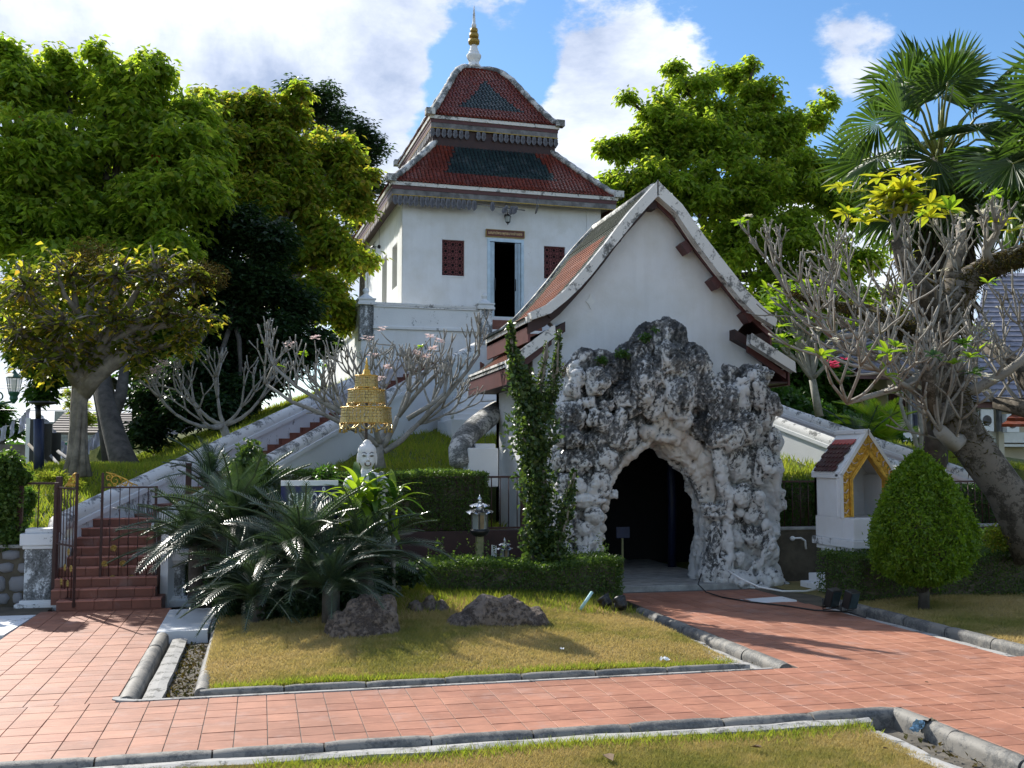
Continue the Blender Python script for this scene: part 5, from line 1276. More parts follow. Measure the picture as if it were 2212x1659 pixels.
st = thing('white_statue', 'white marble head and shoulders of a seated statue with a brown stained mouth', 'statue', (B.x, B.y, .2))
def V3(dx, dy, py): z = P(793, py, d=17.3).z; return Vector((B.x + dx * s_, B.y + dy * s_, z))
m = MB(); m.ell(V3(0, 0, 985), (19 * s_, 20 * s_, 26 * s_), 18, 14); m.ell(V3(0, -4, 996), (16 * s_, 17 * s_, 17 * s_), 16, 12); m.ell(V3(0, 1, 974), (20 * s_, 21 * s_, 18 * s_), 16, 12); m.ell(V3(0, 2, 960), (11 * s_, 11 * s_, 9 * s_), 14, 10); m.ell(V3(0, 2, 956), (8 * s_, 8 * s_, 7 * s_), 12, 8)
m.tube([V3(0, 2, 1000), V3(0, 3, 1012), V3(0, 5, 1030)], [11 * s_, 11 * s_, 18 * s_], 14)
m.ell(V3(0, 6, 1040), (42 * s_, 22 * s_, 22 * s_), 18, 12); m.ell(V3(-34, 6, 1048), (16 * s_, 16 * s_, 20 * s_), 12, 10); m.ell(V3(34, 6, 1048), (16 * s_, 16 * s_, 20 * s_), 12, 10); m.ell(V3(0, 8, 1090), (38 * s_, 22 * s_, 55 * s_), 16, 12)
m.ell(V3(-30, -4, 1120), (14 * s_, 16 * s_, 60 * s_), 10, 8); m.ell(V3(32, -4, 1120), (14 * s_, 16 * s_, 60 * s_), 10, 8); m.ell(V3(0, -10, 1170), (66 * s_, 40 * s_, 20 * s_), 16, 10)
m.ell(V3(0, -22, 988), (3.2 * s_, 5 * s_, 8 * s_), 8, 8); m.ell(V3(0, -24, 993), (4.5 * s_, 4 * s_, 3 * s_), 8, 6); m.ell(V3(-8, -19.5, 982), (6 * s_, 2.5 * s_, 1.8 * s_), 8, 6, Matrix.Rotation(.15, 3, 'Y')); m.ell(V3(8, -19.5, 982), (6 * s_, 2.5 * s_, 1.8 * s_), 8, 6, Matrix.Rotation(-.15, 3, 'Y'))
for sx in (-1, 1): m.ell(V3(19.5 * sx, 1, 992), (2.6 * s_, 5 * s_, 14 * s_), 8, 8)
m.ell(V3(0, -21, 1000), (6 * s_, 3 * s_, 2 * s_), 8, 6); m.ell(V3(0, -20.5, 1003.5), (5 * s_, 3 * s_, 2 * s_), 8, 6)
me = m.mesh('figure'); o = link('figure', me, M['marble'], st); r_ = o.modifiers.new('union', 'REMESH'); r_.mode = 'VOXEL'; r_.voxel_size = .009; r_.use_smooth_shade = True; q_ = o.modifiers.new('soft', 'SMOOTH'); q_.iterations = 2
brown = simple('brown_stain', (.16, .10, .07), .9, var=.5, scale=60); eye_m = simple('painted_eye', (.05, .05, .06), .6)
m = MB(); m.ell(V3(0, -16.6, 1001), (8 * s_, 6 * s_, 6.5 * s_), 12, 8); part('mouth_stain', m, brown, st)
for sx in (-1, 1):
    m = MB(); m.ell(V3(8 * sx, -18.6, 985), (5 * s_, 2.2 * s_, 1.5 * s_), 8, 6); part('eye', m, eye_m, st)
    m = MB(); m.tube([V3(3 * sx, -21, 980), V3(8 * sx, -20.6, 977), V3(13 * sx, -17, 979)], .006, 5); part('eyebrow', m, eye_m, st)
m = MB(); m.tube([V3(32, -8, 1020), V3(20, -16, 1036), V3(6, -19, 1060), V3(-6, -18, 1085)], [.06, .075, .09, .1], 8, flat=.35); part('robe_fold', m, simple('grey_green_robe', (.20, .22, .19), .8), st)
m = MB(); m.box(B.x - .5, B.x + .5, B.y - .1, B.y + .6, 0, .55); part('pedestal', m, M['wall_mid'], st, bevel=.03)

# blue sign in the planting
a, b = P(607, 1042, d=16.9), P(732, 1112, d=16.9)
sg2 = thing('blue_sign', 'blue sign with white Thai letters half hidden in the cycads', 'sign', (a.x + .5, a.y, 0))
m = MB(); m.box(a.x, b.x, a.y, a.y + .04, b.z - .1, a.z - .06); part('panel', m, simple('deep_blue_enamel', (.008, .012, .09), .4), sg2)
m = MB(); m.box(a.x, b.x, a.y - .02, a.y + .06, a.z - .055, a.z + .03); part('frame', m, M['white'], sg2)
for lx_ in (a.x + .1, b.x - .1): m = MB(); m.tube([(lx_, a.y + .07, 0), (lx_, a.y + .07, a.z)], .03, 8); part('leg', m, M['greywood'], sg2)
def world_text(body, x0, x1, z0, z1, y, mat, parent, depth=.006):
    o = text_part(body, x1 - x0, z1 - z0, mat, None, Matrix.Translation(((x0 + x1) / 2, y, (z0 + z1) / 2)), depth); o.parent = parent; o.matrix_parent_inverse = Matrix.Translation(-parent.location); return o
c0, c1 = P(623, 1095, d=16.86), P(716, 1060, d=16.86)
world_text('ธบาทจำ', c0.x, c1.x, c0.z - .02, c1.z + .06, a.y - .014, M['white'], sg2)

# ------------------------------------------------------------------ garden lamps, spotlights, rocks, litter
def garden_lamp(px, py_base, py_top, d, sc, label, post=True):
    b = P(px, py_base, d=d); t = P(px, py_top, d=d); k = d / 2250 * sc
    r = thing('garden_lamp', label, 'lamp', (b.x, b.y, 0)); x, y, z = b.x, b.y, t.z
    m = MB(); m.lathe([(.3 * k, 0), (1.5 * k, -4 * k), (5 * k, -9 * k), (5 * k, -12 * k), (3 * k, -14 * k), (6 * k, -16 * k), (3 * k, -18 * k)], (x, y, z), 12); part('finial', m, M['chrome'], r)
    for (zz_, R, h) in ((-18, 21, 7), (-30, 28, 9)):
        m = MB(); n = 32; vs = []
        for (f, dz) in ((.15, 0), (.6, -.35), (1, -1)):
            for i in range(n):
                a_ = 2 * math.pi * i / n; w = 1 + .10 * math.cos(8 * a_) * f; vs.append((x + R * k * f * w * math.cos(a_), y + R * k * f * w * math.sin(a_), z + (zz_ + dz * h * (1 - .3 * math.cos(8 * a_))) * k))
        m.add(vs, [(j * n + i, j * n + (i + 1) % n, (j + 1) * n + (i + 1) % n, (j + 1) * n + i) for j in range(2) for i in range(n)], True); part('petal_roof', m, M['chrome'], r)
    m = MB(); m.lathe([(9 * k, -22 * k), (9 * k, -32 * k)], (x, y, z), 8); part('neck', m, M['chrome'], r)
    m = MB()
    for i in range(6):
        a_ = i * math.pi / 3 + .3; m.box(-1.2 * k, 1.2 * k, -1.2 * k, 1.2 * k, -74 * k, -36 * k, M=Matrix.Translation((x + 19 * k * math.cos(a_), y + 19 * k * math.sin(a_), z)))
    m.lathe([(20 * k, -74 * k), (22 * k, -78 * k), (17 * k, -86 * k), (8 * k, -90 * k)], (x, y, z), 12); part('lamp_cage', m, M['black'], r)
    m = MB(); m.lathe([(16 * k, -38 * k), (16 * k, -74 * k)], (x, y, z), 6, False); part('lamp_glass', m, M['glass'], r)
    m = MB(); m.box(x - 6 * k, x + 6 * k, y - 17 * k, y - 15.5 * k, z - 72 * k, z - 44 * k); part('cardboard_insert', m, simple('kraft_card', (.30, .22, .12), .9), r)
    if post: m = MB(); m.box(x - .06, x + .06, y - .06, y + .06, 0, z - 88 * k); part('post', m, M['bamboo'], r)
    return r
garden_lamp(1036, 1214, 1068, 18.9, 1.0, 'chromed garden lantern on a square post in front of the back hedge')
garden_lamp(1090, 1214, 1161, 19.3, .62, 'smaller grey garden lantern with pointed roof between post lamp and climber')
m = MB(); a = P(1069, 1178, d=19.0); 
for k in range(3): m.box(a.x - .06 + k * .035, a.x - .04 + k * .035, a.y, a.y + .01, a.z - .22, a.z + .01 - .01 * k)
solo('stake_bundle', m, M['white'], 'small bundle of white stakes beside the smaller lantern', 'stakes')
def spotlight(px, py, d, label, rot):
    b = P(px, py, z=.12); r = thing('spotlight', label, 'spotlight', (b.x, b.y, .1), rot); k = .0072
    m = MB(); MM = Matrix.Translation((0, 0, .16)) @ Matrix.Rotation(R_(-38), 4, 'X')
    m.lathe([(8 * k, -14 * k), (11 * k, -10 * k), (12 * k, 0), (15 * k, 6 * k), (15.5 * k, 12 * k), (14 * k, 12 * k), (11 * k, 5 * k)], (0, 0, 0), 16, M=MM); part('lamp_head', m, M['black'], r, world=False)
    m = MB()
    for i in range(9): m.lathe([(13.2 * k, -9 * k + i * 1.3 * k), (13.6 * k, -8.7 * k + i * 1.3 * k), (13.2 * k, -8.4 * k + i * 1.3 * k)], (0, 0, 0), 14, M=MM)
    part('cooling_fins', m, simple('grey_lamp_metal', (.10, .10, .105), .4, metal=.4), r, world=False)
    m = MB(); m.tube([(-16 * k, 0, .17), (-16 * k, 0, .08), (-9 * k, 0, .015), (0, 0, 0), (9 * k, 0, .015), (16 * k, 0, .08), (16 * k, 0, .17)], .010, 6); part('yoke', m, M['black'], r, world=False)
    m = MB(); m.lathe([(14 * k, 11.5 * k), (2 * k, 12 * k)], (0, 0, 0), 16, M=MM); part('lens', m, M['glass'], r, world=False)
spotlight(1341, 1322, 0, 'grey round spotlight on a yoke at the corner of the drain', .3)
spotlight(1308, 1318, 0, 'black round spotlight half hidden by the front hedge end', .9)
for (px, py, lab) in ((1791, 1318, 'black box floodlight at the right drain kerb end'), (1830, 1322, 'black box floodlight in shade under the right hedge')):
    b = P(px, py, z=0.05); r = thing('floodlight', lab, 'floodlight', (b.x, b.y, .05), .35)
    m = MB(); m.box(-.12, .12, -.08, .06, .08, .38, M=Matrix.Rotation(R_(18), 4, 'X')); part('housing', m, M['black'], r, world=False, bevel=.015)
    m = MB(); m.box(-.095, .095, -.088, -.082, .105, .355, M=Matrix.Rotation(R_(18), 4, 'X')); part('glass_face', m, simple('dark_lamp_glass', (.03, .05, .055), .15), r, world=False)
    m = MB(); m.tube([(-.15, 0, .2), (-.15, 0, .02), (.15, 0, .02), (.15, 0, .2)], .012, 5); part('bracket', m, M['black'], r, world=False)
a, b = P(1253, 1317, d=16.6), P(1279, 1279, d=16.75); m = MB(); m.tube([a, b], .026, 8); solo('plastic_tube', m, M['teal'], 'pale teal plastic tube leaning in front of the hedge', 'tube')
def boulder(px0, px1, pyt, pyb, label, mat, seed, depth=.7, prof=None):
    a, b = P(px0, pyb, z=.22), P(px1, pyb, z=.22); w = (b - a).length; c = (a + b) / 2; k = c.dot(Vector(F0)) / 2250; h = (pyb - pyt) * k
    random.seed(seed); m = MB(); c = c + Vector((0, depth * .4, 0))
    n = prof or [(-.5, .3), (-.25, .7), (-.1, 1.0), (.1, .85), (.3, .75), (.5, .4)]
    for (u, hh) in n: m.ell((c.x + u * w * .72, c.y + random.uniform(-.05, .05), .10), (w * .19, depth * .5, h * hh * 1.02 + .10), 10, 8)
    m.ell((c.x, c.y, .12), (w * .48, depth * .5, h * .55), 14, 9)
    o = rockify(m, 'boulder', mat, .03, .6, None, (2.0, 2.0, 2.6), 0); o['label'] = label; o['category'] = 'boulder'; return o
boulder(975, 1190, 1283, 1345, 'long low brown boulder lying on the middle lawn', M['boulder'], 3)
boulder(715, 872, 1292, 1362, 'blocky brown boulder at the foot of the cycads', M['boulder'], 5, .8, [(-.5, .5), (-.2, .85), (0, .95), (.2, 1.0), (.42, 1.0)])
boulder(830, 888, 1268, 1300, 'small pale grey boulder tucked under the cycad fronds', M['boulder2'], 8, .4, [(-.3, .9), (.1, 1.0), (.4, .6)])
boulder(880, 985, 1288, 1325, 'dark shaded boulder between the two brown ones', M['boulder'], 9, .5, [(-.4, .6), (0, .9), (.35, .8)])
random.seed(21)
def scrap(px, py, z, name, label, cat, mat, sz, rumple=.5, n=6):
    c = P(px, py, z=z); m = MB(); vs = [(c.x + (i / n - .5) * sz + random.gauss(0, sz * .05), c.y + (j / n - .5) * sz * .8 + random.gauss(0, sz * .05), c.z + .01 + abs(random.gauss(0, sz * rumple * .4))) for j in range(n + 1) for i in range(n + 1)]
    m.add(vs, [(j * (n + 1) + i, j * (n + 1) + i + 1, (j + 1) * (n + 1) + i + 1, (j + 1) * (n + 1) + i) for j in range(n) for i in range(n)]); return solo(name, m, mat, label, cat)
scrap(1436, 1428, .02, 'paper_scrap', 'crumpled white scrap of paper near the right corner of the middle lawn', 'litter', M['paper'], .11)
scrap(1214, 1404, .12, 'paper_scrap', 'tiny white scrap of paper in the centre of the middle lawn', 'litter', M['paper'], .05)
c = P(2000, 1578, z=-.06); r = thing('food_wrapper', 'crumpled black, blue and cream food wrapper in the drain at the lower right', 'wrapper', tuple(c))
for (dx, mt, rz) in ((-.09, simple('blue_white_foil', (.25, .42, .70), .3, var=.8, scale=40), .3), (0, M['black'], -.3), (.06, simple('cream_foil', (.75, .62, .40), .35, var=.2), .5)):
    m = MB(); MM = Matrix.Translation((c.x + dx, c.y, c.z + .05)) @ Matrix.Rotation(rz, 4, 'Y') @ Matrix.Rotation(.5, 4, 'X'); n = 5
    vs = [MM @ Vector(((i / n - .5) * .11, random.gauss(0, .010), (j / n - .5) * .14)) for j in range(n + 1) for i in range(n + 1)]; m.add(vs, [(j * (n + 1) + i, j * (n + 1) + i + 1, (j + 1) * (n + 1) + i + 1, (j + 1) * (n + 1) + i) for j in range(n) for i in range(n)]); part('foil_flap', m, mt, r)
def dryleaf(px, py, z, sz, lab):
    c = P(px, py, z=z); m = MB(); a = random.uniform(0, 6); ca, sa = math.cos(a), math.sin(a)
    pr = [(0, -.5, .05), (.28, -.1, .25), (.22, .3, .2), (0, .5, .1), (-.22, .3, .22), (-.28, -.1, .2), (0, 0, 0)]
    m.add([(c.x + (x * ca - y * sa) * sz, c.y + (x * sa + y * ca) * sz, c.z + .02 + zz_ * sz) for x, y, zz_ in pr], [(6, 0, 1), (6, 1, 2), (6, 2, 3), (6, 3, 4), (6, 4, 5), (6, 5, 0)])
    solo('dry_leaf', m, simple('dry_brown_leaf', (.12, .07, .03), .8), lab, 'leaf', group='fallen leaves on the near lawn')
dryleaf(1314, 1645, -.02, .17, 'large curled brown leaf on the near lawn at the bottom edge'); dryleaf(1634, 1620, -.03, .10, 'small dark leaf on the near lawn right of the curled brown leaf')
dryleaf(1913, 1622, -.03, .05, 'tiny dark leaf on the near lawn toward the wrapper'); dryleaf(2002, 1478, .0, .05, 'tiny curled leaf on the paving right of centre')
pts = [P(x, y, z=z) for x, y, z in ((1515, 1240, .35), (1508, 1262, .2), (1525, 1279, .04), (1560, 1290, .02), (1620, 1300, .02), (1700, 1309, .02), (1760, 1318, .02), (1830, 1322, .03), (1870, 1334, .05))]; m = MB(); m.tube(pts, .014, 6); solo('black_cable', m, M['black'], 'black cable trailing from the grotto foot along the path edge', 'cable')
pts = [P(x, y, Y=Y_) for x, y, Y_ in ((1572, 1232, 18.9), (1600, 1250, 18.6), (1640, 1268, 18.4), (1690, 1277, 18.2), (1740, 1277, 18.2), (1790, 1268, 18.4))]; m = MB(); m.tube(pts, .018, 6); solo('garden_hose', m, M['white'], 'white garden hose lying across the right foot of the grotto', 'hose')
pts = [P(x, y, Y=19.9) for x, y in ((1712, 1163), (1730, 1162), (1739, 1168), (1741, 1186))]; m = MB(); m.tube(pts, .022, 6); m.ell(pts[0], (.06, .05, .05)); solo('water_tap', m, M['white'], 'white water pipe and tap on the dark wall right of the grotto', 'tap')
m = MB(); a = P(626, 1200, d=17.6); m.lathe([(.12, 0), (.15, .3), (.16, .6), (.12, .75)], (a.x, a.y, .1), 12); solo('clay_jar', m, M['terra'], 'tall brown clay jar in deep shade under the cycads', 'jar')
b = P(1915, 1010, Y=20.2); a = P(2107, 1005, Y=20.0)
r = thing('small_figurine', 'tiny gilt and white finial on a post left of the long fence', 'figurine', tuple(P(2042, 1045, Y=20.1)))
c = P(2042, 1040, Y=20.1); m = MB(); m.lathe([(.05, 0), (.07, .06), (.05, .12), (.03, .15), (.045, .19), (.03, .24), (.01, .30)], c, 10); part('finial', m, M['marble'], r)
# ------------------------------------------------------------------ foliage machinery
def leaf_arrays(Bp, Dv, Nv, L, Wd, fold=.12, droop=.18):
    """Bp base points, Dv unit directions, Nv approx normals -> folded 4-point leaves"""
    S = np.cross(Dv, Nv); S /= np.linalg.norm(S, axis=1)[:, None] + 1e-9; N2 = np.cross(S, Dv); L = L[:, None]; Wd = Wd[:, None]
    mid = Bp + Dv * L * .45
    v0 = Bp; v1 = mid + S * Wd * .5 + N2 * Wd * fold; v2 = Bp + Dv * L - N2 * L * droop; v3 = mid - S * Wd * .5 + N2 * Wd * fold
    V = np.stack([v0, v1, v2, v3], 1).reshape(-1, 3); n = len(Bp) * 4; i = np.arange(0, n, 4)
    F = np.stack([np.column_stack([i, i + 1, i + 2]), np.column_stack([i, i + 2, i + 3])], 1).reshape(-1, 3)
    return V, F
def rdir(n):
    v = RNG.normal(size=(n, 3)); return v / np.linalg.norm(v, axis=1)[:, None]
def clusters(Cn, k, L, Wd, droop=.6, spread=.05, jl=.3):
    n = len(Cn); Cc = np.repeat(Cn, k, 0); a = np.tile(np.arange(k) * 2 * np.pi / k, n) + np.repeat(RNG.uniform(0, 6.28, n), k) + RNG.normal(0, .3, n * k)
    dz = -droop * RNG.uniform(.1, 1.3, n * k) + .15; Dv = np.column_stack([np.cos(a), np.sin(a), dz]); Dv /= np.linalg.norm(Dv, axis=1)[:, None]
    Nv = np.column_stack([np.cos(a) * .5, np.sin(a) * .5, np.ones(n * k)]) + RNG.normal(0, .35, (n * k, 3))
    LL = L * RNG.uniform(1 - jl, 1 + jl, n * k); B_ = Cc + RNG.normal(0, spread, (n * k, 3)) + Dv * .25 * LL[:, None]
    return leaf_arrays(B_, Dv, Nv, LL, LL * Wd / L)
def loose(Cn, L, Wd, up=.6):
    n = len(Cn); Dv = rdir(n); Nv = rdir(n) * (1 - up) + np.array([0, 0, up]); LL = L * RNG.uniform(.7, 1.25, n)
    return leaf_arrays(Cn, Dv, Nv, LL, LL * Wd / L)
def shell(c, r, n, squash=.85, inner=.55, low=-1.0):
    out = []
    while sum(len(o) for o in out) < n:
        d = rdir(n * 2); d = d[d[:, 2] > low]; rr = RNG.uniform(inner ** 2, 1, len(d)) ** .5 * RNG.uniform(.85, 1.08, len(d)); out.append(np.array(c) + d * rr[:, None] * np.array([r, r, r * squash]))
    return np.concatenate(out)[:n]
def curve(a, b, sag=.1, n=5, jit=.0):
    a, b = Vector(a), Vector(b); L = (b - a).length; return [a.lerp(b, i / n) + Vector((random.gauss(0, jit * L), random.gauss(0, jit * L), sag * L * math.sin(math.pi * i / n))) for i in range(n + 1)]
def tree(name, label, cat, trunk, lobes, ncl, k, L, Wd, leaf, bark, droop=.6, group=None, twig=9, flowers=0, forks=None, trunk_r=None, inner=.5, sq=.85, limbs=True, sub=True):
    """trunk: list of (px,py,d,r) ; lobes: (px,py,r_px,d)"""
    tp_ = [P(x, y, d=d) for x, y, d, r in trunk]; tr = [r for *_, r in trunk]
    r0 = thing(name, label, cat, tuple(tp_[0]), 0, group)
    m = MB(); m.tube(tp_, tr, 10); part('trunk', m, bark, r0)
    top = tp_[-1]; m = MB(); Cs = []; tot = sum(l[2] ** 2 for l in lobes)
    for (x, y, rp, d) in lobes:
        c = P(x, y, d=d); R = rp / 2250 * d; n = max(8, int(ncl * rp * rp / tot)); ns = max(7, int(26 * (rp / 80) ** 1.2)) if sub else 0
        if ns:
            sc_ = shell(c, R * .80, ns, sq, .35); pts = np.concatenate([shell(q_, R * random.uniform(.26, .55), max(3, n // ns), .7, .2) for q_ in sc_])
            pts = pts[RNG.permutation(len(pts))]
        else: pts = shell(c, R, n, sq, inner)
        Cs.append(pts)
        if limbs:
            st = tp_[-1] if len(tp_) < 3 or random.random() < .6 else tp_[-2]
            m.tube(curve(st, c, .12, 6, .02), [max(.05, tr[-1] * .55) * (1 - .75 * i / 6) + .03 for i in range(7)], 6)
            for q in pts[:twig]: m.tube(curve(c, q, .1, 3, .03), [.045, .035, .022, .012], 4)
            for q in pts[twig:twig * 3]: p2 = Vector(c).lerp(Vector(q), .45); m.tube([p2, Vector(q)], [.018, .008], 3)
    part('branches', m, bark, r0)
    Cn = np.concatenate(Cs); V, F = clusters(Cn, k, L, Wd, droop, L * .35); part_np('crown', V, F, leaf, r0)
    if flowers:
        q = Cn[RNG.choice(len(Cn), flowers, replace=False)]
        for c in q:
            m = MB()
            for j in range(4): m.ell(Vector(c) + Vector([random.gauss(0, .09) for _ in range(3)]), (.07, .07, .16), 6, 4)
            part('seed_pod', m, M['petal_r'], r0)
    return r0
def part_np(name, V, F, mat, root, kind=None):
    return link(name, np_mesh(name, V, F), mat, root, kind=kind)

# big canopy trees
tree('broadleaf_tree', 'tall bright green tree at the far left with scattered red pods', 'tree', [(250, 1010, 36, .42), (235, 900, 36, .38), (210, 780, 37, .34), (190, 640, 37, .28)],
     [(425, 235, 60, 38), (450, 320, 70, 38), (440, 420, 70, 37), (30, 190, 110, 36), (150, 190, 105, 38), (290, 200, 110, 37), (60, 330, 130, 35), (210, 330, 130, 37), (350, 310, 110, 37), (40, 480, 120, 35), (180, 480, 130, 36), (330, 450, 120, 36), (420, 390, 75, 36), (90, 600, 110, 34), (250, 590, 110, 35), (380, 540, 60, 35), (10, 110, 45, 36), (120, 120, 40, 37), (215, 115, 40, 37), (330, 140, 45, 37), (-40, 400, 120, 36)],
     8600, 7, .30, .17, M['lf_bright'], M['bark_dk'], 1.0, group='tall trees behind the mound', flowers=9, inner=.35)
tree('broadleaf_tree', 'tall olive green tree between the far left tree and the white hall', 'tree', [(545, 900, 40, .36), (548, 800, 40, .33), (560, 660, 41, .28), (590, 520, 42, .22)],
     [(450, 230, 60, 41), (530, 230, 60, 42), (610, 250, 65, 42), (480, 320, 90, 41), (590, 340, 95, 42), (690, 320, 70, 43), (740, 360, 65, 43), (650, 420, 85, 42), (770, 430, 60, 43), (540, 430, 85, 41), (700, 520, 85, 42), (770, 560, 50, 43), (610, 540, 70, 42), (680, 640, 80, 41), (740, 670, 50, 42), (790, 380, 35, 44), (560, 205, 25, 42), (650, 200, 25, 42)],
     7200, 7, .29, .16, M['lf_mid'], M['bark'], .95, group='tall trees behind the mound', flowers=5, inner=.35)
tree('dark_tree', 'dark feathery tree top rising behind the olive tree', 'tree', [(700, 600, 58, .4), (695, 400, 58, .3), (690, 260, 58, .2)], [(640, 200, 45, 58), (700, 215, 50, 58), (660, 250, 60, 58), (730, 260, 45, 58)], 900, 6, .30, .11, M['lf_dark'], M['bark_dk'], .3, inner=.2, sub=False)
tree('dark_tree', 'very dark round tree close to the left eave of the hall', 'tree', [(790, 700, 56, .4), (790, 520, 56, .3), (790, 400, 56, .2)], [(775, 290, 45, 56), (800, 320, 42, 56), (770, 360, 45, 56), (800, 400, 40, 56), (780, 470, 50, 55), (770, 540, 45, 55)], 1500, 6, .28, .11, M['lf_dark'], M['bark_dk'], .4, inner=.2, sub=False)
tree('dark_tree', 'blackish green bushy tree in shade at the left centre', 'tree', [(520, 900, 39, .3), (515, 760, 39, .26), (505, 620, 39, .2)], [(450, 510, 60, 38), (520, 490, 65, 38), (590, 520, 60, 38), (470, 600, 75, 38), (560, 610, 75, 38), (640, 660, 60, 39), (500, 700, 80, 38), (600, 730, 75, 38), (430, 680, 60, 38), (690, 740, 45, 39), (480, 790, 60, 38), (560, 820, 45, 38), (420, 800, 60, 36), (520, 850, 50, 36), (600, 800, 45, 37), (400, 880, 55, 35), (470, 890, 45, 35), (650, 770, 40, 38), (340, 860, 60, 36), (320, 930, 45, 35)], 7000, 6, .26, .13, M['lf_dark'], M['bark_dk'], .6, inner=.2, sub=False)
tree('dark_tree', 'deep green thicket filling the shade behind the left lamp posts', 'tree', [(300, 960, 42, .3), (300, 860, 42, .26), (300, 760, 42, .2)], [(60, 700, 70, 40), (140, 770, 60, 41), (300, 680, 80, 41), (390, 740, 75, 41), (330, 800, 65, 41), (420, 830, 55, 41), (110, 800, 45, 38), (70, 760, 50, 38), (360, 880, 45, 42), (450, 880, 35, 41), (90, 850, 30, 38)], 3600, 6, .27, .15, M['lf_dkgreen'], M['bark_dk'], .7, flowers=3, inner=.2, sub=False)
tree('broadleaf_tree', 'tall bright green tree behind the gabled porch on the right', 'tree', [(1560, 960, 52, .5), (1560, 760, 52, .42), (1570, 600, 52, .35), (1580, 480, 52, .28)],
     [(1330, 400, 55, 50), (1350, 470, 60, 50), (1440, 330, 70, 50), (1530, 250, 80, 51), (1620, 290, 80, 51), (1700, 330, 70, 51), (1570, 170, 55, 52), (1500, 190, 60, 51), (1640, 210, 60, 51), (1430, 240, 60, 50), (1390, 300, 60, 50), (1340, 320, 45, 50), (1480, 300, 85, 50), (1580, 290, 85, 50), (1690, 280, 70, 51), (1760, 250, 40, 51), (1790, 215, 25, 51), (1400, 390, 75, 49), (1510, 420, 100, 49), (1630, 400, 95, 49), (1740, 380, 85, 50), (1390, 480, 60, 49), (1600, 520, 95, 49), (1720, 510, 90, 49), (1800, 440, 60, 50), (1680, 620, 80, 49), (1780, 590, 70, 49), (1760, 700, 65, 49), (1800, 760, 60, 49), (1720, 800, 55, 48), (1780, 840, 60, 48), (1700, 870, 45, 48), (1850, 450, 65, 50), (1850, 560, 70, 50), (1840, 660, 70, 49), (1640, 690, 80, 49), (1870, 740, 60, 49), (1300, 320, 22, 50), (1840, 340, 40, 50), (1360, 210, 25, 50), (1455, 150, 28, 51), (1620, 140, 22, 51)],
     13500, 7, .30, .17, M['lf_bright'], M['bark_dk'], 1.0, flowers=5, inner=.35)
tree('broadleaf_tree', 'shaded dark green tree low behind the porch and right staircase', 'tree', [(1720, 980, 44, .3), (1725, 900, 44, .26), (1730, 800, 44, .2)], [(1700, 780, 55, 43), (1760, 800, 60, 43), (1820, 830, 55, 44), (1720, 850, 55, 43), (1800, 890, 45, 43), (1690, 700, 40, 44)], 1900, 7, .30, .18, M['lf_dkgreen'], M['bark_dk'], .8, flowers=2, inner=.2, sub=False)
tree('rounded_tree', 'pale green round tree far off between house and frangipani branches', 'tree', [(1925, 900, 80, .4), (1925, 800, 80, .3), (1925, 740, 80, .2)], [(1900, 690, 40, 80), (1950, 700, 45, 80), (1880, 740, 35, 80), (1930, 640, 35, 80), (1960, 760, 40, 80)], 900, 6, .4, .24, M['lf_mid'], M['bark_dk'], .4, inner=.3)
tree('rounded_tree', 'distant dark tree at the left edge below the street lamp', 'tree', [(0, 990, 75, .4), (0, 940, 75, .3)], [(0, 900, 40, 75), (30, 930, 25, 75), (-30, 890, 40, 75)], 500, 6, .4, .24, M['lf_dkgreen'], M['bark_dk'], .4)
tree('conifer', 'thin wispy tree in front of the shingled roof at the left', 'tree', [(160, 960, 60, .25), (158, 900, 60, .2), (156, 860, 60, .1)], [(160, 880, 28, 60), (150, 850, 16, 60), (190, 900, 26, 60)], 260, 6, .28, .10, M['lf_mid'], M['bark_dk'], .3)
r = thing('leaning_trunk', 'thick dark leaning trunk left of the bare frangipani', 'tree trunk', tuple(P(275, 1030, d=32)))
m = MB(); m.tube([P(x, y, d=d) for x, y, d in ((285, 1040, 31), (262, 985, 31.5), (246, 935, 32), (232, 880, 32.5), (222, 840, 33), (215, 780, 34))], [.46, .38, .33, .30, .28, .24], 12); m.tube([P(240, 900, d=32.4), P(262, 850, d=33), P(270, 790, d=34)], [.25, .2, .15], 8); part('trunk', m, M['bark_dk'], r)

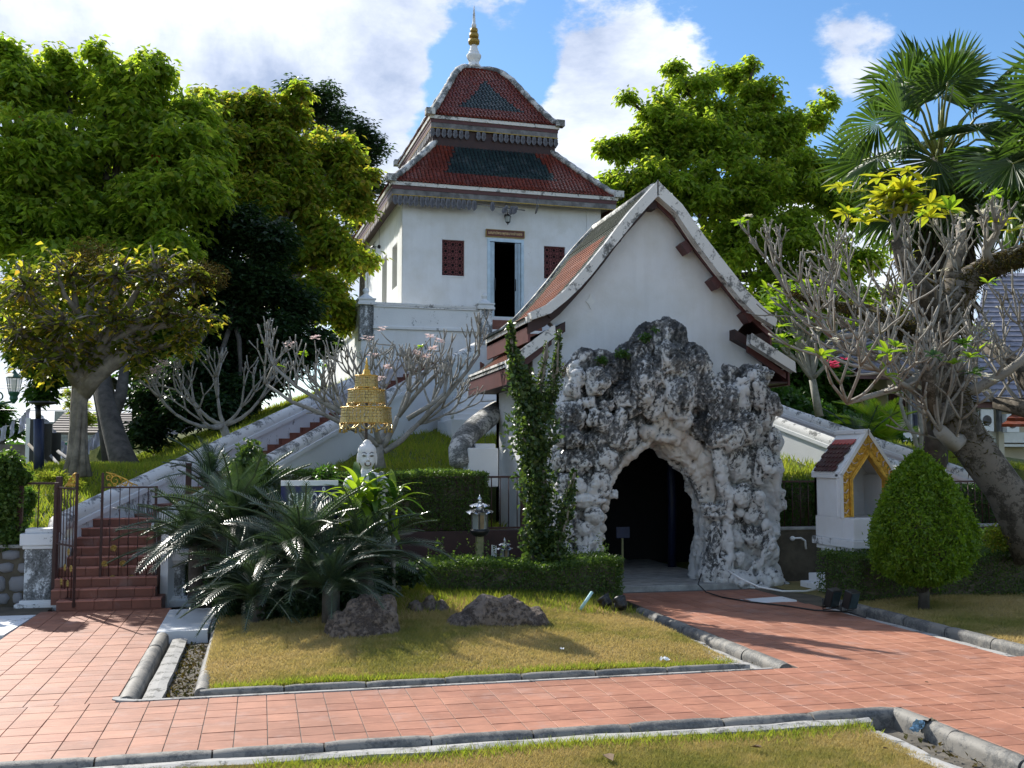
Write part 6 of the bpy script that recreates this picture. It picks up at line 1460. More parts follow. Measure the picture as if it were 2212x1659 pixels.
# the near yellowing tree with a fluted trunk
nt_ = tree('yellowing_tree', 'near tree with fluted pale trunk and yellowing sparse leaves left of centre', 'tree', [(165, 1030, 24, .27), (163, 1000, 24, .21), (165, 940, 24, .17), (170, 880, 24, .16), (175, 850, 24, .20), (180, 828, 24, .16)],
     [(60, 620, 85, 23), (150, 600, 85, 24), (250, 600, 85, 24), (340, 590, 80, 24), (420, 600, 65, 24), (40, 720, 80, 23), (140, 700, 85, 23), (250, 690, 85, 24), (350, 680, 80, 24), (430, 690, 60, 24), (100, 780, 70, 23), (300, 760, 60, 24), (400, 740, 50, 24), (200, 770, 50, 24)],
     680, 4, .20, .11, M['lf_autumn'], M['bark'], .7, twig=30, inner=.1)
m = MB()
for pts, rr in ((((180, 840, 24), (150, 800, 23.8), (118, 740, 23.5), (85, 690, 23.5), (60, 640, 23)), (.18, .15, .12, .08, .04)), (((180, 840, 24), (185, 770, 24), (190, 690, 24), (200, 610, 24)), (.20, .17, .12, .05)), (((178, 850, 24), (205, 815, 24), (250, 780, 24), (278, 755, 24), (282, 710, 24), (320, 670, 24), (370, 620, 24)), (.22, .20, .17, .14, .11, .08, .03)), (((282, 720, 24), (330, 705, 24), (400, 690, 24)), (.09, .06, .02)), (((150, 800, 24), (100, 770, 23.6), (40, 740, 23)), (.09, .06, .03)), (((190, 700, 24), (140, 640, 23.6), (120, 570, 23.5)), (.09, .06, .02)), (((190, 700, 24), (250, 640, 24), (280, 560, 24)), (.09, .06, .02))):
    m.tube([P(x, y, d=d) for x, y, d in pts], rr, 8)
for i in range(7):
    a = i * .9; b0, t0 = P(165, 1030, d=24), P(172, 850, d=24); m.tube([b0 + Vector((math.cos(a) * .25, math.sin(a) * .25, 0)), b0.lerp(t0, .3) + Vector((math.cos(a + .2) * .15, math.sin(a + .2) * .15, 0)), b0.lerp(t0, .7) + Vector((math.cos(a + .4) * .13, math.sin(a + .4) * .13, 0)), t0 + Vector((math.cos(a + .6) * .12, math.sin(a + .6) * .12, .3))], [.10, .075, .065, .06], 6)
part('limbs', m, M['bark'], nt_)
Cn = np.concatenate([shell(P(x, y, d=24), rp / 2250 * 24, 800, .8, .2) for x, y, rp in ((60, 650, 60), (370, 640, 70), (200, 560, 60), (450, 600, 45))])
m = MB()
V, F = leaf_arrays(Cn, rdir(len(Cn)), rdir(len(Cn)), RNG.uniform(.10, .22, len(Cn)), np.full(len(Cn), .012)); part_np('dry_flower_stalks', V, F, M['epiphyte'], nt_, 'stuff')

V, F = loose(np.column_stack([LITTER, np.full(len(LITTER), -.115)]), .06, .035, .85); o = link('leaf_litter', np_mesh('leaf_litter', V, F), M['epiphyte'], kind='stuff'); o['label'] = 'brown leaf litter lying in the drains'; o['category'] = 'litter'
# ------------------------------------------------------------------ frangipani
ZCAP = [99]
def fr_branch(m, p, d, L, r, depth, tips, up=.25, spr=.75, side=8):
    L = L * max(.12, min(1, (ZCAP[0] - p[2]) / 1.3))
    n = 4; pts = [p]; q = Vector(p); dd = Vector(d)
    for i in range(n):
        dd = (dd + Vector((0, 0, up * .25)) + Vector([random.gauss(0, .07) for _ in range(3)])).normalized(); q = q + dd * L / n; pts.append(q.copy())
    m.tube(pts, [r * (1 - .22 * i / n) * (1 + .07 * math.sin(i * 2.7 + p[0] * 9)) * (1.0 if i < n or depth else 1.12) for i in range(n + 1)], 6 if r > .03 else 5)
    if depth == 0: tips.append((q, dd)); return
    k = random.choice((2, 2, 3)); ax = dd.orthogonal().normalized(); ph = random.uniform(0, 6.28)
    for j in range(k):
        a = ph + j * 2 * math.pi / k + random.gauss(0, .25); s = Matrix.Rotation(a, 3, dd) @ ax; nd = (dd + s * spr * random.uniform(.7, 1.15)).normalized(); nd.z = max(nd.z, -.15)
        fr_branch(m, q, nd.normalized(), L * random.uniform(.62, .92), r * .76, depth - 1, tips, up, spr)
def whorl_me(k, L, Wd, mat, up=.6):
    V = []; F = []; n = 6
    for i in range(k):
        a = i * 2.4 + random.uniform(-.2, .2); el = up * random.uniform(.3, 1.4); l = L * random.uniform(.7, 1.15); d = Vector((math.cos(a) * math.cos(el), math.sin(a) * math.cos(el), math.sin(el))); s = d.cross(Vector((0, 0, 1))).normalized(); nn = s.cross(d); o = len(V)
        for j in range(n + 1):
            t = j / n; w = Wd * math.sin(math.pi * min(1, t * .93 + .04)) ** .8; c = d * l * t - nn * (-1) * 0 - Vector((0, 0, 1)) * l * .28 * t * t
            V += [tuple(c + s * w * .5 + nn * w * .12), tuple(c), tuple(c - s * w * .5 + nn * w * .12)]
        for j in range(n): b = o + j * 3; F += [(b, b + 1, b + 4, b + 3), (b + 1, b + 2, b + 5, b + 4)]
    me = bpy.data.meshes.new('leaf_whorl'); me.from_pydata(V, [], F); me.materials.append(mat); me.update(); return me
def flower_me(mat, k=9):
    V = []; F = []
    for i in range(k):
        c = Vector((random.gauss(0, .045), random.gauss(0, .045), random.uniform(.02, .09)))
        for j in range(5):
            a = j * 1.2566 + i; d = Vector((math.cos(a), math.sin(a), .35)); s = Vector((-math.sin(a), math.cos(a), .1)); o = len(V); V += [tuple(c), tuple(c + d * .03 + s * .016), tuple(c + d * .052), tuple(c + d * .03 - s * .016)]; F += [(o, o + 1, o + 2, o + 3)]
    me = bpy.data.meshes.new('flower_cluster'); me.from_pydata(V, [], F); me.materials.append(mat); me.update(); return me
WH = {k: [whorl_me(8, L, w, M[mt]) for _ in range(3)] for k, (L, w, mt) in dict(g=(.30, .085, 'lf_plum'), y=(.32, .09, 'lf_yellow'), d=(.30, .10, 'lf_dkgreen'), s=(.16, .07, 'lf_plum')).items()}
FLM = {k: [flower_me(M[m_]) for _ in range(2)] for k, m_ in dict(pw='petal', w='petal_w', p='petal_p').items()}
def put(me, name, loc, root, sc=1.0, tilt=.25):
    o = bpy.data.objects.new(name, me); C.objects.link(o); o.parent = root; o.matrix_parent_inverse = Matrix.Translation(-root.location); o.location = loc; o.rotation_euler = (random.gauss(0, tilt), random.gauss(0, tilt), random.uniform(0, 6.28)); o.scale = (sc,) * 3; return o
def pxdir(a, b):  return (b - a).normalized()
# main bare frangipani before the terrace
random.seed(5)
fr = thing('bare_frangipani', 'leafless grey frangipani with pink and white blossoms in front of the terrace wall', 'tree', tuple(P(825, 1010, d=22.5)))
m = MB(); tips = []; base = P(822, 1012, d=22.5)
m.tube([base, P(818, 985, d=22.5), P(822, 960, d=22.5)], [.13, .11, .10], 10)
stems = [((822, 965), (760, 905), 22.2), ((822, 960), (800, 890), 22.0), ((826, 965), (860, 900), 22.5), ((828, 975), (905, 915), 22.8), ((818, 970), (775, 930), 23.2), ((826, 960), (835, 880), 23.0)]
for (a, b, d) in stems:
    p0, p1 = P(*a, d=22.5), P(*b, d=d); m.tube(curve(p0, p1, -.06, 4, .01), [.075, .07, .062, .055, .05], 7)
    dd = (p1 - p0).normalized()
    for j in range(3):
        nd = (dd + Vector([random.gauss(0, .28) for _ in range(3)])); nd.x *= 1.25; fr_branch(m, p1, nd.normalized(), .60, .034, 3, tips, .42, .60)
for (pl, dsrc) in ((((760, 905), (700, 870), (640, 835), (590, 790)), 22), (((905, 915), (960, 860), (1010, 800), (1035, 765)), 22.6), (((770, 930), (700, 895), (630, 868), (575, 830)), 22.8), (((880, 905), (930, 875), (960, 850)), 22), (((860, 900), (900, 850), (950, 800)), 23)):
    pts = [P(x, y, d=dsrc) for x, y in pl]; m.tube(pts, [.055 - .008 * i for i in range(len(pts))], 7)
    for q in pts[1:]:
        for j in range(2): fr_branch(m, q, Vector((random.gauss(0, .35) + .25 * (1 if pl[-1][0] > pl[0][0] else -1), random.gauss(0, .4), .95)).normalized(), .42, .026, 2 if q != pts[-1] else 2, tips, .5, .5)
part('branches', m, M['bark_pale'], fr)
tips.sort(key=lambda t: -t[0].z)
for (x, y) in ((823, 718), (795, 738), (929, 732), (948, 742), (935, 758), (922, 775), (900, 768), (805, 775), (680, 735), (630, 752), (840, 800), (820, 825)):
    tgt = P(x, y, d=22.3); q = min(tips, key=lambda t: (t[0] - tgt).length)[0]
    mm_ = MB(); mm_.tube([q, q.lerp(tgt, .6) + Vector((0, 0, -.02)), tgt], [.016, .012, .01], 5); part('flower_stalk', mm_, M['bark_pale'], fr); put(random.choice(FLM['pw']), 'flower_cluster', tgt, fr, 1.25, .1)
for (x, y) in ((628, 760), (640, 770), (575, 770), (738, 790), (720, 800), (583, 840), (928, 750)):
    tgt = P(x, y, d=22.3); put(random.choice(WH['s']), 'leaf_whorl', min(tips, key=lambda t: (t[0] - tgt).length)[0], fr, .9)
# shaded frangipani behind, left
random.seed(8)
fr2 = thing('bare_frangipani', 'bare frangipani in the shade beside the leaning trunk', 'tree', tuple(P(500, 985, d=26)))
m = MB(); tips = []; base = P(502, 985, d=26); m.tube([base, P(490, 945, d=26), P(480, 915, d=26)], [.13, .11, .10], 8)
for (b, d) in (((380, 895), 25), ((420, 870), 26), ((470, 860), 26), ((520, 880), 26), ((560, 865), 26), ((440, 910), 25)):
    p0, p1 = P(482, 918, d=26), P(*b, d=d); m.tube(curve(p0, p1, -.12, 4, .01), [.06, .055, .048, .04, .035], 7); dd = (p1 - p0).normalized()
    for j in range(3): nd = dd + Vector([random.gauss(0, .3) for _ in range(3)]) + Vector((0, 0, .2)); fr_branch(m, p1, nd.normalized(), .55, .030, 2, tips, .5, .7)
part('branches', m, M['bark_pale'], fr2)
for t in tips[:14]: put(random.choice(FLM['pw']), 'flower_cluster', t[0] + Vector((0, 0, .05)), fr2, 1.2, .1)
for t in tips[14:24]: put(random.choice(WH['g']), 'leaf_whorl', t[0], fr2, .7)
# old mossy frangipani on the right
M['bark_twig'] = plaster('lichened_twig_bark', (.27, .25, .215), mold=.55, scale=4, streak=False, dark=(.06, .052, .04), rough=.9)
M['bark_moss'] = plaster('mossy_blackened_bark', (.17, .145, .115), mold=.95, scale=3.2, streak=False, dark=(.022, .018, .012), rough=.95)
random.seed(12)
of = thing('old_frangipani', 'large old frangipani with shaggy mossy trunk and tangled grey branches on the right', 'tree', tuple(P(2230, 1180, d=19.2)))
m = MB(); mt = MB(); tips = []; D0 = 19.2
ZCAP[0] = 7.5
main = [(2245, 1200, .46), (2205, 1110, .40), (2165, 1050, .37), (2120, 990, .35), (2085, 940, .34), (2065, 890, .36), (2045, 830, .36), (2030, 770, .33), (2035, 710, .31), (2050, 660, .27), (2065, 610, .22)]
mt.tube([P(x, y, d=D0) for x, y, r in main], [r * (1 + .08 * math.sin(i * 2.1)) for i, (_, _, r) in enumerate(main)], 14)
limbs_ = [[(2060, 880, .2), (2025, 900, .17), (2010, 860, .14), (2005, 800, .12)], [(2030, 760, .26), (1985, 725, .22), (1930, 700, .18), (1870, 672, .14), (1800, 660, .09), (1745, 648, .06), (1700, 632, .04)],
          [(2040, 700, .24), (2010, 650, .22), (1975, 610, .18), (1950, 570, .13), (1935, 520, .09)], [(2060, 650, .26), (2095, 600, .24), (2140, 575, .22), (2200, 555, .22), (2260, 535, .2)], [(2060, 610, .18), (2060, 570, .14), (2080, 530, .10), (2070, 490, .06)],
          [(1985, 725, .14), (1955, 760, .10), (1900, 775, .07), (1840, 760, .04)], [(2140, 575, .10), (2130, 540, .08), (2155, 500, .06), (2150, 480, .04)], [(2050, 850, .12), (2110, 840, .10), (2180, 800, .08), (2230, 760, .06)], [(2085, 940, .12), (2060, 960, .14), (2030, 930, .12)],
          [(2000, 800, .09), (1960, 830, .07), (1900, 850, .05), (1830, 870, .04)], [(2040, 830, .08), (1990, 850, .06), (1950, 830, .05), (1900, 800, .04)], [(2260, 860, .2), (2215, 815, .2), (2160, 760, .17), (2110, 740, .12)], [(1930, 700, .09), (1880, 720, .06), (1800, 730, .04)], [(2260, 900, .18), (2210, 880, .18), (2150, 870, .12)]]
for li, l in enumerate(limbs_):
    dl = D0 + (-.8, .3, -.5, .2, .7, .4, -.3, -.4, -.5, -1.3, -1.2, .9, -.6, .4)[li]
    pts = [P(x, y, d=D0 + (dl - D0) * i / (len(l) - 1) * 2) for i, (x, y, r) in enumerate(l)]; (mt if l[0][2] >= .17 else m).tube(pts, [r for *_, r in l], 8)
    for i in range(1, len(pts)):
        for j in range((2 if li in (1, 2, 11) else 3) if i < len(pts) - 1 else 4):
            q = pts[i - 1].lerp(pts[i], random.uniform(.3, 1)) if i < len(pts) - 1 else pts[i]
            dd = (pts[i] - pts[i - 1]).normalized() * .5 + Vector((random.gauss(0, .5), random.gauss(0, .6), random.uniform(.2, 1.1)))
            if li in (9, 10): dd.z *= .4
            fr_branch(m, q, dd.normalized(), random.uniform(.45, .85), .030, random.choice((2, 2, 3)) if l[0][1] < 790 else 2, tips, .35, .62)
part('trunk', mt, M['bark_moss'], of); part('branches', m, M['bark_twig'], of)
# shaggy epiphytes on the trunk
q = []
for l in [main] + limbs_[:4]:
    pts = [P(x, y, d=D0) for x, y, r in l]
    for i in range(1, len(pts)):
        if l is main and i < 4: continue
        for _ in range(330 if l[i][2] > .16 else 120): a = pts[i - 1].lerp(pts[i], random.random()); dv = Vector([random.gauss(0, 1) for _ in range(3)]).normalized(); q.append(a + dv * l[i][2] * .98)
q = np.array([tuple(v) for v in q]); dv = rdir(len(q)) * .6 + np.array([0, -.3, -.25]); dv /= np.linalg.norm(dv, axis=1)[:, None]
V, F = leaf_arrays(q, dv, rdir(len(q)), RNG.uniform(.08, .24, len(q)), np.full(len(q), .02)); part_np('hanging_epiphytes', V, F, M['epiphyte'], of, 'stuff')
def px_of(v): a = np.array(v - Vector((0, 0, CAM_H))) @ CM; return 1106 + 2250 * a[0] / -a[2], 829.5 - 2250 * a[1] / -a[2]
nl = 0
for t in tips:
    x, y = px_of(t[0])
    if y < 470 and 1790 < x < 2060 and random.random() < .95: put(random.choice(WH['y' if random.random() < .6 else 'g']), 'leaf_whorl', t[0], of, random.uniform(.9, 1.3)); nl += 1
    elif y > 740 and x < 2120 and random.random() < .26: put(random.choice(WH['g' if random.random() < .6 else 'd']), 'leaf_whorl', t[0], of, random.uniform(.7, 1.1)); nl += 1
    elif random.random() < .02: put(random.choice(WH['g']), 'leaf_whorl', t[0], of, .8)
    elif random.random() < .05: put(random.choice(FLM['w']), 'flower_cluster', t[0] + Vector((0, 0, .04)), of, .9, .1)
for (x, y) in ((1815, 405), (1850, 415), (1900, 385), (1960, 370), (1990, 395), (1925, 430), (1880, 450), (1870, 480), (1945, 400), (2010, 440), (1950, 560), (1980, 600), (2160, 480), (2190, 500)): put(random.choice(WH['y']), 'leaf_whorl', P(x, y, d=D0 - .2), of, 1.25)
put(FLM['p'][0], 'flower_cluster', P(1803, 803, d=18.0), of, 2.4, .1)['label'] = 'deep pink blossom cluster'
put(FLM['w'][0], 'flower_cluster', P(2120, 833, d=18.0), of, 2.3, .1)
ZCAP[0] = 99
# leafy frangipani behind the porch
random.seed(14)
lf_ = thing('leafy_frangipani', 'green leafy frangipani beside the right eave of the porch', 'tree', tuple(P(1760, 900, d=29)))
m = MB(); tips = []; b = P(1770, 900, d=29); m.tube([b, P(1755, 820, d=29)], [.12, .10], 8)
for j in range(9): fr_branch(m, P(1755, 820, d=29), Vector((random.gauss(-.1, .5), random.gauss(0, .5), .9)).normalized(), .9, .06, 3, tips, .2, .6)
part('branches', m, M['bark_pale'], lf_)
for t in tips: put(random.choice(WH['g']), 'leaf_whorl', t[0], lf_, random.uniform(1.2, 1.6))
# curved bare saplings
for (pl, lab) in ((((1985, 985), (1975, 940), (1955, 905), (1945, 870), (1950, 840)), 'slim curved pale stem left of the dark palm trunk'), (((1988, 985), (1990, 930), (1985, 880), (1975, 850)), 'slim straight pale stem touching the curved stem')):
    m = MB(); m.tube([P(x, y, d=27) for x, y in pl], [.07, .06, .05, .045, .04][:len(pl)], 7); solo('sapling_stem', m, M['bark_pale'], lab, 'tree stem')

# shrubs in the bed
def bush(label, lobes, n, L, Wd, mat, stems=(), name='shrub', cat='shrub', up=.5, grp=None, inner=.3):
    c0 = P(lobes[0][0], lobes[0][1], d=lobes[0][3]); r = thing(name, label, cat, (c0.x, c0.y, .1), 0, grp); tot = sum(l[2] ** 2 for l in lobes)
    pts = np.concatenate([shell(P(x, y, d=d), rp / 2250 * d, max(20, int(n * rp * rp / tot)), sq, inner) for x, y, rp, d, sq in lobes]); pts[:, 2] = np.maximum(pts[:, 2], .05); V, F = loose(pts, L, Wd, up); part_np('foliage', V, F, mat, r)
    m = MB()
    for s in stems: m.tube([P(x, y, d=d) for x, y, d in s], [.05 - .012 * min(i, 3) for i in range(len(s))], 6)
    for l in lobes:
        c = P(l[0], l[1], d=l[3])
        for q in pts[RNG.integers(0, len(pts), 4)]:
            if (Vector(q) - c).length < l[2] / 2250 * l[3] * 1.3: m.tube([c, Vector(q)], [.02, .008], 4)
    if m.v: part('stems', m, M['bark'], r)
    return r
# ------------------------------------------------------------------ fan palms
def fan_me(R, n=38, seed=0, droop=.3):
    rd = random.Random(seed); V = []; F = []
    for i in range(n):
        a = -2.35 + 4.7 * (i + .5) / n; da = 4.7 / n * .5; l = R * (1 - .22 * abs(a / 2.35) ** 2) * rd.uniform(.93, 1.05)
        def pt(r, aa, z): return (math.sin(aa) * r, math.cos(aa) * r, z - droop * (r / R) ** 2 * R * .35 + .10 * R * math.cos(aa * .5) * 0)
        fz = R * .018 * (1 if i % 2 else -1)
        o = len(V); V += [pt(.02, a, 0), pt(l * .58, a - da, -fz), pt(l * .58, a, fz + R * .012), pt(l * .58, a + da, -fz), pt(l * .80, a - da * .42, -fz), pt(l * .80, a + da * .42, -fz), (*pt(l, a + rd.gauss(0, .012), 0)[:2], pt(l, a, 0)[2] - abs(rd.gauss(0, .05)) * R)]
        F += [(o, o + 1, o + 2), (o, o + 2, o + 3), (o + 1, o + 4, o + 2), (o + 2, o + 5, o + 3), (o + 2, o + 4, o + 6), (o + 2, o + 6, o + 5)]
    me = bpy.data.meshes.new('fan_leaf'); me.from_pydata(V, [], F); me.materials.append(M['lf_palm']); me.update(); return me
FAN = [fan_me(1.0, 40, s, dr) for s, dr in ((1, .2), (2, .5), (3, .9))]
M['petiole'] = simple('yellow_green_petiole', (.20, .22, .05), .45, var=.3)
def fan_palm(label, hub, trunk, leaves_, R, seed):
    random.seed(seed); r = thing('fan_palm', label, 'palm', tuple(trunk[0][0]), 0, 'fan palms')
    m = MB(); m.tube([t[0] for t in trunk], [t[1] for t in trunk], 12); part('trunk', m, M['bark_dk'], r)
    for (el, az, L) in leaves_:
        d = Vector((math.cos(el) * math.cos(az), math.cos(el) * math.sin(az), math.sin(el))); e = hub + d * L + Vector((0, 0, -.10 * L * math.cos(el)))
        m = MB(); m.tube([hub - Vector((0, 0, .3)), hub + d * L * .5 + Vector((0, 0, .06 * L)), e], [.055, .035, .022], 6); p_ = part('petiole', m, M['petiole'], r)
        o = bpy.data.objects.new('fan_leaf', random.choice(FAN)); C.objects.link(o); o.parent = r; o.matrix_parent_inverse = Matrix.Translation(-r.location)
        yv = (d + Vector((0, 0, -.25 * math.cos(el)))).normalized(); side = yv.cross(Vector((0, 0, 1))); side = side.normalized() if side.length > .1 else Vector((1, 0, 0)); zv = side.cross(yv)
        tw = random.gauss(0, .45); Rm = Matrix((side, yv, zv)).transposed().to_4x4() @ Matrix.Rotation(tw, 4, 'Y') @ Matrix.Rotation(random.gauss(-.2, .25), 4, 'X')
        s = R * random.uniform(.88, 1.1); o.matrix_basis = Matrix.Translation(e) @ Rm @ Matrix.Diagonal((s, s, s, 1))
    return r
DP = 29.0; hub = P(2030, 335, d=DP)
lv = []
random.seed(3)
for i in range(34):
    el = R_(85 - 150 * (i / 33) ** .85) ; az = i * 2.39996; lv.append((el, az, random.uniform(1.9, 2.5) * (1.0 if el > 0 else .8)))
tr_ = [(P(2015, 1010, d=DP), .40), (P(2018, 900, d=DP), .36), (P(2045, 600, d=DP), .34), (P(2045, 450, d=DP), .38), (P(2035, 370, d=DP), .42), (P(2030, 335, d=DP), .22)]
fp = fan_palm('fan palm with upright yellow leaf stalks standing behind the old frangipani', hub, tr_, lv, 1.5, 4)
q = []
for _ in range(2600): a = P(2040 + random.gauss(0, 3), random.uniform(395, 690), d=DP); t = random.uniform(0, 6.28); rr = .42 + random.uniform(0, .30) * (1 if a.z > 7 else .4); q.append((a.x + rr * math.cos(t), a.y + rr * math.sin(t), a.z))
q = np.array(q); dv = np.column_stack([RNG.normal(0, .25, len(q)), RNG.normal(0, .25, len(q)), -np.ones(len(q))]); dv /= np.linalg.norm(dv, axis=1)[:, None]
V, F = leaf_arrays(q, dv, rdir(len(q)), RNG.uniform(.4, 1.0, len(q)), np.full(len(q), .05)); part_np('dead_leaf_skirt', V, F, M['deadfrond'], fp, 'stuff')
D2 = 24.0; hub2 = P(2330, 330, d=D2); lv = []
for i in range(22):
    el = R_(80 - 130 * (i / 21)); az = i * 2.39996 + 1; lv.append((el, az, random.uniform(1.4, 1.9)))
for el, az in ((.25, 3.3), (-.1, 3.0), (.5, 3.2), (-.45, 3.35), (-.3, 2.7), (.1, 3.8), (-.6, 3.0)): lv.append((el, az, random.uniform(.7, 1.3)))
fan_palm('fan palm at the right edge of the photo with only its left leaves showing', hub2, [(P(2330, 1100, d=D2), .3), (P(2330, 700, d=D2), .28), (hub2, .25)], lv, 1.45, 9)
bush('dense dark shrubbery on the mound right of the porch behind the staircase', [(1700, 880, 50, 40, .9), (1760, 905, 50, 40, .8), (1830, 930, 55, 40, .7), (1900, 950, 50, 41, .6), (1990, 975, 50, 41, .5), (1650, 850, 40, 40, 1)], 9000, .26, .15, M['lf_dkgreen'], (), up=.4, inner=.1)
# little feather palms in the yard
def frond_me(L, n, ll, lw, seed, arch=.5, vang=.45, mat='lf_cycad', stiff=.0):
    rd = random.Random(seed); V = []; F = []; pts = []
    for i in range(n + 1):
        t = i / n; pts.append(Vector((0, L * (t - .12 * arch * t * t), L * arch * (.55 * t - .95 * t * t))))
    for i in range(2, n):
        p = pts[i]; tg = (pts[i + 1] - pts[i - 1]).normalized(); t = i / n; l = ll * (math.sin(math.pi * min(1, .12 + t * .86)) ** .55) * rd.uniform(.92, 1.06)
        upv = Vector((1, 0, 0)).cross(tg).normalized()
        for s in (-1, 1):
            d = (Vector((s, 0, 0)) * .86 + tg * (.45 + .5 * t) + upv * vang * rd.uniform(.7, 1.2)).normalized(); w = tg * lw; o = len(V); e = p + d * l + Vector((0, 0, -.10 * l))
            V += [tuple(p - w * .5), tuple(p + w * .5), tuple(p + d * l * .55 + w * .5), tuple(p + d * l * .55 - w * .45), tuple(e)]; F += [(o, o + 1, o + 2, o + 3), (o + 3, o + 2, o + 4)]
    o = len(V); m = MB(); m.tube([Vector((0, -.02 * L, 0))] + pts[::3], [.012] * 2 + [.009] * (len(pts[::3]) - 1), 4)
    V += m.v; F += [tuple(i + o for i in f) for f in m.f]
    me = bpy.data.meshes.new('frond'); me.from_pydata(V, [], F); me.materials.append(M[mat]); me.update(); return me
FR = [frond_me(1.0, 34, .165, .0125, s, a, v * .45) for s, a, v in ((1, .55, .5), (2, .75, .35), (3, .4, .6), (4, .9, .3))]
FRY = [frond_me(1.0, 34, .26, .03, s, a, .3, 'lf_plum') for s, a in ((5, .6), (6, .9))]
def cycad(label, c, n, L, seed, el0=80, el1=-12, mes=FR, name='cycad', cat='cycad', stem=.13, grp=None, azr=None, tr=.5):
    random.seed(seed); r = thing(name, label, cat, tuple(c), 0, grp); m = MB(); m.tube([c - Vector((0, 0, tr)), c, c + Vector((0, 0, .1))], [stem, stem, stem * .7], 10); part('stem', m, M['bark_dk'], r)
    for i in range(n):
        el = R_(el0 + (el1 - el0) * (i / (n - 1)) ** .9 + random.gauss(0, 5)); az = i * 2.39996 + random.gauss(0, .15)
        o = bpy.data.objects.new('frond', random.choice(mes)); C.objects.link(o); o.parent = r; o.matrix_parent_inverse = Matrix.Translation(-r.location)
        s = L * random.uniform(.82, 1.1) * (.8 if el > 1.1 else 1)
        o.matrix_basis = Matrix.Translation(c + Vector((random.gauss(0, .04), random.gauss(0, .04), 0))) @ Matrix.Rotation(az, 4, 'Z') @ Matrix.Rotation(el + .12, 4, 'X') @ Matrix.Rotation(random.gauss(0, .3), 4, 'Y') @ Matrix.Diagonal((s, s, s, 1))
    return r
G_ = 'cycads in the planting bed'
cycad('tall leftmost cycad arching over the gate steps', P(505, 1150, d=17.4), 60, 1.6, 31, 85, -15, grp=G_, tr=1.2)
cycad('low cycad leaning over the white slab left of the lawn', P(535, 1260, d=16.6), 44, 1.35, 32, 75, -15, grp=G_, tr=.7)
cycad('broad silvery cycad at the centre of the bed', P(650, 1210, d=15.9), 58, 1.5, 33, 80, -18, grp=G_, tr=1.0)
cycad('cycad whose fronds reach right towards the clipped hedge', P(790, 1205, d=16.3), 54, 1.35, 34, 70, -20, grp=G_, tr=1.0)
cycad('low cycad spreading over the boulders', P(715, 1275, d=15.2), 42, 1.15, 35, 65, -10, grp=G_, tr=.5)
cycad('lowest cycad at the front left foot of the bed', P(560, 1300, d=15.6), 34, 1.15, 38, 70, -15, grp=G_, tr=.5)
cycad('leftmost low cycad brushing the right gate pillar', P(425, 1185, d=17.6), 46, 1.5, 39, 70, -15, grp=G_, tr=.9)
cycad('cycad sprouting in front of the blue sign', P(600, 1130, d=17.8), 30, 1.15, 36, 85, 5, grp=G_, tr=1.4)
cycad('small upright palm standing between cycad and staircase', P(455, 1060, d=19.5), 24, 1.3, 37, 85, 20, grp=G_, tr=1.5)
cycad('yellow green feather palm behind the right staircase', P(1900, 960, d=34), 20, 2.0, 41, 80, 0, FRY, 'feather_palm', 'palm', .12, 'small feather palms by the house')
cycad('darker feather palm beside the curved pale stems', P(1850, 985, d=33), 18, 2.0, 42, 80, 5, FR, 'feather_palm', 'palm', .12, 'small feather palms by the house')
# broad strap-leaved plant before the statue
def strap_me(L, w, seed, arch):
    rd = random.Random(seed); V = []; F = []; n = 9
    for i in range(n + 1):
        t = i / n; ww = w * math.sin(math.pi * min(1, t * .9 + .08)) ** .7; p = Vector((0, L * t * (1 - .15 * t), L * arch * (.9 * t - 1.25 * t * t))); V += [(-ww / 2, p.y, p.z + ww * .18), (0, p.y, p.z), (ww / 2, p.y, p.z + ww * .18)]
    for i in range(n): b = i * 3; F += [(b, b + 1, b + 4, b + 3), (b + 1, b + 2, b + 5, b + 4)]
    me = bpy.data.meshes.new('strap_leaf'); me.from_pydata(V, [], F); me.update(); return me
ST = []
for k in range(6):
    me = strap_me(1, .15, k, .3 + .12 * k); me.materials.append(M['lf_plum'] if k % 2 == 0 else M['lf_dkgreen']); me.polygons.foreach_set('use_smooth', [True] * len(me.polygons)); ST.append(me)
random.seed(50)
for (px, py, d, lab, nn) in ((772, 1068, 16.7, 'bright yellow green strap leaved plant in front of the statue', 26), (850, 1090, 16.9, 'drooping strap leaved plant right of the statue', 18), (806, 1090, 16.75, 'dense strap leaved plant hiding the base of the statue', 34), (748, 1100, 16.9, 'strap leaved plant beside the blue sign', 24)):
    c = P(px, py, d=d); r = thing('strap_leaf_plant', lab, 'plant', tuple(c)); m = MB(); m.tube([Vector((c.x, c.y, .2)), c], [.05, .035], 6); part('stem', m, M['bark_pale'], r)
    for i in range(nn):
        el = R_(62 - 80 * i / nn); az = i * 2.4; o = bpy.data.objects.new('strap_leaf', random.choice(ST)); C.objects.link(o); o.parent = r; o.matrix_parent_inverse = Matrix.Translation(-r.location); s = random.uniform(.55, .85)
        o.matrix_basis = Matrix.Translation(c + Vector((0, 0, -.01 * i))) @ Matrix.Rotation(az, 4, 'Z') @ Matrix.Rotation(el, 4, 'X') @ Matrix.Diagonal((s, s, s, 1))
bush('leafy twining shrub rising between the two big cycads', [(540, 985, 30, 18.2, 1.2), (560, 1030, 40, 18, 1.1), (545, 1080, 45, 17.8, 1.1), (590, 1100, 40, 17.6, 1), (520, 1010, 25, 18, 1)], 3600, .09, .065, M['lf_vine'], (((560, 1200, 17.8), (555, 1080, 18), (545, 990, 18.2)),))
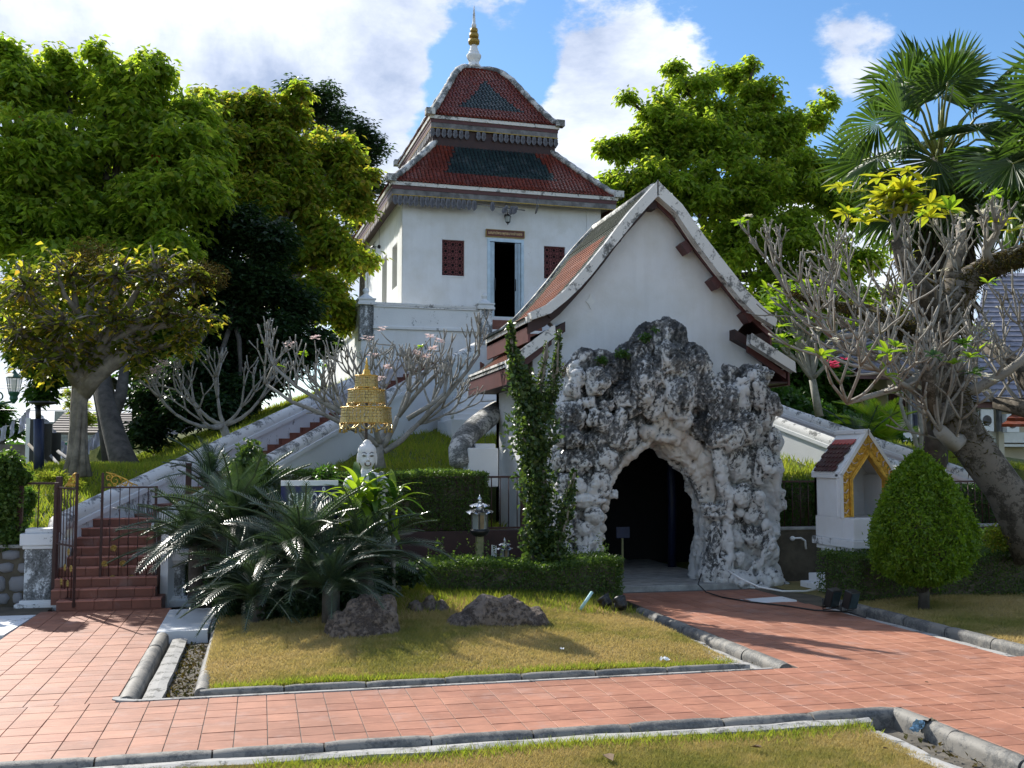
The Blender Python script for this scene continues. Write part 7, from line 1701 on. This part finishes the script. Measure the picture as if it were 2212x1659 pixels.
bush('dark shrub filling the deep shade under the cycads', [(500, 1300, 42, 16.2, .8), (575, 1318, 42, 15.7, .7), (655, 1312, 42, 15.6, .7), (735, 1300, 40, 15.8, .7), (500, 1240, 60, 17.3, .8), (600, 1280, 70, 16.6, .7), (700, 1260, 70, 16.6, .8), (800, 1250, 60, 16.8, .8), (560, 1180, 60, 18.2, 1), (880, 1240, 40, 17.2, .7), (640, 1160, 55, 18, .9), (740, 1170, 50, 17.6, .9)], 20000, .08, .05, M['lf_dark'], (), up=.4, inner=.1)
bush('small green shrub in front of the fence rail left of the statue', [(705, 1035, 28, 18, 1.2), (730, 1075, 26, 17.8, 1), (690, 1090, 24, 17.8, 1)], 1500, .08, .04, M['lf_dkgreen'])
bush('clump of green leaves at the left edge above the stone wall', [(15, 1010, 40, 18.5, 1), (0, 1080, 45, 18.4, 1.2), (10, 1150, 45, 18.6, 1), (60, 1080, 20, 19.5, 1.5), (40, 1030, 28, 18.6, .7)], 7500, .09, .06, M['lf_hedge'], inner=.2)
bush('round brownish shrub at the right edge behind the low hedge', [(2165, 1160, 45, 19.5, .7), (2200, 1150, 30, 19.5, .7)], 1600, .08, .035, M['lf_mid'])
bush('tuft of grass sprouting beside the long boulder', [(950, 1305, 10, 16.6, 1.4)], 160, .16, .012, M['lf_grassT'], inner=.0)
bush('green ferns sprouting in the rockwork left of the peak', [(1395, 730, 14, 20.6, .8), (1345, 765, 18, 20.6, .5), (1300, 778, 14, 20.6, .6), (1415, 712, 8, 20.5, .6)], 520, .07, .04, M['lf_dkgreen'], name='wall_fern', cat='fern', inner=0)
bush('thin dry weeds growing behind the left shoulder of the rockwork', [(1215, 800, 12, 20.6, 1.8), (1208, 770, 8, 20.6, 1.6)], 220, .07, .01, M['epiphyte'], name='dry_weed', cat='weed', inner=0)
bush('grass tuft and weeds at the foot of the tree behind the fence at left', [(110, 1030, 34, 21.5, .35), (160, 1045, 20, 21.5, .3)], 900, .14, .02, M['lf_grassT'], inner=0)
# climber columns
random.seed(60)
def climber(label, pth, wid, n, d, L=.085):
    r = thing('climbing_shrub', label, 'climber', tuple(P(pth[0][0], pth[0][1], d=d))); m = MB(); pv = [P(x, y, d=d) for x, y in pth]
    for k in range(4): m.tube([p + Vector((random.gauss(0, wid[i] / 2250 * d * .25), random.gauss(0, .05), 0)) for i, p in enumerate(pv)], [.035 * (1 - .7 * i / len(pv)) for i in range(len(pv))], 6)
    q = []; seg = list(zip(pv[:-1], pv[1:], wid[:-1], wid[1:])); wt = [(b - a).length * (w0 + w1 + 10) for a, b, w0, w1 in seg]
    for _ in range(n):
        a, b, w0, w1 = random.choices(seg, wt)[0]; t = random.random(); w = (w0 + (w1 - w0) * t) / 2250 * d; c = a.lerp(b, t); w *= .55 + .75 * abs(math.sin(c.z * 3.1 + len(pth)) * math.cos(c.z * 7.3)) ; dv = Vector([random.gauss(0, 1) for _ in range(3)]).normalized(); rr = random.random() ** .4; q.append(tuple(c + dv * w * rr + Vector((0, 0, random.gauss(0, .03)))))
    V, F = loose(np.array(q), L, L * .75, .4); part_np('foliage', V, F, M['lf_vine'], r); part('stems', m, M['bark'], r); return r
climber('tall dark leafy climber on a post in front of the left side of the grotto', [(1165, 1290), (1160, 1200), (1165, 1120), (1160, 1060), (1155, 1000), (1150, 940), (1150, 880), (1130, 840), (1115, 790), (1105, 740), (1102, 700)], [26, 34, 44, 40, 50, 58, 56, 38, 20, 12, 6], 6200, 18.6, .10)
climber('twin slender climber shoots reaching up before the white gable', [(1180, 900), (1190, 850), (1200, 800), (1205, 760), (1208, 720)], [26, 22, 16, 10, 4], 1500, 18.8, .06)
climber('thin climber shoot between the two taller ones', [(1165, 860), (1170, 810), (1178, 770), (1180, 740)], [14, 10, 8, 3], 420, 18.8, .055)
climber('leafy tangle on the left foot of the grotto', [(1230, 1290), (1215, 1240), (1200, 1180), (1215, 1120), (1235, 1060), (1240, 1020)], [40, 36, 30, 24, 14, 8], 2200, 18.5, .075)
# hedges
def hedge(label, x0, x1, y0, y1, z0, z1, n, L=.05, mat='lf_hedge', shoots=0, wob=.04):
    r = thing('clipped_hedge', label, 'hedge', ((x0 + x1) / 2, (y0 + y1) / 2, z0)); m = MB(); m.box(x0 + .12, x1 - .12, y0 + .12, y1 - .12, z0, z1 - .12); part('inner_twigs', m, M['soil'], r)
    A = [(x1 - x0) * (y1 - y0), (x1 - x0) * (z1 - z0), (y1 - y0) * (z1 - z0)]; q = []
    for f, a in ((0, A[0]), (1, A[1]), (2, A[2]), (3, A[2])):
        k = int(n * a / (A[0] + A[1] + 2 * A[2])); u, v = RNG.uniform(0, 1, k), RNG.uniform(0, 1, k); dth = -np.abs(RNG.normal(0, .06, k)) + RNG.normal(0, .012, k)
        if f == 0: q.append(np.column_stack([x0 + (x1 - x0) * u, y0 + (y1 - y0) * v, z1 + dth]))
        if f == 1: q.append(np.column_stack([x0 + (x1 - x0) * u, y0 - dth, z0 + (z1 - z0) * v]))
        if f == 2: q.append(np.column_stack([x0 - dth, y0 + (y1 - y0) * u, z0 + (z1 - z0) * v]))
        if f == 3: q.append(np.column_stack([x1 + dth, y0 + (y1 - y0) * u, z0 + (z1 - z0) * v]))
    q = np.concatenate(q); q[:, 2] += wob * np.sin(q[:, 0] * 2.3) * (q[:, 2] - z0) / (z1 - z0); q[:, 1] += wob * np.sin(q[:, 0] * 3.1 + q[:, 2] * 4)
    for _ in range(shoots):
        x, y = random.uniform(x0, x1), random.uniform(y0, y1); h = random.uniform(.12, .42); lean = random.gauss(0, .25); k = int(h / .02); t = np.linspace(0, 1, k); q = np.vstack([q, np.column_stack([x + lean * h * t + RNG.normal(0, .012, k), y + RNG.normal(0, .012, k), z1 + h * t])])
    V, F = loose(q, L, L * .55, .45); part_np('foliage', V, F, M[mat], r); return r
random.seed(70)
a, b = P(880, 1300, z=.2), P(1290, 1318, z=.2)
hedge('low clipped front hedge running to the grotto, lit on top', 2.7, 6.15, 17.3, 18.6, .05, .80, 26000, .048, shoots=34)
hedge('long dark clipped hedge behind the iron fence left of the porch', -.6, 4.35, 20.08, 21.1, 1.1, 2.30, 34000, .05)
hedge('low hedge at the right behind the egg shaped shrub', 10.35, 17, 16.8, 18.2, .02, .86, 26000, .05)
hedge('slightly taller hedge row at the far right', 13.2, 17.5, 18.2, 19.2, .02, 1.05, 14000, .05)
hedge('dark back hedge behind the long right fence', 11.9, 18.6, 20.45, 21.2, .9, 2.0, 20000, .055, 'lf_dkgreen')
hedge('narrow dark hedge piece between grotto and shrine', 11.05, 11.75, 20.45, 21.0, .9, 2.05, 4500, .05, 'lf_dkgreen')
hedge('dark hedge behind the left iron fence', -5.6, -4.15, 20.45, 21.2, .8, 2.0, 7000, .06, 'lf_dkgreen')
# egg-shaped topiary
c = Vector((10.95, 15.75, 0)); r = thing('clipped_shrub', 'egg shaped bright green clipped shrub on the right lawn', 'topiary', (c.x, c.y, 0))
n = 34000; t = RNG.uniform(-1, 1, n); a = RNG.uniform(0, 2 * np.pi, n); z = 1.56 + 1.10 * t; prof_r = np.interp(t, [-1, -.85, -.6, -.3, 0, .3, .55, .78, .92, 1], np.array([.35, .80, .98, 1.0, .92, .76, .58, .37, .20, .05]) * .84); lump_ = 1 + .06 * np.sin(a * 3 + z * 2) + .05 * np.sin(a * 7 - z * 5 + 1.3 * np.sin(z * 4)) + .035 * np.sin(a * 13 + z * 11) + .02 * np.sin(a * 29 + z * 23)
dp = np.abs(RNG.normal(0, .05, n)); pr = prof_r * lump_ - dp; q = np.column_stack([c.x + pr * np.cos(a), c.y + pr * np.sin(a), z - dp * .2])
V, F = loose(np.vstack([q, q[:500] + (q[:500] - np.array([c.x, c.y, 1.4])) * RNG.uniform(.02, .12, (500, 1)), q[500:900] + (q[500:900] - np.array([c.x, c.y, 1.4])) * RNG.uniform(.08, .2, (400, 1)) * (RNG.uniform(0, 1, (400, 1)) > .6)]), .072, .036, .3); part_np('foliage', V, F, M['lf_topiary'], r)
m = MB(); m.lathe([(.1, .62), (.45, .75), (.66, 1.1), (.60, 1.6), (.38, 2.1), (.1, 2.4)], (c.x, c.y, 0), 14); part('inner_twigs', m, M['soil'], r)
m = MB(); m.tube([(c.x, c.y, 0), (c.x + .03, c.y, .4), (c.x, c.y, .8)], [.10, .08, .09], 8)
for k in range(9): a = k * .7; m.tube([(c.x, c.y, .25), (c.x + .25 * math.cos(a), c.y + .25 * math.sin(a), .55), (c.x + .5 * math.cos(a), c.y + .5 * math.sin(a), .9)], [.03, .025, .015], 5)
part('trunk', m, M['bark_dk'], r)

# ------------------------------------------------------------------ far left: lamps, hoarding, banners, green house
r = thing('street_lamp', 'green victorian style street lamp at the left edge', 'street lamp', tuple(P(25, 900, d=25))); k = 25 / 2250; c = P(29, 880, d=25)
m = MB(); m.lathe([(1 * k, 84 * k), (2 * k, 80 * k), (4 * k, 77 * k), (6 * k, 74 * k), (16 * k, 66 * k), (18 * k, 64 * k)], c, 8, False); part('lamp_roof', m, M['greenlamp'], r)
m = MB()
for i in range(6): a = i * math.pi / 3; m.tube([c + Vector((16 * k * math.cos(a), 16 * k * math.sin(a), 64 * k)), c + Vector((11 * k * math.cos(a), 11 * k * math.sin(a), 33 * k))], .010, 4)
m.lathe([(11 * k, 34 * k), (12 * k, 31 * k), (8 * k, 24 * k), (9 * k, 18 * k), (5 * k, 12 * k), (2 * k, 8 * k)], c, 8, False); part('lamp_frame', m, M['greenlamp'], r)
m = MB(); m.lathe([(15 * k, 63 * k), (10.5 * k, 34 * k)], c, 6, False); m.lathe([(4 * k, 60 * k), (4 * k, 36 * k)], c, 6); part('lamp_glass', m, M['glass'], r)
m = MB(); A = P(-60, 868, d=25); m.tube([A, P(-20, 868, d=25), P(5, 871, d=25), P(24, 868, d=25), P(28, 862, d=25)], .03, 6); m.tube([P(-3 + 9 * math.cos(t), 856 - 9 * math.sin(t), d=25) for t in np.linspace(-1.2, 3.8, 14)], .02, 5); m.tube([P(-60, 700, d=25), P(-60, 1100, d=25)], .06, 8); part('bracket', m, M['greenlamp'], r)
r = thing('park_lamp', 'dark blue lamp post with a flat round top left of the tree', 'lamp post', tuple(P(84, 1045, d=27)))
m = MB(); m.tube([P(84, 1050, d=27), P(84, 905, d=27)], .13, 10); part('lower_post', m, M['navy'], r)
m = MB(); m.tube([P(83, 912, d=27), P(82, 872, d=27)], .075, 8); m.tube([P(83, 882, d=27), P(96, 873, d=27)], .03, 5); part('upper_post', m, M['black'], r); m = MB(); m.lathe([(.05, -.05), (.35, .0), (.33, .05), (.05, .07)], P(92, 872, d=27), 16); part('round_head', m, M['black'], r)
r = thing('hoarding', 'black site hoarding with white edge and slanting wooden props', 'hoarding', tuple(P(100, 1030, d=34)))
for i, (xa, xb, yt) in enumerate(((60, 86, 905), (87, 108, 915), (109, 128, 935))):
    a, b = P(xa, yt, d=33 + i * .6), P(xb, 1025, d=33 + i * .6); m = MB(); m.box(a.x, b.x, a.y, a.y + .06, b.z - .6, a.z); part('panel', m, M['black'], r)
a, b = P(57, 903, d=33), P(61, 1030, d=33); m = MB(); m.box(a.x, b.x, a.y - .02, a.y + .08, b.z - .5, a.z); part('white_edge', m, M['white'], r)
for (p0, p1) in (((62, 960), (110, 1010)), ((85, 1000), (120, 1030)), ((125, 975), (180, 1015)), ((110, 985), (150, 1030))): m = MB(); m.tube([P(*p0, d=32), P(*p1, d=31)], .06, 4); part('prop', m, M['bark'] if p0[0] < 90 else M['greywood'], r)
r = thing('cloth_banners', 'rows of pale lavender cloth squares hung on sagging lines at the far left', 'cloths', tuple(P(60, 930, d=38))); random.seed(80)
for row in (((0, 925), (20, 918), (40, 905), (62, 880)), ((88, 895), (105, 925), (120, 950), (140, 965)), ((100, 905), (125, 945), (150, 975), (180, 975)), ((180, 960), (210, 930), (240, 915))):
    L = sum(math.dist(a, b) for a, b in zip(row[:-1], row[1:])); s = 0
    for a, b in zip(row[:-1], row[1:]):
        n = max(1, int(math.dist(a, b) / 13))
        for i in range(n):
            x, y = a[0] + (b[0] - a[0]) * i / n, a[1] + (b[1] - a[1]) * i / n; m = MB(); vs = []; w, h = random.uniform(12, 17), random.uniform(24, 34); d_ = 38 + random.gauss(0, .3)
            for jj in range(5):
                for ii in range(5): p = P(x + w * ii / 4 + random.gauss(0, .5) + (b[0] - a[0]) * 0, y + h * jj / 4 + (b[1] - a[1]) * ii / 4 / n, d=d_); vs.append(p + Vector((0, .12 * math.sin(ii * 2 + jj), 0)))
            m.add(vs, [(jj * 5 + ii, jj * 5 + ii + 1, jj * 5 + ii + 6, jj * 5 + ii + 5) for jj in range(4) for ii in range(4)], True); part('cloth', m, M['cloth'], r)
def facade(name, label, cat, px0, px1, pyt, d, wall, depth=8, zbot=-.2, roof=None, wins=(), extra=()):
    a, b = P(px0, pyt, d=d), P(px1, pyt, d=d); r = thing(name, label, cat, (a.x, a.y, 0)); m = MB(); m.box(a.x, b.x, a.y, a.y + depth, zbot, a.z); part('wall', m, wall, r)
    return r, a.x, b.x, a.y, a.z
r, x0, x1, y0, z1 = facade('green_house', 'bright green single storey house seen under the tree at the left', 'house', 128, 262, 955, 62, M['greenwall'], 8)
ra, rb = P(95, 935, d=60), P(320, 890, d=66)
m = MB(); n = 9
for i in range(n):
    t0, t1 = i / n, (i + 1) / n; ya, yb = y0 - 1.5 + 6 * t0, y0 - 1.5 + 6 * t1; za, zb_ = ra.z + (rb.z - ra.z) * t0, ra.z + (rb.z - ra.z) * t1
    m.add([(ra.x, ya, za + .06), (rb.x + 1, ya, za + .06), (rb.x + 1, yb, zb_), (ra.x, yb, zb_), (ra.x, ya, za - .1), (rb.x + 1, ya, za - .1)], [(0, 1, 2, 3), (4, 5, 1, 0)])
part('roof', m, M['slate_dk'], r)
for (pa, pb, ta, tb, mt, nm) in ((160, 178, 968, 1000, 'white', 'window'), (212, 232, 970, 985, 'white', 'air_conditioner'), (240, 262, 955, 965, 'dark', 'gap'), (135, 152, 968, 990, 'greenlamp', 'window')):
    a, b = P(pa, ta, d=61.5), P(pb, tb, d=61.5); m = MB(); m.box(a.x, b.x, y0 - .15, y0 + .05, b.z, a.z); part(nm, m, M[mt], r)
    if nm == 'window':
        m = MB()
        for i in range(7): x = a.x + (b.x - a.x) * (i + .5) / 7; m.box(x - .03, x + .03, y0 - .2, y0 - .15, b.z, a.z)
        part('window_bars', m, M['greywood'], r)
m = MB(); a, b = P(118, 888, d=70), P(145, 905, d=70); m.box(a.x, b.x, a.y, a.y + 2, b.z - 1, a.z); m.box(a.x - 1, b.x + 8, a.y, a.y + 2, b.z - 1.5, b.z - .2); solo('roof_parapet', m, M['concrete'], 'low grey parapet block peeking over the shingled roof', 'parapet')
r, x0, x1, y0, z1 = facade('dark_roofed_shed', 'dark blue roofed shed in the deep shade behind the bare frangipani', 'shed', 355, 420, 945, 55, M['dark'], 6); m = MB()
for i in range(8): m.box(x0 - .5, x1 + .3, y0 - .8 + .5 * i, y0 - .3 + .5 * i, z1 + .16 * i, z1 + .16 * i + .12)
part('roof', m, M['slate'], r)
for yy in (831, 838, 885): m = MB(); m.tube([P(-20, yy, d=60), P(60, yy + 1, d=60), P(230, yy + 1, d=60)], .02, 4); solo('power_line', m, M['black'], {831: 'uppermost power line behind the street lamp', 838: 'second power line just below the uppermost', 885: 'lowest power line crossing the open sky at left'}[yy], 'cable')
m = MB(); a = P(20, 1010, d=60); m.box(a.x - 8, a.x + 4, a.y, a.y + 5, 0, 3.4); r = solo('brick_wall_far', m, M['slate_dk'], 'pinkish brown tiled roof low behind the left hedge', 'roof')

q = []
for _ in range(420):
    a = RNG.uniform(-1.25, 1.35); dd_ = RNG.uniform(95, 125); cx0, cy0 = math.sin(a) * dd_, math.cos(a) * dd_; R = RNG.uniform(2.0, 4.0)
    q.append(shell((cx0, cy0, R * .75), R, 90, .9, .4))
q = np.concatenate(q); q[:, 2] = np.maximum(q[:, 2], .1); V, F = loose(q, .75, .5, .5); o = link('far_treeline', np_mesh('far_treeline', V, F), M['lf_dkgreen'], kind='stuff'); o['label'] = 'low far off belt of trees along the horizon'; o['category'] = 'trees'
# ------------------------------------------------------------------ far right house
DH = 44.0
hs = thing('cream_house', 'cream house with grey shingled roofs, white window frames and outdoor air conditioners', 'house', tuple(P(2050, 1010, d=DH)))
def hb(name, px0, py0, px1, py1, d, dep, mat, par=None):
    a, b = P(px0, py0, d=d), P(px1, py1, d=d); m = MB(); m.box(min(a.x, b.x), max(a.x, b.x), a.y, a.y + dep, b.z, a.z); return part(name, m, M[mat], par or hs)
hb('wall', 1915, 800, 2500, 1200, DH, 10, 'cream'); hb('balcony_slab', 1905, 932, 2500, 955, DH - 1.4, 1.6, 'white'); hb('balcony_slab', 1915, 958, 2500, 964, DH - 1.2, 1.3, 'white')
hb('string_course', 1915, 812, 2500, 820, DH - .1, .15, 'maroon')
w_ = hb('window', 1966, 840, 2004, 935, DH - .12, .2, 'white'); hb('pane', 1972, 848, 1998, 932, DH - .2, .08, 'slate', w_); hb('glazing_bar', 1984, 848, 1987, 932, DH - .26, .06, 'navy', w_); hb('glazing_bar', 1972, 888, 1998, 891, DH - .26, .06, 'navy', w_)
for k in range(2): hb('panel_moulding', 1975 + 13 * k, 895, 1982 + 13 * k, 925, DH - .25, .05, 'navy', w_)
hb('louvre', 1922, 850, 1958, 905, DH - .1, .15, 'bark_dk')
for i in range(9): hb('slat', 1923 + 4 * i, 850, 1925 + 4 * i, 905, DH - .2, .1, 'maroon')
w_ = hb('window', 2085, 860, 2118, 935, DH - .12, .2, 'white'); hb('pane', 2089, 866, 2114, 932, DH - .2, .08, 'greenlamp', w_)
w_ = hb('window', 2175, 1000, 2212, 1025, DH - .12, .2, 'white'); hb('pane', 2180, 1004, 2212, 1022, DH - .2, .08, 'slate', w_)
w_ = hb('window', 1945, 990, 1985, 1012, DH - .12, .2, 'white'); hb('pane', 1952, 994, 1980, 1008, DH - .2, .08, 'slate', w_)
hb('corner_pier', 2153, 800, 2180, 1200, DH - .3, .4, 'cream')
for (xa, ya, w, h, lab) in ((2119, 884, 34, 48, 'white outdoor air conditioner left of the grey pipe on the balcony'), (2174, 850, 34, 40, 'upper air conditioner at the right edge of the balcony'), (2174, 894, 34, 40, 'lower air conditioner at the right edge of the balcony')):
    a, b = P(xa, ya, d=DH - 1.2), P(xa + w, ya + h, d=DH - 1.2); r = thing('air_conditioner', lab, 'air conditioner', (a.x, a.y, b.z)); m = MB(); m.box(a.x, b.x, a.y, a.y + .35, b.z, a.z); part('casing', m, M['white'], r, bevel=.02)
    cx_0, cz_0, R = a.x * .55 + b.x * .45, (a.z + b.z) / 2, (b.x - a.x) * .34; m = MB()
    for q_ in (1, .75, .5, .25): m.tube([(cx_0 + R * q_ * math.cos(t), a.y - .02, cz_0 + R * q_ * math.sin(t)) for t in np.linspace(0, 6.283, 21)], .012, 4)
    for t in range(8): m.tube([(cx_0, a.y - .02, cz_0), (cx_0 + R * math.cos(t * .785), a.y - .02, cz_0 + R * math.sin(t * .785))], .008, 4)
    part('fan_guard', m, M['greywood'], r); m = MB(); m.add([(cx_0 + R * .98 * math.cos(t), a.y - .006, cz_0 + R * .98 * math.sin(t)) for t in np.linspace(0, 5.98, 20)], [tuple(range(20))]); part('fan_opening', m, M['greywood'], r)
hb('pipe', 2158, 880, 2166, 932, DH - 1.0, .2, 'greywood')
def shingle_roof(name, pts, rows, mat, root):
    """pts: eave left, eave right, ridge right, ridge left (Vectors) built as overlapping courses"""
    A, B_, Cc, Dd = pts; m = MB(); nv = (B_ - A).cross(Dd - A).normalized(); nv = nv if nv.z > 0 else -nv
    for i in range(rows):
        t0, t1 = i / rows, (i + 1.08) / rows; a, b, c_, d_ = A.lerp(Dd, t0), B_.lerp(Cc, t0), B_.lerp(Cc, min(1, t1)), A.lerp(Dd, min(1, t1)); m.add([a + nv * .07, b + nv * .07, c_, d_, a, b], [(0, 1, 2, 3), (4, 5, 1, 0)])
    return part(name, m, mat, root)
shingle_roof('main_roof', [P(2075, 868, d=DH - 1.5), P(2560, 868, d=DH - 1.5), P(2560, 590, d=DH + 6), P(2130, 590, d=DH + 6)], 26, M['slate'], hs)
hb('eave_board', 2070, 866, 2560, 880, DH - 1.5, .1, 'maroon')
shingle_roof('lean_to_roof', [P(1850, 808, d=DH - 2.5), P(2120, 800, d=DH - 2.5), P(2110, 770, d=DH - .5), P(1880, 775, d=DH - .5)], 7, M['slate'], hs); hb('eave_board', 1852, 806, 2120, 818, DH - 2.5, .1, 'maroon')
g0, g1, g2 = P(1866, 778, d=DH - 1), P(2025, 770, d=DH - 1), P(1938, 692, d=DH - 1); m = MB(); m.prism([(g0.x, g0.z), (g1.x, g1.z), (g2.x, g2.z)], g0.y, g0.y + .3, 'Y'); part('gable_panel', m, M['wall'], hs)
m = MB(); m.lathe([(.35, 0), (.35, .06)], (0, 0, 0), 16, M=Matrix.Translation((g2.x + .1, g0.y - .05, (g0.z + g2.z) / 2)) @ Matrix.Rotation(R_(90), 4, 'X')); part('round_vent', m, M['greywood'], hs)
for a_, b_ in ((g2, g0), (g2, g1)):
    v = (b_ - a_).normalized(); e = b_ + v * .8; m = MB(); m.add([a_ + Vector((0, -.35, .12)), e + Vector((0, -.35, .12)), e + Vector((0, -.35, -.12)), a_ + Vector((0, -.35, -.12)), a_ + Vector((0, -.1, .12)), e + Vector((0, -.1, .12)), e + Vector((0, -.1, -.12)), a_ + Vector((0, -.1, -.12))], [(0, 1, 2, 3), (7, 6, 5, 4), (0, 4, 5, 1), (1, 5, 6, 2), (2, 6, 7, 3), (3, 7, 4, 0)]); part('gable_verge', m, M['maroon'], hs)
    shingle_roof('gable_roof', [e + Vector((0, -.35, .14)), e + Vector((0, 6, .14)), a_ + Vector((0, 6, .14)), a_ + Vector((0, -.35, .14))], 12, M['slate'], hs)
m = MB(); a, b, c_ = P(2160, 920, d=22), P(2230, 870, d=22), P(2230, 925, d=22)
shingle_roof('tiled_canopy', [P(2163, 922, d=24), P(2300, 922, d=24), P(2300, 860, d=26), P(2215, 860, d=26)], 5, M['rt_red2'], None)
o = C.objects[-1]; o['label'] = 'corner of a small red tiled canopy at the right edge'; o['category'] = 'roof'
m = MB(); a, b = P(1990, 1012, d=30), P(2110, 1022, d=30); m.box(a.x, b.x, a.y, a.y + 1.5, b.z - 1.5, a.z); solo('low_white_roof', m, M['wall'], 'low white roof edge beyond the right staircase', 'roof')
m = MB(); a = P(1745, 720, d=85); m.lathe([(2.2, -6), (2.0, -1), (1.2, 1.5), (.6, 3), (.2, 5), (.02, 7)], a, 16); solo('distant_stupa', m, M['wall'], 'pale distant spire glimpsed through leaves right of the porch', 'stupa')
